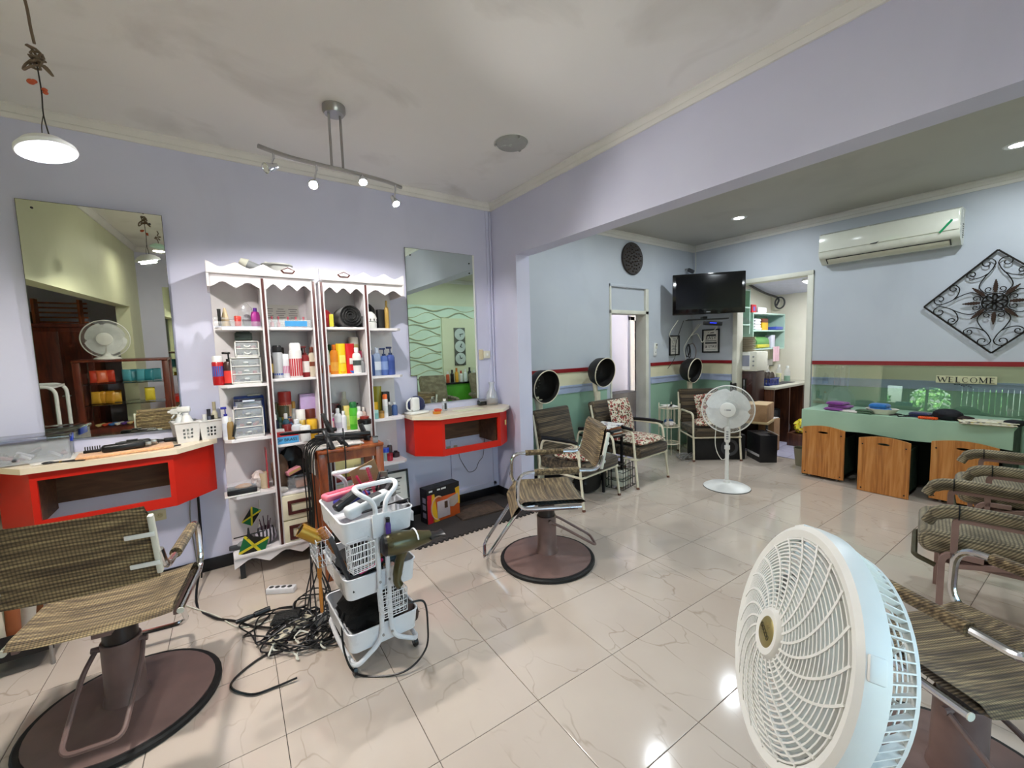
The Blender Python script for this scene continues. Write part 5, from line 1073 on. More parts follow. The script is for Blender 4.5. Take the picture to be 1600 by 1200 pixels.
MB().tube(bez([(-.10, .62, .70), (-.12, .45, .35), (-.05, .30, .21), (.02, .25, .29), (.0, .15, .35), (.01, .03, .5)], 8), .004, 6).obj('power_cord', M_WHITE2, pf)
# ================================================================== THINGS ON THE ALCOVE WALLS
# television across the corner
tc_ = V((5.33, 3.02, 2.13)); e = thing('television', 'black flat television mounted across the alcove corner', 'television', tc_, -49); MB().box((0, 0, 0), (.88, .05, .53), b=.008).obj('casing', M_BLACKG, e)
MB().box((0, -.0262, .02), (.80, .002, .43)).obj('screen', mat('dark screen', '07080a', .1), e); MB().box((0, -.027, -.238), (.05, .002, .008)).obj('maker_mark', M_GREY, e); MB().box((0, .06, 0), (.3, .08, .3), b=.01).obj('rear_hump', M_BLACK, e); MB().cyl((0, .08, 0), (0, .42, .0), .025).box((0, .42, 0), (.12, .02, .2)).obj('wall_bracket', M_BLACK, e)
sh = thing('media_shelf', 'thin black shelf below the television', 'shelf', (5.36, 3.05, 1.80), -49); MB().box((0, .02, 0), (.5, .2, .012), b=.003).obj('shelf_board', M_BLACK, sh); MB().box((0, .2, .03), (.05, .2, .03)).obj('bracket', M_BLACK, sh)
mp = thing('media_player', 'small black media box with a blue display hanging under the television', 'media player', (5.41, 3.0, 1.742), -55, ry=6); MB().box((0, 0, 0), (.22, .15, .05), b=.006).obj('player_case', M_BLACK, mp); MB().box((.0, -.076, .004), (.08, .002, .012)).obj('display', emit('blue display', '2b3cff', 1.2), mp)
mb = MB()
def wire(pts, r=.0035, n=6): return MB().tube(bez(pts, n), r, 5)
for k, (pts, m, lb) in enumerate([
    ([(5.22, 3.3, 1.8), (5.2, 3.4, 1.5), (5.25, 3.45, 1.3), (5.1, 3.46, 1.15)], M_BLACK, 'black lead hanging from the television past the small framed notice'),
    ([(5.12, 3.32, 1.8), (5.08, 3.42, 1.62), (5.25, 3.46, 1.5), (5.3, 3.47, 1.38)], M_WHITE2, 'white lead looping beside the small framed notice'),
    ([(5.45, 3.18, 1.75), (5.42, 3.3, 1.6), (5.55, 3.3, 1.62), (5.6, 3.25, 1.5), (5.62, 3.2, 1.6), (5.68, 3.1, 1.68), (5.6, 3.05, 1.76)], M_WHITE2, 'white lead looping under the media box'),
    ([(5.5, 3.25, 1.75), (5.45, 3.4, 1.5), (5.42, 3.42, 1.4), (5.44, 3.4, 1.25), (5.35, 3.4, 1.15)], M_WHITE2, 'white lead running down the alcove corner'),
    ([(5.74, 3.45, 2.88), (5.75, 3.45, 2.6), (5.72, 3.46, 2.3), (5.6, 3.3, 2.2)], M_WHITE2, 'white lead dropping from the ceiling to the television')]):
    tag(MB().tube(bez(pts, 7), .0045, 6).obj('cable', m), lb, 'cable')
c = thing('coiled_cord', 'black coiled cord hanging in the corner below the television', 'cable', (5.5, 3.40, 1.36)); MB().tube([(.04*cos(t*2.1)+.005*sin(t), .02*sin(t), .02+.09*sin(t*2.1)+.01*cos(3*t)) for t in [i*.25 for i in range(70)]], .0045, 5).obj('coil', M_BLACK, c); MB().tube(bez([(.0, 0, .1), (.07, -.03, .12), (.11, -.05, .02), (.08, -.04, -.1), (.03, 0, -.12)], 6), .004, 5).obj('lead', mat('brown lead', '6a4a34', .5), c)
cb = thing('ceiling_sensor', 'small camera bracket in the alcove corner under the ceiling', 'camera', (5.62, 3.46, 2.55)); MB().cyl((0, .07, .0), (0, .0, .0), .012).obj('arm', M_GREY, cb); MB(TM(rx=30)).box((0, -.03, -.02), (.05, .09, .05), b=.01).obj('camera_body', M_DKGREY, cb)
# framed prints
def picture(label, c, w, h_, rz, lines, name='framed_print'):
    e = thing(name, label, 'picture', c, rz); fr = MB(); t = .018
    for x, z, a, b in ((0, h_/2-t/2, w, t), (0, -h_/2+t/2, w, t), (-w/2+t/2, 0, t, h_), (w/2-t/2, 0, t, h_)): fr.box((x, -.012, z), (a, .022, b), b=.003)
    fr.obj('picture_frame', M_BLACK, e); MB().box((0, -.004, 0), (w-t, .006, h_-t)).obj('print_sheet', M_PAPER, e)
    for s, sz, z, sx in lines:
        if s == '-': MB().box((0, -.0078, z), (sx, .001, sz)).obj('print_line', M_DKGREY, e)
        else: text(s, sz, M_BLACK, e, TM((0, -.0078, z), 90, 0, 0), sx=sx)
    return e
picture('black framed print lettered EASY beside the kitchen doorway', (XD-.001, 3.247, 1.515), .255, .335, -90, [('-', .012, .115, .09), ('-', .026, .08, .15), ('EASY', .062, .04, 1.15), ('-', .008, .0, .16), ('-', .022, -.03, .17), ('& STAY', .05, -.085, 1.05), ('-', .006, -.12, .14)])
picture('small black framed notice between the doorway and the corner', (5.345, YA-.001, 1.466), .235, .285, 0, [('-', .006, .09-.022*k, .11 if k % 3 else .08) for k in range(9)], 'framed_notice')
ic = thing('thermostat', 'white wall remote holder beside the boarded doorway', 'remote', (4.905, YA, 1.42)); MB().box((0, -.01, 0), (.05, .02, .17), b=.005).obj('holder', M_WHITE, ic); MB().box((.01, -.022, .045), (.04, .012, .07), b=.004).obj('remote_body', M_WHITE2, ic); MB().box((.012, -.029, .06), (.022, .002, .02)).obj('display', M_DKGREY, ic); MB().cyl((0, -.022, -.04), (0, -.018, -.04), .008, n=10).obj('knob', M_GREY, ic)
# carved disc
cd_ = thing('carved_disc', 'dark carved wooden disc above the boarded doorway', 'wall art', (4.43, YA-.002, 2.585)); Sx = TM(rx=90)
MB(Sx).lathe([(0, .0), (.2, .0), (.205, .012), (.198, .024), (.185, .02), (0, .016)], 44).obj('disc_body', mat('dark carved wood', '2c2521', .5, 0., .3, 30., .5, 40), cd_)
mb = MB(Sx); rnd = random.Random(4)
for k in range(46):
    a = k*2.4; r_ = .175*sqrt((k+.5)/46); mb.ball((r_*cos(a), r_*sin(a), .02), (.017, .011, .012), 8, 5, TM(rz=0))
mb.obj('carved_petal', mat('carved petal', '3a302a', .35, 0., .25, 30.), cd_)
# ---- air conditioner
ay0, ay1, az0, az1 = .80, 1.895, 2.33, 2.665; ac = thing('air_conditioner', 'white wall-mounted split air conditioner with a green energy sticker', 'air conditioner', (XD, (ay0+ay1)/2, az0)); L = ay1-ay0; Hh = az1-az0
prof = [(0, .02), (0, Hh), (-.15, Hh), (-.19, Hh-.02), (-.205, Hh*.6), (-.205, .105), (-.19, .07), (-.17, .055), (-.10, .0), (-.04, .0)]
n = len(prof); vs = [(x, s*(L/2), z) for s in (-1, 1) for x, z in prof]; MB().add(vs, [[i, (i+1) % n, n+(i+1) % n, n+i] for i in range(n)]+[list(range(n)), list(range(n, 2*n))]).obj('casing', mat('ac white', 'd8d9cc', .25, coat=.3), ac, 40)
MB().box((-.21, 0, .19+.03), (.012, L-.01, Hh-.155), b=.006).obj('front_panel', mat('ac panel', 'dcddd0', .15, 0., .02, coat=.5), ac)
MB(TM((-.137, 0, .026), ry=-52)).box((0, 0, 0), (.012, L-.14, .075), b=.004).obj('louver', mat('ac louver', 'cfccb8', .35), ac); MB(TM((-.142, 0, .024), ry=-52)).bb((-.004, -L/2+.06, .036), (.003, L/2-.06, .041)).bb((-.004, -L/2+.06, -.03), (.003, -L/2+.066, .04)).bb((-.004, L/2-.066, -.03), (.003, L/2-.06, .04)).obj('louver_gap', M_BLACK, ac)
MB(TM((-.2175, -L/2+.09, .17), rx=38)).box((0, 0, 0), (.002, .018, .13)).obj('energy_sticker', mat('green sticker', '0f8a55', .4), ac); MB().prism([(-.02, 0), (.03, 0), (.05, .018), (.02, .01), (-.02, .008)], -.001, .001, Matrix(((0, 0, 1, -.217), (-1, 0, 0, .07), (0, 1, 0, .125), (0, 0, 0, 1)))).obj('maker_mark', M_DKGREY, ac)
mb = MB()
for k in range(7): mb.box((-.06-.0*k, -L/2-.001, .19-.02*k), (.05, .002, .006))
mb.obj('side_vent', M_DKGREY, ac)
# ---- wrought iron square set on its corner
wi = thing('iron_wall_art', 'black wrought-iron diamond panel with scrolls and leaves', 'wall art', (XD-.03, .578, 1.781)); Wd = Matrix(((0, 0, -1, 0), (-1, 0, 0, 0), (0, 1, 0, 0), (0, 0, 0, 1))); hd = .463
M_IRON = mat('black iron', '17130f', .45, .5, .2, 20)
c4 = [V((hd, 0, 0)), V((0, hd, 0)), V((-hd, 0, 0)), V((0, -hd, 0))]
for i in range(4): MB(Wd).tube([c4[i], c4[(i+1) % 4]], .010, 4).obj('frame_bar', M_IRON, wi)
def spiral(cx, cy, r0, a0, turns, sg): return [(cx+r0*(1-.8*t)*cos(a0+sg*2*pi*turns*t), cy+r0*(1-.8*t)*sin(a0+sg*2*pi*turns*t), 0) for t in [i/18 for i in range(19)]]
for k in range(4):
    Mk = Wd @ Matrix.Rotation(k*pi/2, 4, 'Z')
    for s in (1, -1):
        Ms = Mk @ Matrix.Diagonal((s, 1, 1, 1))
        # big petal stem from the rosette out to the corner, ending in an outward scroll
        st = bez([(.035, .065, 0), (.075, .10, 0), (.1, .15, 0), (.075, .22, 0), (.03, .29, 0), (.008, .345, 0)], 5); sc = spiral(.058, .352, .05, pi, 1.15, -1)
        MB(Ms).tube(st+sc, .0045, 5).obj('scroll', M_IRON, wi)
        MB(Ms).tube(bez([(.045, .265, 0), (.09, .235, 0), (.145, .225, 0), (.182, .25, 0)], 5)+spiral(.15, .262, .034, -.3, 1.1, 1), .0045, 5).obj('scroll', M_IRON, wi)
        MB(Ms).tube(spiral(.04, .115, .03, -2.2, 1.1, 1), .004, 5).obj('scroll', M_IRON, wi)
    for a in (0, pi/4):
        lf = []; n = 14
        for i in range(n+1): t = i/n; lf.append(((.016*sin(pi*t)**.7+.006*abs(sin(t*22)))*(1-.5*t), .085+.12*t))
        MB(Mk @ Matrix.Rotation(a, 4, 'Z')).prism(lf+[(-x, y) for x, y in lf[::-1]], -.004, .004).obj('iron_leaf', mat('bronze leaf', '33231a', .45, .5, .3, 30), wi)
for k in range(8): MB(Wd @ Matrix.Rotation(k*pi/4, 4, 'Z')).tube([(.014*cos(t), .043+.026*sin(t), 0) for t in [2*pi*i/14 for i in range(14)]], .0065, 5, True).obj('rosette_petal', M_IRON, wi)
MB(Wd).tube([(.078*cos(t), .078*sin(t), 0) for t in [2*pi*i/30 for i in range(30)]], .006, 6, True).ball((0, 0, 0), .014, 10, 6).obj('rosette_ring', M_IRON, wi)
# ================================================================== SHAMPOO COUNTER
by0, by1, bx0, bz = .37, 1.862, 5.2, .735
bs = thing('shampoo_counter', 'mint green shampoo counter running along the alcove wall', 'counter', (bx0, by0, 0)); Lb = by1-by0
# front fascia with a wavy lower edge, top slab with a sunk trough
nn = 24; low = [(Lb*i/nn, .545-.012*i/nn*1.+.012*sin(i*.5)-(.0 if i < nn-2 else .0)) for i in range(nn+1)]
MB().prism(low+[(Lb, bz), (0, bz)], 0, .03, Matrix(((0, 0, 1, 0), (1, 0, 0, 0), (0, 1, 0, 0), (0, 0, 0, 1)))).obj('fascia', M_BASIN, bs)
MB().bb((.03, 0, bz-.04), (.60, Lb, bz-.0005), .002).obj('counter_slab', M_BASIN, bs)
MB().bb((.05, .0, 0), (.6, .05, bz-.04)).bb((.05, Lb-.05, 0), (.6, Lb, bz-.04)).bb((.5, .05, 0), (.6, Lb-.05, bz-.2)).obj('support', mat('dark green recess', '2c3a30', .7), bs)
# rolling bins with pine fronts
def pine_bin(label, y, x, w, z0, hh, casters, tilt):
    e = thing('rolling_bin', label, 'bin', (x, y, 0), -90+tilt, 'pine-fronted rolling bins'); n = 16
    top = [(w/2*(1-2*i/n), z0+hh-.03+.03*sin(pi*i/n)) for i in range(n+1)]
    hole = [(.045*cos(t), z0+hh-.07+.011*sin(t)) for t in [2*pi*i/16 for i in range(16)]]
    S = Matrix(((1, 0, 0, 0), (0, 0, 1, 0), (0, 1, 0, 0), (0, 0, 0, 1)))
    # front board built as two halves round the hand slot
    zc = z0+hh-.07; ring_up = [(.045*cos(pi*i/8), zc+.011*sin(pi*i/8)) for i in range(9)]; ring_dn = [(.045*cos(pi*i/8), zc-.011*sin(pi*i/8)) for i in range(9)]
    up = [(w/2, zc)]+top+[(-w/2, zc)]+ring_up[::-1]; dn = [(w/2, zc)]+ring_dn+[(-w/2, zc), (-w/2, z0), (w/2, z0)]
    MB().prism(up, -.018, 0, S).prism(dn, -.018, 0, S).obj('front_board', M_PINE, e)
    MB().bb((-w/2+.02, .0, z0+.02), (-w/2+.035, .4, z0+hh-.12)).bb((w/2-.035, 0, z0+.02), (w/2-.02, .4, z0+hh-.12)).bb((-w/2+.02, .385, z0+.02), (w/2-.02, .4, z0+hh-.12)).bb((-w/2+.02, 0, z0+.02), (w/2-.02, .4, z0+.035)).obj('bin_box', mat('dark green board', '35473a', .6), e)
    mb = MB()
    for sx in (-1, 1): mb.cyl((sx*w*.42, -.0195, z0+.03), (sx*w*.42, -.017, z0+.03), .007, n=8).cyl((sx*w*.42, -.0195, z0+hh-.085), (sx*w*.42, -.017, z0+hh-.085), .007, n=8)
    mb.obj('screw_hole', M_BLACK, e)
    if casters:
        for sx in (-1, 1):
            for yy in (.03, .36): MB().cyl((sx*w*.33-.008, yy, .0145), (sx*w*.33+.008, yy, .0145), .014, n=12).obj('caster', M_GREY, e)
    return e
pine_bin('pine-fronted rolling bin at the kitchen end of the shampoo counter', 1.655, 5.20, .375, .03, .545, True, 0)
pine_bin('darker pine-fronted bin pulled out in the middle of the shampoo counter', 1.135, 5.085, .375, .004, .55, False, 0)
pine_bin('pine-fronted bin behind the mauve armchair arms', .635, 5.2, .40, .03, .55, True, 0)
wb = thing('waste_tub', 'beige tub between the shampoo counter and the kitchen doorway', 'tub', (5.62, 1.98, 0)); MB().lathe([(0, 0), (.08, 0), (.1, .2), (.105, .21), (.098, .21), (.078, .008), (0, .008)], 20).obj('tub_wall', cm('8f8a72', .6), wb)
# leaning glass splash with lettering
gl = thing('glass_splash', 'tall glass splash panel leaning on the wall behind the shampoo counter', 'glass panel', (5.775, by0-.05, bz), 0, ry=4.6); MB().bb((-.003, 0, 0), (.003, 1.65, .455)).obj('glass_sheet', M_SPLASH, gl)
# WELCOME in serif capitals
M_LET = mat('letter black', '1b1d22', .6)
def serif_letter(ch):
    """strokes (x0,z0,x1,z1,width) in a 1 x 1 cell, with serifs"""
    T, t = .16, .07
    d = {'W': [(.02, 1, .28, 0, T), (.28, 0, .5, .85, t), (.5, .85, .74, 0, T), (.74, 0, .98, 1, t)], 'E': [(.22, 0, .22, 1, T), (.15, .97, .85, .97, t), (.2, .5, .65, .5, t), (.15, .03, .88, .03, t)],
         'L': [(.25, 0, .25, 1, T), (.15, .03, .88, .03, t)], 'M': [(.15, 0, .15, 1, t), (.15, 1, .5, .1, T), (.5, .1, .85, 1, t), (.85, 0, .85, 1, T)], 'C': [], 'O': []}[ch]
    sf = {'W': [(.02, 1), (.98, 1), (.5, .86)], 'E': [(.22, 0), (.22, 1)], 'L': [(.25, 0), (.25, 1)], 'M': [(.15, 0), (.85, 0), (.12, 1), (.88, 1)], 'C': [], 'O': []}[ch]
    return d, sf
wl = thing('welcome_lettering', 'black serif WELCOME lettering stuck along the dado', 'sign', (5.79, .915, 1.066)); S_ = Matrix(((0, 0, -1, 0), (-1, 0, 0, 0), (0, 1, 0, 0), (0, 0, 0, 1)))
MB(S_).bb((-.012, -.035, -.003), (.385, .036, -.001)).obj('backing_strip', mat('sticker film', 'c6c4a0', .5), wl)
cx = 0.
for ch, wd in (('W', .066), ('E', .041), ('L', .041), ('C', .045), ('O', .05), ('M', .059), ('E', .041)):
    mb = MB(S_ @ Matrix.Translation((cx, -.026, 0))); hh = .05; st, sf = serif_letter(ch)
    for x0, z0, x1, z1, w_ in st:
        a, b = V((x0*wd, z0*hh, 0)), V((x1*wd, z1*hh, 0)); d = (b-a).normalized(); nn_ = V((-d.y, d.x, 0))*w_*.026; mb.add([a-nn_, b-nn_, b+nn_, a+nn_]+[p+V((0, 0, .002)) for p in (a-nn_, b-nn_, b+nn_, a+nn_)], [[0, 1, 2, 3], [4, 5, 6, 7], [0, 1, 5, 4], [1, 2, 6, 5], [2, 3, 7, 6], [3, 0, 4, 7]])
    for x, z in sf: mb.box((x*wd, z*hh, .001), (.018, .003, .002))
    if ch in 'CO':
        n = 26; a0, a1 = (0, 2*pi) if ch == 'O' else (.7, 2*pi-.7); outer = []; inner = []
        for i in range(n+1):
            t = a0+(a1-a0)*i/n; outer.append((wd*.5+wd*.46*cos(t), hh*.5+hh*.52*sin(t))); inner.append((wd*.5+wd*(.46-.1*abs(cos(t))-.035)*cos(t), hh*.5+hh*.46*sin(t)))
        vs = [(x, y, z) for x, y in outer+inner for z in (0, .002)]; m2 = n+1; fs = []
        for i in range(n):
            o0, o1, i0, i1 = 2*i, 2*i+2, 2*(m2+i), 2*(m2+i+1); fs += [[o0+1, o1+1, i1+1, i0+1], [o0, o1, i1, i0], [o0, o1, o1+1, o0+1], [i0, i1, i1+1, i0+1]]
        mb.add(vs, fs)
    mb.obj('letter', M_LET, wl); cx += wd+.0055
mb = MB(S_)
for k, (x, z) in enumerate([(.12, -.046), (.135, -.05), (.165, -.055), (.18, -.06), (.195, -.052), (.21, -.058), (.225, -.066), (.15, -.044)]): mb.ball((x, z, 0), (.008, .004, .001), 7, 4)
mb.obj('bird_mark', M_LET, wl)
# towels and caps along the counter
def folded(name, label, cat, loc, rz, sz, m, layers=3, seed=1, group=None):
    e = thing(name, label, cat, loc, rz, group); rnd = random.Random(seed); hh = sz[2]/layers
    for k in range(layers):
        o = MB(); dx, dy = rnd.uniform(-.012, .012), rnd.uniform(-.012, .012); o.pillow((dx, dy, hh*(k+.5)), (sz[0]*(1-.06*k), sz[1]*(1-.05*k), hh*1.25), n=13, puff=.32, e=5); o.obj('fold', m, e, 60)
    return e
zt = bz
def onc(px, py, x=5.33): p = atX(px, py, x); return (x, p.y, zt)
folded('bath_towel', 'folded purple towel on the shampoo counter', 'towel', onc(1311, 636, 5.34), 80, (.20, .16, .09), M_TERRY('purple terry', '7a2f86'), 3, 2)
folded('hand_towel', 'white cloth under the purple towel', 'towel', onc(1330, 640, 5.28), 75, (.16, .1, .02), M_TERRY('white terry', 'd8cfca'), 1, 5)
folded('hand_towel', 'dark green cloth lying between the purple and blue towels', 'towel', onc(1352, 641, 5.29), 85, (.16, .12, .035), M_TERRY('green terry', '1f4a22'), 2, 6)
folded('bath_towel', 'folded bright blue towel in a white basin', 'towel', (5.34, onc(1374, 636, 5.34)[1], zt+.02), 85, (.16, .13, .08), M_TERRY('blue terry', '1f6fb8'), 2, 3)
e = thing('wash_basin', 'shallow white basin holding the bright blue towel', 'basin', onc(1378, 640, 5.34)); MB(Matrix.Diagonal((.85, 1.15, 1, 1))).lathe([(0, .004), (.08, .004), (.11, .05), (.115, .055), (.1, .055), (.078, .012), (0, .012)], 26).obj('basin_wall', cm('ddd8c8', .4), e)
folded('swim_cap', 'navy cap lying beside an orange comb on the shampoo counter', 'cap', onc(1437, 650, 5.35), 80, (.16, .12, .045), M_TERRY('navy terry', '10194a'), 2, 9)
e = thing('orange_comb', 'wide orange comb on the edge of the shampoo counter', 'comb', onc(1450, 655, 5.26), -88); MB().box((0, 0, .012), (.13, .05, .018), b=.004).obj('comb_spine', cm('e85a1e'), e)
for k in range(9): MB().box((-.052+k*.013, -.035, .012), (.007, .035, .014), b=.002).obj('tooth', cm('e85a1e'), e)
e = blobbag('shower_bonnet', 'round black cap on the shampoo counter beside the orange comb', (5.32, onc(1480, 655, 5.32)[1], zt), (.075, .1, .05), mat('black cloth', '0e0f18', .8), 31, cat='cap', amp=.08)
blobbag('dark_net', 'dark brown hair net beside the round black cap', (5.31, onc(1505, 660, 5.31)[1], zt), (.05, .07, .025), mat('brown net', '2a1c1a', .9), 33, cat='hair net')
e = thing('black_lace', 'black lace band on the shampoo counter', 'band', onc(1406, 648, 5.3)); MB().tube([(.05*cos(t)+.01*cos(5*t), .06*sin(t)+.012*sin(4*t), .008+.005*sin(3*t)) for t in [2*pi*i/40 for i in range(40)]], .006, 6, True).obj('band_loop', M_BLACK, e)
e = thing('newspaper', 'folded newspaper overhanging the shampoo counter', 'newspaper', (5.26, onc(1540, 662, 5.26)[1], zt), -84); M_NEWS = m_spots('newsprint', 'cfcbb8', ['a79f86', 'd8c98a', '8d8a80'], 14., .9)
for k, (dx, dy) in enumerate([(0, 0), (.015, -.02), (-.01, .01), (.02, .012)]): MB().box((dx, dy, .004+.007*k), (.3, .2, .006), TM(rz=3*k), b=.002).obj('sheet', M_NEWS, e)
folded('black_cloth', 'black cloth at the end of the newspaper', 'cloth', (5.3, onc(1585, 660, 5.3)[1], zt+.003), 70, (.09, .12, .04), mat('black cloth', '0e0f18', .8), 1, 12)
# ================================================================== KITCHEN SEEN THROUGH THE DOORWAY
def shelfunit(name, label, loc, w, d, zs, z0, z1, rz=0, m=M_SHELFG, back=None):
    e = thing(name, label, 'shelf', loc, rz)
    for s in (-1, 1): MB().bb((s*(w/2-.009)-.009, 0, z0), (s*(w/2-.009)+.009, d, z1)).obj('side_board', m, e)
    for z in zs: MB().bb((-w/2+.018, 0, z-.018), (w/2-.018, d, z)).obj('shelf_board', m, e)
    if back: MB().bb((-w/2, d-.008, z0), (w/2, d, z1)).obj('back_board', back, e)
    return e
MG = mat('shelf green back', '7da58a', .5)
shelfunit('linen_shelf', 'mint green kitchen wall shelf with linen and a green bread box', (6.95, 2.95, 0), 1.06, .27, (1.38, 1.655, 1.91), 1.36, 1.91, 0, M_SHELFG, MG)
shelfunit('tall_shelf', 'tall mint green shelf just inside the kitchen doorway', (6.20, 2.96, 0), .3, .26, (1.74, 1.985, 2.23), 1.6, 2.24, 0, M_SHELFG, MG)
kc = thing('kitchen_counter', 'brown wooden kitchen counter with a pale worktop', 'counter', (6.25, 2.58, 0))
MB().bb((-.02, -.02, .815), (1.36, .63, .85), .004).obj('worktop', cm('b4b3a4', .4), kc)
for x in (.0, .5, .98, 1.34): MB().bb((x, 0, 0), (x+.02, .62, .815)).obj('partition', M_DKWOOD, kc)
MB().bb((.02, .6, 0), (1.34, .62, .815)).obj('back_board', M_DKWOOD, kc); MB().bb((.3, .1, .849), (.95, .5, .856)).obj('sink_rim', M_DKGREY, kc)
e = thing('mini_fridge', 'small dark grey refrigerator under the kitchen counter', 'fridge', (6.51, 2.86, 0)); MB().box((0, .01, .25), (.40, .36, .5), b=.01).obj('cabinet_body', mat('dark fridge', '2c2f36', .4), e); MB().box((0, -.18, .25), (.39, .012, .48), b=.005).obj('door', mat('dark fridge', '2c2f36', .4), e)
e = thing('carton_box', 'tall brown carton beside the mini refrigerator', 'box', (6.12, 2.58, 0)); MB().box((0, 0, .22), (.18, .2, .44), b=.003).obj('carton', M_CARD, e); MB().box((0, 0, .445), (.16, .18, .006)).obj('paper_sheet', M_PAPER, e)
m_y = m_spots('yellow snack print', 'd8c81e', ['e6dc50', '7a3b9a', 'c23b2a'], 16., .5)
e2 = thing('low_crate', 'low dark crate holding the printed packet', 'box', (6.72, 2.40, 0)); MB().box((0, 0, .09), (.3, .26, .18), b=.006).obj('crate', M_DKWOOD, e2)
blobbag('grocery_bag', 'yellow and purple printed packet on a low crate by the kitchen counter', (6.7, 2.38, .1805), (.13, .1, .1), m_y, 41, amp=.3)
blobbag('handbag', 'dark handbag inside the kitchen counter', (6.98, 2.75, .001), (.1, .09, .2), cm('3a2e34', .7), 43)
# dish rack, plates, bottles on the worktop
e = thing('dish_rack', 'blue plastic dish rack heaped with dark dishes', 'dish rack', (6.52, 2.86, .8565)); r_ = MB().bb((-.15, -.17, 0), (.15, .17, .012)); 
for k in range(8):
    for sx in (-.15, .15): r_.box((sx, -.15+k*.043, .05), (.008, .012, .09))
for k in range(7):
    for sy in (-.17, .17): r_.box((-.13+k*.043, sy, .05), (.012, .008, .09))
r_.bb((-.155, -.175, .085), (.155, -.165, .1)).bb((-.155, .165, .085), (.155, .175, .1)).bb((-.155, -.175, .085), (-.145, .175, .1)).bb((.145, -.175, .085), (.155, .175, .1)); r_.obj('rack_frame', cm('24388c'), e)
for k in range(6): MB(TM((0, -.12+k*.045, .105), rx=90, ry=0)).lathe([(0, 0), (.05, 0), (.085, .012), (.085, .016), (.048, .006), (0, .006)], 20).obj('plate', cm('4a3d34', .4), e)
def kb(nm, label, loc, r, h_, body, cap, lev=None):
    e = thing(nm, label, 'bottle', loc); MB().lathe([(0, 0), (r, 0), (r, h_*.62), (r*.5, h_*.78), (r*.4, h_*.86), (0, h_*.86)], 16).obj('bottle_body', M_CLEAR, e); MB().lathe([(r*.45, h_*.85), (r*.45, h_), (0, h_)], 12).obj('cap', cm(cap), e)
    MB().lathe([(0, .004), (r*.9, .004), (r*.9, h_*(lev or .5)), (0, h_*(lev or .5))], 14).obj('liquid', cm(body), e); return e
kb('dish_soap', 'clear dish soap bottle with a yellow label by the sink', (7.05, 2.85, .8565), .04, .27, 'd6d28a', 'e6e6e0'); kb('dish_soap', 'clear bottle with green soap at the sink end', (7.35, 2.85, .8505), .045, .24, '2f8a54', 'dfe3df', .35); kb('dish_soap', 'tall clear jar beside the dish rack', (6.85, 2.93, .8565), .045, .26, 'b9b4a4', 'c9c5ba', .2)
# microwave on its dark cabinet
e = thing('dark_cupboard', 'dark red-brown cupboard carrying the microwave', 'cupboard', (6.175, 2.945, 0)); MB().bb((-.2, -.25, 0), (.05, .25, 1.08), .006).obj('cupboard_body', mat('dark cherry', '2b1512', .35), e); MB().bb((-.208, -.2, .55), (-.2, .2, 1.04), .002).obj('door', mat('dark cherry door', '351a16', .3), e); MB().bb((-.211, -.13, .62), (-.207, .13, .98)).obj('door_glass', mat('smoked pane', '0d0c0d', .1), e)
e = thing('microwave_oven', 'white microwave oven on the dark cupboard', 'microwave', (6.14, 2.88, 1.0805)); MB().box((0, 0, .135), (.34, .38, .27), b=.015).obj('oven_case', M_WHITE2, e); MB().box((-.172, .04, .14), (.01, .29, .24), b=.004).obj('door', M_WHITE, e); MB().box((-.178, .0, .145), (.004, .2, .15), b=.002).obj('window', mat('microwave window', '8b8fa0', .2), e)
mb = MB()
for k in range(3): mb.cyl((-.178, -.15, .2-k*.06), (-.17, -.15, .2-k*.06), .012, n=12)
mb.obj('dial', M_GREY, e)
e = thing('plate_stack', 'tall stack of cream plates on the microwave', 'plates', (6.08, 2.86, 1.3515))
for k in range(13): MB().lathe([(0, 0), (.06, 0), (.1, .012), (.1, .015), (.055, .006), (0, .006)], 24, c=(random.uniform(-.006, .006), random.uniform(-.006, .006), k*.0155)).obj('plate', cm('d2c8b4', .4) if k % 2 else cm('b9ac94', .4), e)
e = thing('wire_rack', 'small chrome wire rack leaning on the tall mint shelf', 'rack', (6.15, 2.9, 1.745)); mb = MB()
for k in range(6): mb.tube([(-.1+k*.04, -.02, .0), (-.1+k*.04, .08, .09), (-.1+k*.04, .14, .02)], .003, 5)
mb.obj('wire', M_STEEL, e)
# shelf goods
e = thing('bread_box', 'green rounded bread box on the kitchen wall shelf', 'bread box', (6.85, 3.08, 1.3805)); MB(TM((0, 0, .09), ry=90)).lathe([(0, -.2), (.085, -.2), (.09, -.19), (.09, .19), (.085, .2), (0, .2)], 22).obj('roll_top', cm('5f9450', .4), e); MB().box((0, -.03, .035), (.4, .13, .05), b=.01).obj('base_tray', cm('c2bb3c', .4), e)
folded('linen_pile', 'pile of folded white linen on the kitchen wall shelf', 'linen', (6.68, 3.08, 1.6555), 5, (.3, .2, .17), mat('white linen', 'd9d8dc', .9), 4, 51)
e = thing('tea_carton', 'yellow and brown carton beside the folded linen', 'box', (6.96, 3.08, 1.6555)); MB().box((0, 0, .06), (.2, .12, .12), b=.003).obj('carton', cm('d6a91e'), e); MB().box((0, 0, .15), (.2, .12, .06), b=.003).obj('carton_lid', cm('6a3320'), e)
e = thing('red_carton', 'red and white carton on top of the kitchen wall shelf', 'box', (6.55, 3.05, 1.9105)); MB().box((0, 0, .06), (.14, .1, .12), b=.003).obj('carton', cm('c01c2a'), e); MB().box((0, -.051, .06), (.06, .002, .06)).obj('printed_label', cm('5d64b8'), e)
e = thing('paper_roll_pack', 'white pack lying on top of the kitchen wall shelf', 'pack', (6.78, 3.05, 1.9105)); MB().box((0, 0, .045), (.28, .14, .09), b=.02).obj('pack_body', M_WHITE, e)
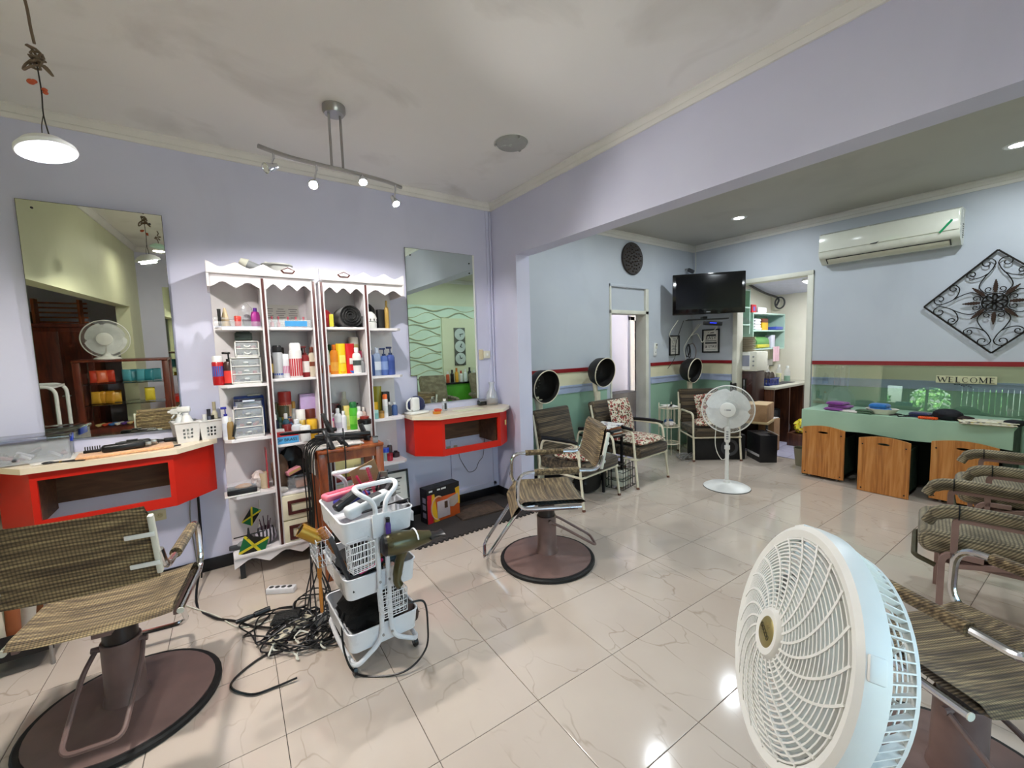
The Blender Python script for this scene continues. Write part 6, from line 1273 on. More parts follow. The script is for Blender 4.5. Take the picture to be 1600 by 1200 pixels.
e = thing('blue_tray', 'blue tray sticking out of the kitchen wall shelf', 'tray', (7.3, 3.03, 1.6555)); MB().box((0, 0, .03), (.24, .16, .05), b=.01).obj('tray_body', cm('3f55b4'), e)
e = thing('white_jug', 'white carton beside the green bread box', 'carton', (7.2, 3.05, 1.3805)); MB().box((0, 0, .1), (.12, .1, .2), b=.004).obj('carton', cm('d6d6e6'), e); MB().box((.12, .04, .1), (.1, .1, .18), b=.004).obj('second_carton', cm('4a1620'), e)
e = thing('tea_towel', 'pink striped tea towel hanging from the kitchen wall shelf', 'towel', (7.15, 2.935, 1.17))
m_, nt_, b_, oc_ = base('pink stripe', .9); wv = N(nt_, 'ShaderNodeTexWave', i_Scale=18.); nt_.links.new(oc_, wv.inputs['Vector']); rp = ramp(nt_, [(.45, lin('c98a9a')), (.6, lin('ecdfe0'))]); nt_.links.new(wv.outputs['Fac'], rp.inputs[0]); nt_.links.new(rp.outputs[0], b_.inputs['Base Color'])
MB().grid(lambda u, v: V((-.1+.2*u, .008*sin(u*18), .23*v)), 22, 6).grid(lambda u, v: V((-.1+.2*u, .008*sin(u*18)+.004, .23*v)), 22, 6).obj('cloth', m_, e)
e = thing('wall_caddy', 'small white wire caddy under the kitchen wall shelf', 'caddy', (7.2, 3.1, 1.1)); MB().box((0, 0, .05), (.2, .12, .1), b=.01).obj('caddy_body', M_WHITE, e); MB().bb((-.12, -.07, -.01), (.12, .12, .0)).obj('caddy_shelf', M_DKGREY, e)
e = thing('green_cup', 'bright green cup on the tall mint shelf', 'cup', (6.14, 3.06, 1.9855)); MB().lathe([(0, 0), (.045, 0), (.055, .12), (.05, .12), (.04, .008), (0, .008)], 18).obj('cup_wall', cm('5fd04a'), e)
e = thing('cable_bundle', 'dark cable bundle running under the sloping kitchen ceiling', 'cable', (5.98, 3.05, 2.40)); MB().tube(bez([(0, 0, .06), (.6, .1, -.02), (1.2, .1, -.14), (1.54, .05, -.2)], 6), .018, 6).obj('bundle', mat('dusty cable', '4a4744', .7), e); MB().tube([(1.54, .0+.07*cos(t), -.3+.09*sin(t)) for t in [2*pi*i/20 for i in range(20)]], .012, 6, True).tube(bez([(1.54, .04, -.2), (1.55, .02, -.26), (1.54, .05, -.34)], 4), .014, 6).obj('coil', M_DKGREY, e)
# doorway clutter: chair, laptop box, speaker, boxes
e = thing('black_chair', 'black metal chair with a box on it in the kitchen doorway', 'chair', (5.87, 2.66, 0), 12); 
for sx in (-.2, .2):
    MB().box((sx, -.19, .21), (.025, .025, .42)).obj('leg', M_BLACK, e); MB().tube([(sx, .19, 0), (sx, .19, .42), (sx, .24, .95)], .013, 6).obj('leg', M_BLACK, e)
MB().box((0, 0, .43), (.44, .42, .03), b=.006).obj('seat', mat('tan chair seat', 'b09a72', .6), e); MB().box((0, .235, .85), (.42, .03, .16), b=.01).obj('backrest', M_BLACK, e)
e = thing('carton_box', 'brown carton standing on the black chair', 'box', (5.87, 2.63, .446), 12); MB().box((0, 0, .11), (.4, .32, .22), b=.003).obj('carton', M_CARD, e); MB().box((0, 0, .222), (.39, .31, .004)).obj('flap', cm('c9b08a', .8), e)
e = thing('umbrella_stick', 'grey folded umbrella leaning on the carton', 'umbrella', (5.66, 2.72, .4)); MB().cyl((0, 0, 0), (.08, .02, .5), .014, .008).obj('folded_canopy', M_DKGREY, e); MB().cyl((.08, .02, .5), (.09, .025, .58), .006).obj('tip', M_GREY, e)
e = thing('speaker_box', 'large black loudspeaker under the corner dryer chair', 'speaker', (5.2, 2.72, 0), -38); MB().box((-.05, .12, .16), (.62, .3, .32), b=.015).obj('speaker_case', mat('dark speaker', '0f0f11', .6), e); MB(TM((.06, -.031, .16), rx=90)).lathe([(.1, 0), (.11, .006), (.1, .01), (.06, -.005), (0, -.01)], 26).obj('cone', M_DKGREY, e)
e = thing('appliance_box', 'dark appliance carton with a torn paper flap beside the corner dryer chair', 'box', (5.55, 2.42, 0), -40); MB().box((0, 0, .17), (.2, .34, .34), b=.003).obj('carton', cm('141216', .5), e); MB().box((-.101, 0, .08), (.002, .3, .03)).obj('white_print', cm('c9c6c8'), e); MB(TM((.08, -.1, .36), ry=30)).box((0, 0, 0), (.1, .14, .004)).obj('torn_flap', M_PAPER, e); MB().box((.101, 0, .17), (.002, .33, .33)).obj('purple_side', cm('3a3560'), e)
text('WONDER', .05, cm('c9c6c8'), e, TM((0, -.1712, .26), 90, 0, 0)) if False else None
# side tables and basket between the dryer chairs
e = thing('wire_stand', 'white wire stand with papers beside the corner dryer chair', 'stand', (4.78, 3.22, 0)); 
for a in range(4): MB().tube([(.13*cos(a*pi/2+.4), .13*sin(a*pi/2+.4), 0), (.13*cos(a*pi/2+.4), .13*sin(a*pi/2+.4), .72)], .006, 6).obj('leg', M_CREAM, e)
for z in (.66, .42, .2):
    t = MB().tube([(.13*cos(2*pi*k/24), .13*sin(2*pi*k/24), z) for k in range(24)], .005, 6, True)
    for k in range(7): y = -.11+k*.037; x = sqrt(max(0, .128**2-y*y)); t.tube([(-x, y, z), (x, y, z)], .003, 4)
    t.obj('wire_tier', M_CREAM, e)
mb = MB()
for k in range(12): a = 2*pi*k/12; mb.tube([(.13*cos(a), .13*sin(a), .42), (.13*cos(a), .13*sin(a), .66)], .003, 4)
mb.obj('wire_side', M_CREAM, e)
p = thing('paper_pile', 'papers and a black comb on the white wire stand', 'papers', (4.78, 3.22, .666)); 
for k in range(4): MB(TM((0, 0, .004+.006*k), rz=20*k)).box((0, 0, 0), (.19, .15, .005)).obj('sheet', M_PAPER, p)
MB(TM((-.02, -.04, .03), rz=30)).box((0, 0, 0), (.16, .03, .012), b=.004).obj('comb', M_BLACK, p)
e = thing('cloth_bundle', 'white and blue cloth on the middle tier of the wire stand', 'cloth', (4.78, 3.22, .425)); MB().pillow((-.03, -.03, .03), (.13, .12, .06), n=9).obj('white_cloth', M_TERRY('white terry', 'd8cfca'), e); MB().pillow((.03, .03, .045), (.1, .1, .07), n=9).obj('blue_cloth', M_TERRY('blue cloth', '2a5a86'), e)
c = thing('cable_heap', 'heap of grey leads under the white wire stand', 'cable', (4.82, 3.05, 0)); rnd = random.Random(9); MB().tube(bez([(rnd.uniform(-.14, .14), rnd.uniform(-.1, .1), rnd.uniform(.006, .09)) for _ in range(30)], 5), .005, 5).obj('lead', mat('grey lead', '8b8986', .6), c)
e = thing('magazine_stand', 'dark side table stacked with magazines between the dryer chairs', 'side table', (3.27, 3.0, 0)); 
for sx in (-.14, .14):
    for sy in (-.14, .14): MB().box((sx, sy, .27), (.022, .022, .54)).obj('leg', M_BLACK, e)
MB().box((0, 0, .55), (.34, .34, .02), b=.004).obj('table_top', M_BLACK, e); MB().box((0, 0, .25), (.32, .32, .015)).obj('lower_shelf', M_BLACK, e)
g = thing('magazine_pile', 'pile of magazines topped with a newspaper on the dark side table', 'magazines', (3.27, 2.97, .5605)); rnd = random.Random(2)
for k in range(9): MB(TM((rnd.uniform(-.015, .015), rnd.uniform(-.015, .015), .006+.011*k), rz=rnd.uniform(-12, 12))).box((0, 0, 0), (.22, .29, .010), b=.002).obj('magazine', cm(['b9b4ae', '5a4a44', 'a8623c', 'cfcac0', '38404a'][k % 5], .5), g)
MB(TM((-.02, -.03, .105), rz=14)).box((0, 0, 0), (.36, .26, .008), b=.002).obj('newspaper', m_spots('news front', 'd4d2cf', ['3a4668', '8f8a86', 'a8443c'], 12., .8), g)
w = thing('wire_basket', 'black wire basket with white trays under the side table', 'basket', (3.40, 2.87, 0), 12); mb = MB()
for k in range(6):
    for y in (-.1, .1): mb.tube([(-.13+.052*k, y, .01), (-.13+.052*k, y, .27)], .0035, 5)
for k in range(4):
    for x in (-.13, .13): mb.tube([(x, -.1+.066*k, .01), (x, -.1+.066*k, .27)], .0035, 5)
for z in (.012, .1, .19, .27): mb.tube([(-.13, -.1, z), (.13, -.1, z), (.13, .1, z), (-.13, .1, z)], .004, 5, True)
mb.obj('wire_side', mat('dark wire metal', '2e2d2c', .4, .6), w); 
for z in (.06, .15): MB().box((0, 0, z), (.22, .16, .06), b=.01).obj('white_tray', M_WHITE2, w)
b = thing('black_bag', 'black shoulder bag on the floor beside the wire basket', 'bag', (3.02, 2.98, 0)); MB().pillow((0, 0, .12), (.26, .2, .24), n=11, puff=.4).obj('bag_body', mat('black leather', '101010', .5), b); MB().tube(bez([(-.08, 0, .2), (-.05, 0, .33), (.05, 0, .33), (.08, 0, .2)], 6), .008, 6).obj('strap', M_BLACK, b)
# store shelf behind the corridor door
e = thing('store_rack', 'dark red store rack with clutter seen through the corridor doorway', 'rack', (6.75, YA+2.1, 0)); 
for x in (-.35, .35):
    for y in (-.12, .12): MB().box((x, y, .9), (.03, .03, 1.8)).obj('post', M_RDWOOD, e)
for z in (.2, .6, 1.0, 1.4, 1.75): MB().box((0, 0, z), (.72, .28, .025)).obj('shelf_board', M_RDWOOD, e)
rnd = random.Random(12)
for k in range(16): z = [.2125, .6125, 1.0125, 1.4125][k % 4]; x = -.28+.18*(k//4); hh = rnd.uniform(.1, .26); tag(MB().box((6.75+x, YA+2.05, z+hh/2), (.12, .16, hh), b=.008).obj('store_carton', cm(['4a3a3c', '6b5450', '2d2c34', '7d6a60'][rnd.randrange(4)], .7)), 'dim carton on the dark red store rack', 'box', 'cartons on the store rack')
# ================================================================== STOOL WITH IRONS
sx0, sx1, sy0, sy1, sz = .485, .905, 2.83, 3.17, .868
st = thing('wooden_stool', 'reddish wooden stool table crowded with hot irons', 'stool', ((sx0+sx1)/2, (sy0+sy1)/2, 0)); w, d = (sx1-sx0)/2, (sy1-sy0)/2
MB().bb((-w, -d, sz-.022), (w, d, sz), .004).obj('stool_top', M_STOOLW, st)
for a in (-1, 1):
    for b in (-1, 1): MB().bb((a*(w-.018)-.02*(a > 0)-.016, b*(d-.03)-.02, 0), (a*(w-.018)+.02*(a < 0)+.016, b*(d-.03)+.02, sz-.022), .004).obj('leg', M_STOOLW, st)
for b in (-1, 1):
    for z0, z1 in ((sz-.085, sz-.022), (.2, .235)): MB().bb((-w+.04, b*(d-.03)-.01, z0), (w-.04, b*(d-.03)+.01, z1)).obj('apron', M_STOOLW, st)
for a in (-1, 1): MB().bb((a*(w-.03)-.01, -d+.04, sz-.085), (a*(w-.03)+.01, d-.04, sz-.022)).obj('side_apron', M_STOOLW, st)
tw = thing('white_towel', 'white towel draped over the end of the wooden stool', 'towel', (sx0, (sy0+sy1)/2, sz))
def drape(u, v):
    x = .30-.36*u; y = (v-.5)*.27; z = .006+.004*sin(v*20)
    if x < -.012: z -= (-.012-x)*3.4; x = -.014-.008*abs(sin(v*14))
    return V((x, y, z))
MB().grid(drape, 26, 26).grid(lambda u, v: drape(u, v)+V((-.004, 0, .006)), 26, 26).obj('towel_cloth', M_TERRY('white terry', 'd8cfca'), tw, 60)
def iron(label, a, b, r, name='flat_iron', open_=.1, m=M_BLACK, tipc='2c2c2e'):
    """hinged straightening iron from hinge a to tip b (metres, world)"""
    a, b = V(a), V(b); e = thing(name, label, 'hair iron', a); d = b-a; L = d.length; F = frame_to(d)
    for s in (1, -1):
        M = F @ Matrix.Rotation(s*open_*.5, 4, 'X'); MB(M).box((0, s*r*.6, L*.32), (r*1.6, r*.9, L*.62), b=r*.3).obj('handle', m, e); MB(M).box((0, s*r*.55, L*.81), (r*1.5, r*.8, L*.36), b=r*.25).obj('plate_arm', cm(tipc, .3), e)
    MB(F).cyl((-r*.9, 0, 0), (r*.9, 0, 0), r*.7, n=12).obj('hinge', m, e); return e
P = lambda px, py, y: atY(px, py, y)
zs = sz
iron('black flat iron standing upright against the cabinet strip', P(578, 696, 2.98), P(563, 662, 3.02), .019, open_=.06)
iron('black flat iron propped over the stool edge', P(545, 702, 2.86), P(528, 684, 2.92), .018)
iron('broad black flat iron with its plates over the stool edge', P(520, 705, 2.85), P(506, 672, 2.95), .02, open_=.12)
iron('long black flat iron leaning back from the stool', P(518, 676, 3.05), P(503, 646, 3.12), .016)
def wand(label, a, b, r0, r1, hot='b9bbbf', name='curling_iron'):
    a, b = V(a), V(b); e = thing(name, label, 'hair iron', a); F = frame_to(b-a); L = (b-a).length
    MB(F).lathe([(0, 0), (r0*.8, 0), (r0, .02), (r0, L*.45), (r0*.8, L*.48), (0, L*.48)], 14).obj('handle', M_BLACK, e); MB(F).lathe([(r1, L*.47), (r1, L*.97), (r1*.6, L), (0, L)], 14).obj('barrel', mat('iron barrel '+hot, hot, .3, .8), e)
    MB(F).box((0, r1*1.25, L*.68), (r1*.9, .004, L*.5), b=.0015).obj('clamp', M_STEEL, e); return e
zb_ = sz+.026
wand('black curling iron lying along the stool top', (.87, 3.0, zb_), (.58, 3.06, zb_+.004), .018, .012, '2a2a2c'); wand('black curling iron with a grey barrel on the stool', (.85, 2.94, zb_+.03), (.5, 2.99, zb_+.05), .017, .011, '44464a'); wand('thin black curling iron sticking out past the towel', (.66, 3.1, zb_+.06), (.3, 3.0, zb_+.09), .015, .009, '1d1d1f')
e = thing('cotton_jar', 'white jar with a black and red lid at the back of the stool', 'jar', (.868, 3.13, sz+.0005)); MB().lathe([(0, 0), (.046, 0), (.048, .004), (.048, .1), (0, .1)], 22).obj('jar_body', cm('dcdcda'), e); MB().lathe([(.049, .095), (.049, .125), (.03, .135), (0, .135)], 22).obj('lid', M_BLACK, e); MB().lathe([(.032, .13), (.032, .15), (0, .152)], 18).obj('lid_top', cm('8e2a22'), e)
e = thing('clip_tin', 'tiny grey tin on the corner of the stool', 'tin', (.858, 2.86, sz+.0005)); MB().box((0, 0, .02), (.032, .03, .04), b=.004).obj('tin_body', M_GREY, e); MB().box((0, 0, .042), (.033, .031, .006), b=.002).obj('tin_lid', M_DKGREY, e)
mb = MB(); rnd = random.Random(3)
for k in range(7): mb.box((sx0+.12+k*.035, sy0+.04+.03*sin(k), sz+.003), (.03, .004, .004), b=.001)
for k, (x, y) in enumerate([(.60, 2.86), (.66, 2.855), (.76, 2.86)]): tag(MB(TM((x, y, sz+.004), rz=30*k)).box((0, 0, 0), (.05, .008, .007), b=.002).obj('hair_clip', cm('b08a5a')), 'small tan hair clip on the front edge of the stool', 'hair clip', 'hair clips on the stool')
# ================================================================== CORDS
def cord(label, pts, r=.0042, m=M_BLACK, n=7, name='hanging_cable', group='cords hanging from the stool'):
    return tag(MB().tube(bez(pts, n), r, 5).obj(name, m), label, 'cord', group)
rnd = random.Random(21)
for k in range(9):
    y0 = 2.85+.03*k; x1, y1 = .36+rnd.uniform(-.06, .08), 2.42+rnd.uniform(-.08, .2); xe = .455-.008*(k % 4)
    cord('black power cord dangling from the irons to the floor heap', [(.56+.02*(k % 3), y0, sz+.045), (.5, y0-.005, sz+.04), (xe, y0-.03, sz-.03), (xe-.012+rnd.uniform(-.012, .012), y0-.07, .55), (xe-.02+rnd.uniform(-.02, .02), y0-.16, .25), (x1+.03, y1+.1, .06), (x1, y1, .012), (x1-rnd.uniform(.0, .1), y1-rnd.uniform(0, .1), .008)])
cord('black cord hanging straight across the stool apron near its middle', [(.66, 2.9, sz+.12), (.645, 2.82, sz+.04), (.645, 2.815, sz-.1), (.63, 2.8, .5), (.6, 2.72, .2), (.5, 2.6, .03)]); cord('thin black cord hanging over the stool apron beside the towel', [(.56, 2.9, sz+.1), (.54, 2.82, sz+.02), (.545, 2.815, sz-.12), (.55, 2.8, .5), (.5, 2.7, .2), (.42, 2.6, .02)])
# floor heap
hp = thing('cord_heap', 'tangled heap of black power cords on the floor beside the trolley', 'cord heap', (.30, 2.38, 0))
for s in range(11):
    rnd = random.Random(60+s); pts = []; cx, cy = rnd.uniform(-.16, .16), rnd.uniform(-.14, .24); rr = rnd.uniform(.06, .17)
    for i in range(22): t = i*.75+s; pts.append((cx+rr*cos(t)*rnd.uniform(.6, 1.3), cy+rr*.8*sin(t)*rnd.uniform(.6, 1.3), .006+.05*rnd.random()*(1-.5*i/22)))
    MB().tube(bez(pts, 6), .0042, 5).obj('cord_loop', M_BLACK, hp)
rnd = random.Random(5); MB().tube(bez([(-.2+.02*i+rnd.uniform(-.03, .03), -.1+.1*sin(i*.9), .008+.02*rnd.random()) for i in range(20)], 6), .0045, 5).obj('white_lead', M_WHITE2, hp)
MB().pillow((-.13, .13, .03), (.16, .1, .06), TM(rz=-20), n=11).obj('coil_bundle', mat('coiled black cord', '141414', .5, 0., .3, 70., 1., 120), hp)
cord('black extension cord running from the vanity outlet to the heap', [(-.16, 3.46, .6), (-.17, 3.4, .2), (-.20, 3.1, .008), (-.12, 2.86, .008), (-.02, 2.74, .008), (.06, 2.62, .008), (.14, 2.52, .02)], .007, M_BLACK, 7, 'extension_cord', None); cord('thin white lead running along the floor to the heap', [(-.25, 3.1, .006), (-.1, 2.86, .006), (-.0, 2.66, .006), (.12, 2.62, .006), (.25, 2.62, .006)], .003, M_WHITE2, 7, 'white_lead', None)
cord('grey lead hanging on the wall under the brush vanity', [(-.19, 3.51, .8), (-.2, 3.50, .6), (-.215, 3.5, .4), (-.2, 3.48, .1)], .004, mat('grey lead', '8b8986', .6), 6, 'grey_lead', None); cord('black lead plugged in under the brush vanity', [(-.165, 3.505, .76), (-.16, 3.5, .6), (-.165, 3.48, .2), (-.18, 3.4, .02)], .005, M_BLACK, 6, 'black_lead', None)
a = atZ(405, 985); cord('black appliance cord looping in front of the heap', [(.2, 2.35, .01), (.05, 2.3, .008), (-.05, 2.2, .008), (.02, 2.08, .008), (.12, 2.06, .008), (.2, 2.05, .015)], .005, M_BLACK, 7, 'looped_cord', None)
def powerstrip(label, c, rz, L, col):
    e = thing('power_strip', label, 'power strip', c, rz); MB().box((0, 0, .018), (L, .05, .035), b=.006).obj('strip_case', cm(col, .4), e)
    for k in range(4): MB().cyl((-L*.35+k*L*.22, 0, .035), (-L*.35+k*L*.22, 0, .0365), .014, n=12).obj('socket', M_DKGREY, e)
    return e
p = atZ(440, 925); powerstrip('white power strip lying behind the cord heap', (p.x, p.y, 0), -32, .17, 'dedee2'); p = atZ(455, 990); powerstrip('cream power strip at the front of the cord heap', (p.x, p.y, 0), 33, .24, 'b9b19c')
p = atZ(505, 970); powerstrip('short white plug block beside the trolley wheel', (p.x, p.y, 0), 20, .09, 'd9d7d2')
def hairbrush(label, a, b, r, body, bris, name='round_brush', bf=.45):
    """round styling brush from bristle end a to handle end b"""
    a, b = V(a), V(b); e = thing(name, label, 'hairbrush', a); F = frame_to(b-a); L = (b-a).length
    MB(F).lathe([(0, 0), (r*.45, 0), (r*.5, .005), (r*.5, L*bf), (r*.3, L*(bf+.04)), (r*.42, L*.7), (r*.36, L*.96), (0, L)], 14).obj('handle', body, e)
    mb = MB(F)
    for i in range(9):
        for k in range(14): t = 2*pi*(k+.5*(i % 2))/14; z = L*(.02+bf*.94*i/8); mb.add([(r*.45*cos(t-.1), r*.45*sin(t-.1), z), (r*.45*cos(t+.1), r*.45*sin(t+.1), z), (r*cos(t), r*sin(t), z)], [[0, 1, 2]])
    stuff(mb.obj('bristles', bris, e)); return e
p = atZ(418, 970); hairbrush('black round brush lying on the cord heap', (p.x+.02, p.y+.02, .055), (p.x-.15, p.y+.02, .04), .032, M_BLACK, M_BLACK)
blobbag('tool_bag', 'black tool bag slumped on the floor under the wooden stool', (.70, 3.0, 0), (.14, .12, .17), mat('black nylon', '121214', .6, 0., .3, 40., .8, 80), 95, amp=.25); blobbag('dryer_bag', 'dark bag of dryers piled on the tool bag under the stool', (.69, 3.0, .315), (.12, .1, .08), mat('black nylon', '121214', .6), 96, amp=.3)
# ================================================================== TROLLEY
ct = thing('tool_trolley', 'white three-tier metal trolley crammed with styling tools', 'trolley', (.565, 2.125, 0), 2); TW, TD = .17, .215; M_CART = mat('white enamel', 'e4e6ea', .3, 0., .03, coat=.2)
def tray(z0, z1, nm):
    n = 5; r = .035; pts = []
    for cx, cy, a0 in ((TW-r, TD-r, 0), (-TW+r, TD-r, pi/2), (-TW+r, -TD+r, pi), (TW-r, -TD+r, 3*pi/2)): pts += arc(cx, cy, r, a0, a0+pi/2, n)
    t = .004; inn = [(x*(1-t/TW), y*(1-t/TD)) for x, y in pts]; k = len(pts); lo = [(x*.95, y*.96) for x, y in pts]
    vs = [(x, y, z0) for x, y in lo]+[(x, y, z1) for x, y in pts]+[(x*.985, y*.988, z1) for x, y in pts]+[(x*.93, y*.94, z0+.004) for x, y in pts]
    fs = [[i, (i+1) % k, k+(i+1) % k, k+i] for i in range(k)]+[[k+i, k+(i+1) % k, 2*k+(i+1) % k, 2*k+i] for i in range(k)]+[[2*k+i, 2*k+(i+1) % k, 3*k+(i+1) % k, 3*k+i] for i in range(k)]+[list(range(k))[::-1], list(range(3*k, 4*k))]
    o = MB().add(vs, fs).obj(nm, M_CART, ct); MB().tube([(x, y, z1) for x, y in pts], .005, 6, True).obj('tray_rim', M_CART, o); return o
tray(.625, .725, 'top_tray'); tray(.36, .46, 'middle_tray'); tray(.105, .20, 'bottom_tray')
for s in (-1, 1):
    for a in (-.022, .022):
        sx = .022 if a > 0 else -.022
        MB().tube(roundpath([(sx, s*(TD+.012), .74), (sx, s*(TD+.012), .13), (sx*6.5, s*(TD+.012), .06), (sx*7.2, s*(TD-.03), .055)], .06, 6), .011, 9).obj('post', M_CART, ct)
    MB().tube(roundpath([(-.022, s*(TD+.012), .70), (-.024, s*(TD+.012), .80), (-.09, s*(TD+.0), .85), (-.10, s*(TD-.06), .865), (.10, s*(TD-.06), .865), (.09, s*(TD+.0), .85), (.024, s*(TD+.012), .80), (.022, s*(TD+.012), .70)], .05, 6), .0115, 9).obj('push_handle', M_CART, ct)
    MB().box((0, s*(TD+.02), .69), (.085, .012, .11), b=.004).obj('post_clip', M_CART, ct)
    for z in (.16, .42):
        for q in (-.022, .022): MB().cyl((q, s*(TD+.02), z), (q, s*(TD+.027), z), .006, n=8).obj('bolt', M_STEEL, ct)
for s in (-1, 1): MB().tube(roundpath([(s*.155, -TD+.03, .055), (s*.165, 0, .055), (s*.155, TD-.03, .055)], .1, 4), .011, 9).obj('floor_rail', M_CART, ct)
for a in (-1, 1):
    for b in (-1, 1):
        cw = MB().cyl((a*.15-.008, b*(TD-.02), .025), (a*.15+.008, b*(TD-.02), .025), .025, n=18).obj('caster', M_BLACK, ct); MB().cyl((a*.15-.0095, b*(TD-.02), .025), (a*.15+.0095, b*(TD-.02), .025), .012, n=12).box((a*.15, b*(TD-.02), .047), (.022, .03, .012), b=.003).obj('fork', M_STEEL, cw)
def wbasket(x, y, z, rz, w, d, hh, tilt=0):
    mb = MB(TM((x, y, z), tilt, 0, rz)); nw, nd = 6, 4
    for k in range(nw+1):
        X_ = -w/2+w*k/nw
        for Y_ in (-d/2, d/2): mb.tube([(X_, Y_, 0), (X_*1.05, Y_*1.05, hh)], .0018, 4)
    for k in range(nd+1):
        Y_ = -d/2+d*k/nd
        for X_ in (-w/2, w/2): mb.tube([(X_, Y_, 0), (X_*1.05, Y_*1.05, hh)], .0018, 4)
        mb.tube([(-w/2, Y_, 0), (w/2, Y_, 0)], .0018, 4)
    for q in (0, .25, .5, .75, 1.): s = 1+.05*q; mb.tube([(-w/2*s, -d/2*s, hh*q), (w/2*s, -d/2*s, hh*q), (w/2*s, d/2*s, hh*q), (-w/2*s, d/2*s, hh*q)], .0022, 4, True)
    mb.obj('wire_basket', M_CART, ct)
wbasket(-.225, -.06, .53, 90, .15, .07, .12, 0); wbasket(.02, -TD-.055, .28, 0, .11, .07, .11); wbasket(-.11, -TD-.05, .53, 8, .1, .06, .12)
# things in the trolley (top-level, held by it)
T0 = V(ct.location)
def tp(x, y, z): return T0+V((x, y, z))
hairbrush('gold thermal round brush sticking out of the trolley side basket', tp(-.30, -.02, .695), tp(-.2, -.03, .56), .034, M_BLACK, mat('gold bristle', 'b08a2e', .4)); 
MB()
e = thing('thermal_roller', 'gold vented roller head hooked on the trolley side', 'roller', tp(-.31, -.08, .70), 0); MB(frame_to(V((.7, -.1, -.55)))).lathe([(.026, 0), (.03, .0), (.03, .1), (.026, .1)], 20).obj('roller_barrel', mat('gold barrel', 'a8802a', .35, .4), e); MB(frame_to(V((.7, -.1, -.55)))).lathe([(0, .004), (.024, .004), (.024, .01), (0, .01)], 16).obj('roller_core', M_BLACK, e)
hairbrush('pink round brush with a wooden handle in the trolley side basket', tp(-.235, -.12, .70), tp(-.13, -.17, .47), .026, mat('turned wood', 'a06a34', .4), cm('d8a8b4'), bf=.5)
hairbrush('black round brush with an orange handle hanging below the trolley basket', tp(-.245, -.1, .56), tp(-.25, -.12, .30), .02, mat('orange wood', 'c07a2c', .4), M_BLACK, bf=.35)
e = thing('paddle_comb', 'dark comb tucked in the trolley side basket', 'comb', tp(-.20, -.15, .66)); MB(frame_to(V((.3, -.2, -1)))).box((0, 0, .14), (.03, .012, .28), b=.004).obj('comb_body', M_DKGREY, e)
def trimmer(label, a, b, r, col): 
    a, b = V(a), V(b); e = thing('hair_trimmer', label, 'trimmer', a); F = frame_to(b-a); L = (b-a).length; MB(F).box((0, 0, L/2), (r*2, r*1.6, L), b=r*.5, seg=3).obj('trimmer_body', cm(col), e); MB(F).box((0, 0, L+.012), (r*1.6, r*.7, .03), b=.003).obj('blade', M_STEEL, e); MB(F).box((0, r*.82, L*.55), (r*1.2, .004, L*.5), b=.0015).obj('grip', M_DKGREY, e); return e
trimmer('light grey trimmer lying across the trolley top tray', tp(-.12, -.12, .735), tp(.10, -.08, .775), .035, 'c4c9cc'); trimmer('blue trimmer lying in the trolley top tray', tp(-.14, .03, .74), tp(.04, .04, .755), .024, '1d2a7c'); trimmer('black trimmer at the back of the trolley top tray', tp(-.1, .12, .735), tp(.08, .1, .75), .026, '1c1c20')
trimmer('black corded clipper lying on the pink case end of the trolley', tp(-.15, -.04, .742), tp(-.02, .0, .80), .024, '17171a'); trimmer('small black trimmer wedged beside the chrome cup', tp(.05, -.13, .74), tp(.13, -.02, .80), .02, '202024'); trimmer('black shaver standing near the trolley handle', tp(.1, .0, .70), tp(.11, .01, .84), .022, '1b1b1e')
for k, (x, y, a) in enumerate([(-.06, .16, 20), (.0, -.17, -30), (.14, .15, 60)]): e = thing('tail_comb', ['black tail comb at the back rim of the trolley', 'black tail comb along the near rim of the trolley', 'black tail comb in the far corner of the trolley'][k], 'comb', tp(x, y, .748), a); MB(TM(ry=-14)).box((0, 0, 0), (.12, .026, .006), b=.002).box((.11, 0, 0), (.12, .008, .006), b=.002).obj('comb_body', M_BLACK, e)
e = thing('pink_brush_case', 'long pink brush case lying in the trolley top tray', 'case', tp(-.09, .1, .768), 14); MB().box((.06, 0, 0), (.3, .07, .035), b=.015, seg=3).obj('case_body', cm('e8768a'), e); MB().box((.06, 0, .019), (.26, .03, .004), b=.0015).obj('case_ridge', cm('d85a74'), e)
hairbrush('white and maroon striped tail brush standing in the trolley', tp(.03, .02, .90), tp(.06, -.02, .72), .018, cm('a8324a'), cm('e0d8d4'), bf=.6); hairbrush('magenta handled brush standing in the trolley', tp(-.02, .05, .86), tp(.03, -.02, .73), .012, cm('b81f4a'), cm('7a1a34'), bf=.3)
e = thing('tan_envelope', 'folded brown card standing at the back of the trolley', 'card', tp(.09, .16, .70), 10, ry=-16); MB().box((0, 0, .1), (.15, .006, .18), b=.001).obj('card_sheet', M_CARD, e)
hairbrush('black vent brush poking out of the trolley', tp(.12, .1, .84), tp(.06, .06, .71), .022, M_BLACK, M_BLACK, 'vent_brush'); hairbrush('dark paddle brush at the handle end of the trolley', tp(.13, -.1, .83), tp(.06, -.06, .72), .032, M_BLACK, M_DKGREY, 'vent_brush')
e = thing('curler_clip', 'dark red claw clip on the trolley top tray', 'hair clip', tp(.13, .06, .735)); MB().ball((0, 0, .025), (.03, .022, .03), 10, 7).obj('claw', cm('4a1a24'), e); MB().box((.0, -.02, .05), (.012, .03, .03), b=.004).obj('grip', cm('2c1016'), e)
e = thing('metal_bowl', 'small chrome cup in the handle corner of the trolley', 'cup', tp(.14, -.15, .632)); MB().lathe([(0, 0), (.03, 0), (.032, .11), (.029, .11), (.027, .006), (0, .006)], 18).obj('cup_wall', M_CHROME, e); 
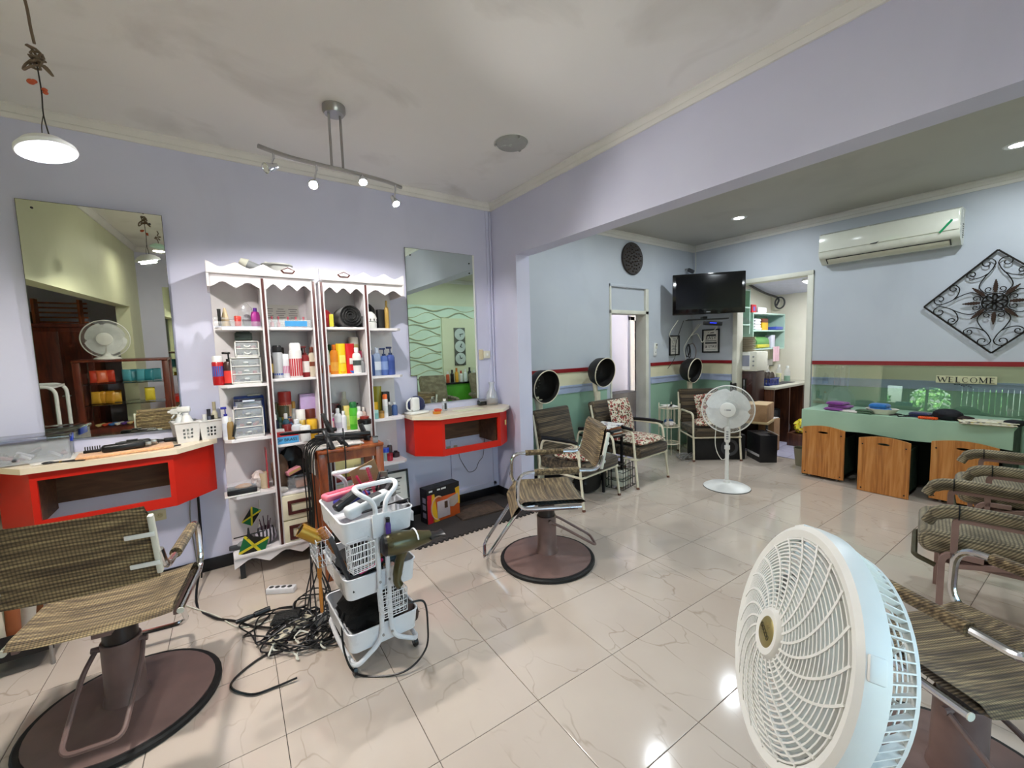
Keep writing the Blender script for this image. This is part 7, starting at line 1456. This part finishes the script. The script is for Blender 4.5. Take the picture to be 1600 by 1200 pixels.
# olive hair dryer hooked on the near posts
hdp = V((.66, 1.845, .60)); e = thing('hair_dryer', 'olive metallic hair dryer hooked on the trolley posts', 'hair dryer', hdp); ax = V((1, -.12, -.03)).normalized(); F = frame_to(ax)
M_OLV = mat('olive metallic', '4f4a2e', .3, .5, .12, 10., coat=.3)
MB(F).lathe([(0, -.1), (.03, -.1), (.045, -.092), (.052, -.07), (.053, -.02), (.045, .04), (.034, .085), (.028, .12), (.026, .125), (0, .12)], 26).obj('dryer_body', M_OLV, e); MB(F).lathe([(.0, -.104), (.034, -.104), (.047, -.095), (.05, -.085), (0, -.09)], 24).obj('intake_grille', M_BLACK, e)
MB(F @ Matrix.Diagonal((1.5, .45, 1, 1))).lathe([(.02, .115), (.028, .12), (.02, .165), (.03, .19), (.0, .19)], 18).obj('nozzle', M_BLACK, e)
MB().tube(bez([(-.01, .0, -.04), (-.03, .0, -.1), (-.045, -.005, -.17), (-.035, -.01, -.2)], 5), [.026]*3+[.022]*6+[.019]*7, 12).obj('handle', M_OLV, e); MB().tube([ax*.05+V((0, cos(t)*.052, sin(t)*.05)) for t in [pi*i/8-.3 for i in range(9)]], .004, 6).obj('hook_wire', M_CART, e)
MB().tube(bez([(-.035, -.01, -.2), (-.03, -.01, -.25), (.0, -.02, -.29), (.07, -.03, -.31), (.08, -.04, -.42), (.06, -.045, -.54), (-.06, -.06, -.585), (-.22, .05, -.592), (-.27, .1, -.5), (-.25, .22, -.4), (-.2, .3, -.36)], 8), .005, 6).obj('power_cord', M_BLACK, e)
# contents of the middle and bottom trays
blobbag('black_pouch', 'black pouch filling the trolley middle tray', tp(-.02, .06, .364), (.13, .12, .06), cm('17171a', .6), 71); blobbag('tangled_wigs', 'black tangled hair extensions in the bottom tray', tp(-.0, .02, .109), (.15, .19, .085), mat('black hair', '0d0c0d', .55, 0., .3, 90., 1., 150, stretch=(8, 1, 1)), 73, cat='hair pieces', amp=.3)
hairbrush('pink handled brush lying in the trolley middle tray', tp(.03, -.15, .48), tp(-.09, -.17, .455), .016, cm('e0307a'), cm('c22a66'), bf=.3); hairbrush('wooden handled brush lying in the trolley middle tray', tp(.1, -.05, .47), tp(-.05, -.12, .46), .02, mat('turned wood', 'a06a34', .4), M_BLACK)
e = thing('chrome_tin', 'small chrome tin in the middle tray', 'tin', tp(.06, -.14, .365)); MB().lathe([(0, 0), (.03, 0), (.03, .07), (.028, .075), (0, .075)], 18).obj('tin_body', M_CHROME, e)
folded('teal_cloth', 'teal cloth in the trolley middle tray', 'cloth', tp(.1, .02, .364), 20, (.14, .2, .09), M_TERRY('teal terry', '123c44'), 2, 77); folded('brown_pouch', 'brown pouch at the end of the bottom tray', 'pouch', tp(.12, -.1, .11), 20, (.1, .16, .08), mat('brown cloth', '4a3a34', .8), 1, 78)
e = thing('purple_tube', 'small violet tube hanging at the post clip', 'tube', tp(.03, -TD-.045, .62)); MB().lathe([(0, 0), (.012, .004), (.013, .07), (.009, .09), (0, .09)], 12).obj('tube_body', cm('4a2f86'), e); MB().lathe([(.01, .085), (.01, .105), (0, .105)], 10).obj('cap', M_BLACK, e)
# ================================================================== ON THE VANITIES
zc = ZV+.0006
bx = thing('accessory_box', 'clear plastic box of clips with blue latches on the brush vanity', 'box', (-.86, 3.385, zc), 8); w, d, hh = .30, .21, .11
MB().bb((-w/2, -d/2, 0), (w/2, d/2, .004)).bb((-w/2, -d/2, 0), (-w/2+.004, d/2, hh)).bb((w/2-.004, -d/2, 0), (w/2, d/2, hh)).bb((-w/2, -d/2, 0), (w/2, -d/2+.004, hh)).bb((-w/2, d/2-.004, 0), (w/2, d/2, hh)).obj('box_wall', M_CLEAR, bx); MB().box((0, 0, hh+.012), (w+.02, d+.02, .024), b=.008).obj('lid', cm('dfe2ea', clear=True), bx)
MB().box((w/2+.006, 0, hh-.005), (.012, .09, .04), b=.004).obj('latch', cm('1f44c8'), bx); rnd = random.Random(8)
for k in range(18): MB(TM((rnd.uniform(-.12, .12), rnd.uniform(-.08, .08), .012+.028*rnd.random()), rnd.uniform(-30, 30), rnd.uniform(-30, 30), rnd.uniform(0, 180))).box((0, 0, 0), (.07, .016, .014), b=.004).obj('clip', cm(['5a5c66', '8e6a78', 'c9c9d2', '3d3f48', 'b48a94'][k % 5]), bx)
pp = thing('paper_card', 'white card sheets under the clear accessory box', 'card', (-.74, 3.36, ZV+.0003), 20); 
bx.location.z += .006
for k in range(2): MB(TM((.0, -.012*k, .0012+.0025*k), rz=4*k)).box((0, 0, 0), (.26, .2, .002)).obj('card_sheet', M_PAPER, pp)
p = atZ(115, 704, ZV); tl_ = thing('peach_towel', 'folded peach towel under the clippers on the brush vanity', 'towel', (-.46, 3.30, zc), 6); MB().box((0, 0, .009), (.42, .17, .018), b=.007).obj('towel_cloth', M_TERRY('peach terry', 'e8b284'), tl_)
zt2 = zc+.0185
def clipper(label, x, y, rz, L=.17): 
    e = thing('hair_clipper', label, 'clipper', (x, y, zt2), rz); MB().box((0, 0, .022), (L, .045, .042), b=.015, seg=3).obj('clipper_body', M_BLACK, e); MB().box((L/2+.012, 0, .022), (.03, .042, .02), b=.004).obj('blade', M_STEEL, e); MB().box((-.01, -.004, .046), (.05, .02, .006), b=.002).obj('switch', M_DKGREY, e); return e
clipper('large black hair clipper on the peach towel', -.47, 3.265, 8, .19); clipper('second black hair clipper behind the large one on the towel', -.43, 3.33, 4, .15)
def combguard(label, x, y, rz, z=zt2):
    e = thing('clipper_comb', label, 'comb', (x, y, z), rz); MB().box((0, 0, .008), (.075, .02, .014), b=.003).obj('comb_spine', M_BLACK, e)
    for k in range(7): MB().box((-.03+k*.01, .012, .02), (.004, .02, .028), b=.001).obj('tooth', M_BLACK, e)
    return e
combguard('black clipper comb at the end of the peach towel', -.61, 3.315, 5); combguard('pale clipper comb behind the peach towel', -.36, 3.405, 0, zc)
hairbrush('black round brush lying on the brush vanity', (-.235, 3.395, zc+.027), (-.38, 3.36, zc+.04), .026, M_BLACK, M_BLACK, bf=.42)
e = thing('small_comb', 'grey comb on the edge of the peach towel', 'comb', (-.26, 3.28, zc), 28); MB().box((0, 0, .004), (.1, .022, .006), b=.002).obj('comb_body', M_DKGREY, e)
e = thing('scissors', 'black scissors lying on the brush vanity', 'scissors', (-.74, 3.225, zc), -12); 
for s in (-1, 1): MB(TM(rz=s*8)).tube([(.02, 0, .004), (.13, 0, .004)], .004, 4).tube([(-.03+.02*cos(t), .012*sin(t), .005) for t in [2*pi*i/14 for i in range(14)]], .004, 5, True).tube([(-.012, 0, .005), (.02, 0, .005)], .004, 5).obj('blade', M_BLACK, e)
MB().cyl((.02, 0, .0), (.02, 0, .009), .006, n=10).obj('pivot', cm('b8963a'), e)
# caddies with bottles
def caddy(label, x, y, rz, w=.15, d=.12, hh=.125):
    e = thing('plastic_caddy', label, 'caddy', (x, y, zc), rz, 'perforated white caddies'); M_C = cm('d6d4d2', .45); t = .004
    lo, up = (w/2*.82, d/2*.82), (w/2, d/2)
    for sgn in (-1, 1):      # long walls with six windows, short walls plain
        xs = [-1, -.55, -.33, -.11, .11, .33, .55, 1]; mb = MB()
        def q(u, v): wx = lo[0]+(up[0]-lo[0])*v; wy = lo[1]+(up[1]-lo[1])*v; return V((u*wx, sgn*wy, v*hh))
        cells = [-1, -.42, -.22, -.1, .1, .22, .42, 1]; rows = [0, .2, .32, .38, .5, .56, .68, 1]
        vs = [q(u, v)+V((0, o, 0)) for o in (0, -sgn*t) for v in rows for u in cells]; n = len(cells); fs = []
        for j in range(7):
            for i in range(7):
                if i in (1, 3, 5) and j in (1, 3, 5): continue
                a = j*n+i; fs.append([a, a+1, a+n+1, a+n]); b = a+64; fs.append([b, b+1, b+n+1, b+n])
        mb.add(vs, fs); mb.obj('caddy_wall', M_C, e)
    mb = MB()
    for sgn in (-1, 1): mb.add([(sgn*lo[0], -lo[1], 0), (sgn*lo[0], lo[1], 0), (sgn*up[0], up[1], hh), (sgn*up[0], -up[1], hh)]+[(sgn*(lo[0]-t), -lo[1], 0), (sgn*(lo[0]-t), lo[1], 0), (sgn*(up[0]-t), up[1], hh), (sgn*(up[0]-t), -up[1], hh)], [[0, 1, 2, 3], [4, 5, 6, 7], [2, 3, 7, 6]])
    mb.bb((-lo[0], -lo[1], 0), (lo[0], lo[1], t)); mb.obj('caddy_body', M_C, e)
    MB().tube([(-up[0], -up[1], hh), (up[0], -up[1], hh), (up[0], up[1], hh), (-up[0], up[1], hh)], .006, 6, True).obj('caddy_rim', M_C, e)
    return e
c1 = caddy('perforated white caddy holding a spray bottle', -.165, 3.375, 14, .135, .13, .13); c2 = caddy('perforated white caddy holding small bottles beside the display cabinet', -.03-.075, 3.44, 10, .13, .11, .125); c2.location = (-.075+.035, 3.36, zc)
c2.location = (-.062, 3.445, zc); c1.location = (-.19, 3.43, zc)
def spray(label, x, y, z, hh, body='e6e6e4'):
    e = thing('spray_bottle', label, 'bottle', (x, y, z), 160); MB().lathe([(0, 0), (.034, 0), (.036, .01), (.036, hh*.5), (.02, hh*.68), (.014, hh*.72), (0, hh*.72)], 18).obj('bottle_body', cm(body, .5), e); MB().cyl((0, 0, hh*.7), (0, 0, hh*.78), .016, n=12).box((.012, 0, hh*.87), (.075, .022, .035), b=.008).box((.055, 0, hh*.87), (.02, .012, .014), b=.003).tube([(.02, 0, hh*.84), (.035, 0, hh*.74), (.045, 0, hh*.68)], .006, 6).obj('trigger_head', M_WHITE, e); return e
spray('white trigger spray bottle in the white caddy', -.18, 3.43, zc+.006, .235); spray('frosted trigger spray bottle behind the first one', -.215, 3.455, zc+.006, .22, 'd0d4d6')
def small(nm, label, x, y, z, r, hh, body, cap, cat='bottle'):
    e = thing(nm, label, cat, (x, y, z)); MB().lathe([(0, 0), (r, 0), (r, hh*.66), (r*.5, hh*.76), (0, hh*.76)], 14).obj('bottle_body', cm(body), e); MB().lathe([(r*.55, hh*.74), (r*.55, hh), (0, hh)], 12).obj('cap', cm(cap), e); return e
small('oil_bottle', 'white round bottle in the caddy beside the cabinet', -.085, 3.43, zc+.006, .024, .16, 'e4e4e2', 'e9e9e6'); small('oil_bottle', 'grey-blue bottle leaning in the caddy beside the cabinet', -.062, 3.46, zc+.006, .02, .19, '4f5568', '2a2a33'); small('oil_bottle', 'tall cream bottle in the caddy beside the cabinet', -.03, 3.465, zc+.006, .018, .235, 'cfc7ae', 'b9ae90'); small('oil_bottle', 'black capped small bottle in the caddy beside the cabinet', -.042, 3.42, zc+.006, .016, .15, '2a2624', '141414')
e = thing('black_sponge', 'black sponge behind the caddy on the brush vanity', 'sponge', (-.125, 3.49, zc)); MB().box((0, 0, .03), (.08, .05, .06), b=.012).obj('sponge_body', M_RUBBER, e); MB().box((0, 0, .062), (.07, .04, .004), b=.001).obj('sponge_pad', M_DKGREY, e)
# corner vanity
p = atZ(632, 640, ZV); e = thing('white_kettle', 'white cordless appliance on a white stand on the corner vanity', 'appliance', (1.40, 3.43, zc), 10); MB().box((0, 0, .012), (.19, .11, .022), b=.008).obj('stand', M_WHITE, e); MB().box((-.01, .01, .085), (.075, .06, .12), b=.018, seg=3).obj('appliance_body', M_WHITE, e); MB().tube(bez([(-.045, .01, .14), (-.085, .01, .11), (-.085, .01, .05), (-.05, .01, .03)], 6), .008, 8).obj('handle', M_WHITE, e)
e = blobbag('navy_bonnet', 'navy bonnet behind the white appliance on the corner vanity', (1.42, 3.49, zc), (.085, .03, .075), M_TERRY('navy cloth', '1a2456'), 81, cat='bonnet', amp=.15)
e = thing('spray_mister', 'clear square bottle with a dark label on the corner vanity', 'bottle', (1.655, 3.40, zc)); MB().box((0, 0, .045), (.045, .035, .09), b=.006).obj('bottle_body', M_CLEAR, e); MB().box((0, -.0185, .045), (.02, .001, .055)).obj('printed_label', M_DKGREY, e); MB().cyl((0, 0, .09), (0, 0, .11), .014, n=12).obj('cap', M_WHITE, e); MB().box((0, 0, .03), (.036, .026, .05), b=.004).obj('liquid', cm('b9bcc4'), e)
e = thing('pomade_tin', 'small orange pot with a red lid on the corner vanity', 'pot', (1.53, 3.30, zc)); MB().lathe([(0, 0), (.034, 0), (.036, .022), (0, .022)], 20).obj('pot_body', cm('c9842e'), e); MB(TM((.012, .004, .03), rx=6)).lathe([(0, -.006), (.034, -.006), (.035, .006), (0, .008)], 20).obj('lid', cm('c8401e'), e)
e = thing('paper_sheet', 'pale green sheet lying on the corner vanity', 'paper', (1.85, 3.32, ZV+.0003), 6); MB().box((0, 0, .001), (.28, .12, .0012)).obj('sheet', cm('d6d8b8', .6), e)
e = thing('dark_dish', 'dark glass dish with a steel lid beside the potpourri jar', 'dish', (2.09, 3.47, zc)); MB().box((0, 0, .025), (.09, .06, .05), b=.012).obj('dish_body', M_BLACKG, e); MB(TM((0, -.01, .05), rx=20)).box((0, 0, 0), (.08, .05, .006), b=.002).obj('lid', M_STEEL, e)
e = thing('potpourri_jar', 'clear bulb jar half full of brown potpourri', 'jar', (2.185, 3.435, zc)); MB().lathe([(0, 0), (.055, 0), (.062, .02), (.062, .07), (.05, .12), (.03, .15), (.024, .19), (.03, .22), (.028, .22), (.02, .19), (.028, .15), (.046, .12), (.058, .07), (.058, .022), (0, .006)], 24).obj('jar_glass', M_CLEAR, e); MB().lathe([(0, .008), (.054, .008), (.056, .05), (.03, .062), (0, .06)], 18).obj('potpourri', mat('potpourri', '7a5638', .9, 0., .5, 120., 1., 120), e)
# ---- printed box and mats under the corner vanity
e = thing('steamer_box', 'orange and black printed carton on the foam mat', 'box', (1.53, 3.31, .013), 8); MB().box((0, 0, .15), (.335, .11, .30), b=.002).obj('carton', cm('c8541e', .5), e); MB().box((0, -.0556, .255), (.335, .0012, .09)).obj('black_band', cm('121014', .5), e); MB().box((0, 0, .3005), (.335, .11, .001)).obj('black_lid', cm('121014', .5), e); MB().box((-.168, 0, .15), (.0012, .11, .30)).obj('black_side', cm('15121a', .5), e)
MB().prism([(-.165, -.148), (-.12, -.148), (-.1, 0), (-.12, .1), (-.165, .1)], 0, .001, Matrix(((1, 0, 0, 0), (0, 0, -1, -.0565), (0, 1, 0, .15), (0, 0, 0, 1)))).obj('red_panel', cm('b8182a', .5), e); MB().prism([(-.12, .1), (-.095, .1), (-.07, -.1), (-.05, -.148), (-.1, -.148), (-.13, -.02)], 0, .0015, Matrix(((1, 0, 0, 0), (0, 0, -1, -.0565), (0, 1, 0, .15), (0, 0, 0, 1)))).obj('yellow_swoosh', cm('e0a81e', .5), e); MB().prism([(.12, .1), (.167, .11), (.167, -.05), (.14, -.04)], 0, .0015, Matrix(((1, 0, 0, 0), (0, 0, -1, -.0565), (0, 1, 0, .15), (0, 0, 0, 1)))).obj('yellow_swoosh', cm('e0a81e', .5), e)
MB().box((-.005, -.058, .1), (.13, .002, .15), b=.0008).obj('pictured_appliance', cm('b9a8a8', .5), e); MB().box((.02, -.0594, .13), (.032, .001, .06)).obj('pictured_window', cm('4a3020', .5), e); MB(TM((0, -.058, 0))).prism([(.04, .18), (.15, .2), (.15, .12), (.1, .09), (.06, .1)], 0, .001, Matrix(((1, 0, 0, 0), (0, 0, -1, 0), (0, 1, 0, 0), (0, 0, 0, 1)))).obj('pictured_nozzle', cm('a9988c', .5), e)
MB().tube([(-.06+.07*cos(t), -.0575, .12+.1*sin(t)) for t in [pi*.35+2*pi*i/30*.8 for i in range(22)]], .007, 5).obj('pictured_hose', cm('d0a080', .5), e)
mb = MB()
for x, w_ in ((-.13, .035), (-.05, .03), (.0, .05)): mb.box((x, -.0565, .28), (w_, .001, .014))
mb.obj('white_print', cm('dcdcdc'), e); mb = MB()
for z in (.2, .14, .07): mb.box((-.1692, -.01, z), (.001, .05, .045))
mb.obj('side_print', cm('9a90a4'), e)
# interlocking foam mat with toothed edge
M_FOAM = mat('grey foam mat', '332f2e', .95, 0., .25, 9., .3, 90); fm = thing('foam_mat', 'dark grey interlocking foam mat with a toothed edge', 'mat', (0, 0, 0))
x0, x1, y0, y1 = 1.12, 2.29, 2.905, 3.515; teeth = []; n = 26
for i in range(n):
    a = x0+(x1-x0)*i/n; b = x0+(x1-x0)*(i+.5)/n; c = x0+(x1-x0)*(i+1)/n; teeth += [(a, y0), (b, y0), (b, y0-.022), (c, y0-.022)]
teeth.append((x1, y0)); m = 12; right = []
for i in range(m): a = y0+(YP-y0)*i/m; b = y0+(YP-y0)*(i+.5)/m; c = y0+(YP-y0)*(i+1)/m; right += [(x1, a), (x1, b), (x1-.018, b), (x1-.018, c)]
MB().prism(teeth+right[1:]+[(x1-.02, y1), (x0, y1)], .0002, .012).obj('mat_sheet', M_FOAM, fm)
e = thing('worn_mat', 'worn brown doormat lying on the foam mat', 'mat', (1.87, 3.25, .0125), -4); MB().box((0, 0, .004), (.44, .3, .008), b=.003).obj('mat_pile', mat('worn brown pile', '4a3b31', .95, 0., .4, 14., .8, 60), e); MB().tube([(-.215, -.145, .007), (.215, -.145, .007), (.215, .145, .007), (-.215, .145, .007)], .005, 6, True).obj('bound_edge', mat('mat binding', '2c2420', .9), e)
# magazine rack glimpsed under the first styling chair
mr = thing('magazine_rack', 'dark wire rack of rolled papers under the brush vanity', 'rack', (-.88, 3.12, 0)); 
for sx in (-.12, .12):
    for sy in (-.2, .2): MB().cyl((sx, sy, 0), (sx, sy, .42), .009, n=8).obj('post', M_STEEL, mr)
MB().bb((-.12, -.2, .08), (.12, .2, .09)).bb((-.13, .2, .08), (.13, .205, .4)).bb((-.13, -.205, .08), (.13, -.2, .2)).obj('rack_tray', M_BLACK, mr)
for k in range(6): MB(TM((-.06+.03*(k % 4), -.14+.055*k, .10), rx=6, ry=4*k)).lathe([(.022, 0), (.026, 0), (.026, .28), (.022, .28)], 14).obj('rolled_paper', cm(['d6cdb8', 'a8623c', 'cfc9bd', '8c5a3a'][k % 4], .8), mr)
# ================================================================== BEHIND THE CAMERA (shown by the mirrors and the glass)
# wall mirror opposite
e = thing('wall_mirror', 'frameless mirror on the wall opposite the vanities', 'mirror', (-.76, YE, 1.05)); MB().bb((0, 0, 0), (.6, .004, 1.3)).obj('glass_edge', mat('mirror edge', '5c6660', .3), e); MB().bb((0, .004, 0), (.6, .005, 1.3)).obj('silvered_face', M_MIRROR, e)
# snack display with glass shelves, table fan on top
dx0, dx1, dy = -1.437, -.604, .3
dc = thing('snack_display', 'red-brown display stand with glass shelves of snacks', 'display stand', ((dx0+dx1)/2, dy, 0)); w = (dx1-dx0)/2
for sx in (-1, 1):
    for sy in (-.14, .14): MB().box((sx*(w-.03), sy, .672), (.06, .05, 1.345), b=.004).obj('post', M_RDWOOD, dc)
MB().bb((-w, -.18, 1.345), (w, .18, 1.37), .003).obj('top_board', M_RDWOOD, dc); MB().bb((-w, -.17, .53), (w, .17, .58)).obj('base_shelf', M_RDWOOD, dc); MB().bb((-w+.03, -.16, .05), (w-.03, .16, .53)).obj('base_cabinet', M_DKWOOD, dc)
for z in (.845, 1.09): MB().bb((-w+.06, -.16, z), (w-.06, .16, z+.006)).obj('glass_shelf', M_GLASS, dc)
tf = pedestal('table_fan', 'white table fan standing on the snack display', (-1.166, .3, 1.3705), 180, .235, .215, True)
rnd = random.Random(30)
def packs(z, xs, cols, lab, hh=.15):
    for k, x in enumerate(xs):
        e = thing('snack_packet', lab, 'snack packet', ((dx0+dx1)/2+x, dy+rnd.uniform(-.05, .05), z), rnd.uniform(-25, 25)+180, lab); c = cols[k % len(cols)]
        MB(TM((0, 0, hh/2), rx=90+rnd.uniform(-14, 0))).pillow((0, 0, 0), (.1, hh, .04), n=9).obj('packet_film', cm(c, .35), e, 60)
packs(1.0965, [-.27, -.21, -.15], ['c8402a', 'd8623a'], 'orange-red snack packet on the upper glass shelf'); packs(1.0965, [.0, .07, .14, .21, .27], ['5aa8b8', '2f7f8e'], 'teal snack packet on the upper glass shelf')
packs(.8515, [-.28, -.24, -.2, -.16, -.12], ['d8a43a', 'c98f2a'], 'golden snack packet on the lower glass shelf'); packs(.8515, [.2], ['d8c23a'], 'yellow printed crisp packet on the lower glass shelf', .17)
for k in range(10):
    e = thing('candy_bar', 'wrapped candy bar in the row along the display base', 'candy', ((dx0+dx1)/2-.27+k*.055, dy, 0.5805), 30, 'candy bars along the display base'); MB(TM((0, 0, .02), ry=25)).box((0, 0, 0), (.04, .12, .018), b=.006).obj('wrapper', cm(['c9b27a', 'b9442a', '3f6fb0', 'd8d2cc', '5a3a86'][k % 5]), e)
# lobby furniture
bk = thing('tall_bookcase', 'tall dark wood bookcase packed with files in the lobby', 'bookcase', (-2.62, -.75, 0)); 
for sx in (-.55, 0, .55): MB().bb((sx-.015, -.2, 0), (sx+.015, .15, 1.95)).obj('side_board', M_DKWOOD, bk)
for z in (.1, .5, .9, 1.3, 1.65, 1.95): MB().bb((-.55, -.2, z-.02), (.55, .15, z)).obj('shelf_board', M_DKWOOD, bk)
MB().bb((-.55, -.21, 0), (.55, -.2, 1.95)).obj('back_board', M_DKWOOD, bk)
rnd = random.Random(44)
for z in (.5, .9, 1.3, 1.65):
    x = -.5
    while x < .48:
        wd = rnd.uniform(.03, .07); hh = rnd.uniform(.16, .3)
        if not (-.04 < x < .02) and not (-.03-wd < x < .0): tag(MB().bb((-2.62+x, -.86, z), (-2.62+x+wd-.004, -.66, z+hh), .003).obj('file_box', cm(['6a6c72', '3a3c44', '8c8f94', '5c4a3c', 'b4b6b8'][rnd.randrange(5)], .6)), 'file standing in the tall lobby bookcase', 'file', 'files in the tall bookcase')
        x += wd
wr = thing('wardrobe', 'red-brown wooden wardrobe in the lobby', 'wardrobe', (-1.72, -.62, 0)); MB().bb((-.28, -.3, 0), (.28, .2, 1.75), .006).obj('wardrobe_body', M_RDWOOD, wr)
for s in (-1, 1): d = MB().bb((s*.14-.13, .2, .06), (s*.14+.13, .215, 1.7), .004).obj('door', M_RDWOOD, wr); MB().cyl((s*.03, .215, .9), (s*.03, .235, .9), .01, n=10).obj('knob', M_STEEL, d)
MB().bb((-.3, -.32, 1.75), (.3, .23, 1.8), .008).obj('cornice', M_RDWOOD, wr)
rk = thing('wooden_rack', 'slatted wooden rack lying on the wardrobe', 'rack', (-1.74, -.55, 1.8)); 
for k in range(5): MB().bb((-.25, -.1, .01+k*.06), (.25, -.08, .03+k*.06)).obj('slat', M_STOOLW, rk)
for s in (-.2, .2): MB().bb((s-.012, -.08, 0), (s+.012, .06, .3)).obj('post', M_STOOLW, rk)
# white tubular trolley with bags next to the display
ht = thing('white_cart', 'white tubular cart hung with plastic bags beside the snack display', 'cart', (-1.6, .85, 0))
for sy in (-.16, .16): MB().tube(roundpath([(-.16, sy, 0), (-.16, sy, 1.14), (.16, sy, 1.14), (.16, sy, 0)], .1, 6), .016, 8).obj('tube_frame', M_CART, ht)
MB().bb((-.15, -.16, 1.12), (.15, .16, 1.14)).bb((-.15, -.16, .3), (.15, .16, .31)).obj('shelf_board', M_CART, ht)
mb = MB()
for k in range(7): mb.tube([(.17, -.14+k*.045, .62), (.28, -.14+k*.045, .66)], .005, 5)
mb.tube([(.28, -.16, .66), (.28, .15, .66)], .006, 6).tube([(.17, -.16, .62), (.17, .15, .62)], .006, 6); mb.obj('wire_shelf', M_CART, ht)
blobbag('hanging_bag', 'clear carrier bag on the white tubular cart', (-1.6, .85, .3105), (.1, .12, .14), M_CLEAR, 91)
# dark sofa and bin seen low in the mirror
sb = thing('black_bin', 'tall grey bin behind the snack display', 'bin', (-.85, -.2, 0)); MB().lathe([(0, 0), (.14, 0), (.17, .62), (.18, .64), (.165, .64), (.135, .01), (0, .01)], 22).obj('bin_wall', M_GREY, sb); MB().lathe([(0, .66), (.17, .65), (.185, .63), (0, .64)], 22).obj('bin_lid', M_DKGREY, sb)
bp = thing('backpack', 'black backpack on a red cabinet near the opposite mirror', 'bag', (-.4, -.75, .78)); MB().pillow((0, 0, .14), (.34, .26, .28), n=11, puff=.4).obj('bag_body', mat('black leather', '101010', .5), bp); MB().tube(bez([(-.06, .1, .24), (0, .13, .34), (.06, .1, .24)], 6), .01, 6).obj('strap', M_BLACK, bp)
rc = thing('red_cabinet', 'red cabinet against the wall opposite the vanities', 'cabinet', (-.45, -.78, 0)); MB().bb((-.35, -.22, .06), (.35, .2, .78), .004).obj('cabinet_body', M_RED, rc); MB().bb((-.3, .2, .25), (.3, .205, .7)).obj('niche', M_BRNWD, rc); MB().bb((-.33, -.2, 0), (.33, .17, .06)).obj('plinth', M_BLACK, rc)
# ---- alcove front wall: wavy panels, plain strip, clock plaque
m_, nt_, b_, oc_ = base('mint wall panel', .5); cl = ramp(nt_, [(.35, lin('c9ddc8')), (.65, lin('d2e4d0'))]); nt_.links.new(noise(nt_, oc_, 3.), cl.inputs[0]); nt_.links.new(cl.outputs[0], b_.inputs['Base Color'])
wp = struct(link('trim_15', None), 'wall panel carved with wavy bands'); MB().bb((XP, AY, .0), (XD, AY+.012, 2.38)).obj('wave_panel', m_, wp)
M_WV = mat('wave groove', '8f9a84', .5); M_WV2 = mat('wave gold edge', 'b8aa68', .45); rnd = random.Random(6)
for k in range(13):
    z = .95+.112*k; ph = k*1.9; amp = .035+.01*(k % 3)
    top = []; bot = []
    for i in range(41):
        x = XP+.02+(3.72-XP-.04)*i/40 if z < 2.12 else XP+.02+(XD-XP-.04)*i/40; t = x*9+ph; c = z+amp*sin(t); th = .012*(.5+.5*sin(t*.5+k)); top.append((x, c+th+.003)); bot.append((x, c-th-.003))
    S = Matrix(((1, 0, 0, 0), (0, 0, 1, AY+.012), (0, 1, 0, 0), (0, 0, 0, 1))); MB().prism(bot+top[::-1], 0, .004, S).obj('wave_band', M_WV, wp); MB().tube([(x, AY+.016, z_) for x, z_ in top], .004, 4).obj('wave_edge', M_WV2, wp)
struct(MB().bb((3.72, AY, 0), (XD, AY+.05, 2.13)).obj('wall_plain_strip', M_CREAMWALL))
ckp = thing('clock_plaque', 'tall narrow plaque with three round faces', 'clock', (4.10, AY+.05, 1.56)); MB().bb((-.125, 0, -.38), (.125, .02, .38), .004).obj('plaque_board', mat('plaque grey', '5a5c54', .6), ckp)
for k in (-1, 0, 1): f = MB(TM((0, .02, k*.245), rx=-90)).lathe([(0, 0), (.1, 0), (.11, .006), (.118, .0), (.118, .01), (.1, .012), (0, .008)], 26).obj('clock_face', cm('b9c2bc', .5), ckp); MB(TM((0, .034, k*.245), ry=30+50*k)).box((0, 0, .03), (.012, .003, .08)).box((.02, 0, 0), (.05, .003, .01)).obj('clock_hand', M_BLACK, f)
gc = thing('green_cabinet', 'bright green cabinet with a dark top carrying bottles', 'cabinet', (4.1, AY+.17, 0)); MB().bb((-.45, -.115, 0), (.45, .1, .82), .004).obj('cabinet_body', mat('bright green laminate', '4f9a2c', .4), gc); MB().bb((-.48, -.118, .82), (.48, .12, .85), .004).obj('cabinet_top', M_BLACKG, gc)
for k, (c, cp) in enumerate([('c85a3a', 'e6e6e0'), ('17171a', '17171a'), ('d29a2c', 'c46a1e'), ('e0e0de', 'b4483a'), ('dfe6e2', 'e6e6e6'), ('1a1a1e', '1a1a1e'), ('2a4a90', 'e6e6e0'), ('28478c', 'e9e9e6')]):
    small('salon_bottle', ['orange bottle with a white cap on the green cabinet', 'black bottle on the green cabinet beside the orange one', 'amber bottle on the green cabinet', 'white bottle with a red cap on the green cabinet', 'pale mint bottle on the green cabinet', 'second black bottle on the green cabinet', 'blue bottle with a white cap on the green cabinet', 'end blue bottle on the green cabinet'][k], 3.74+k*.1, AY+.17, .8505, .036, .22+.03*(k % 3), c, cp)
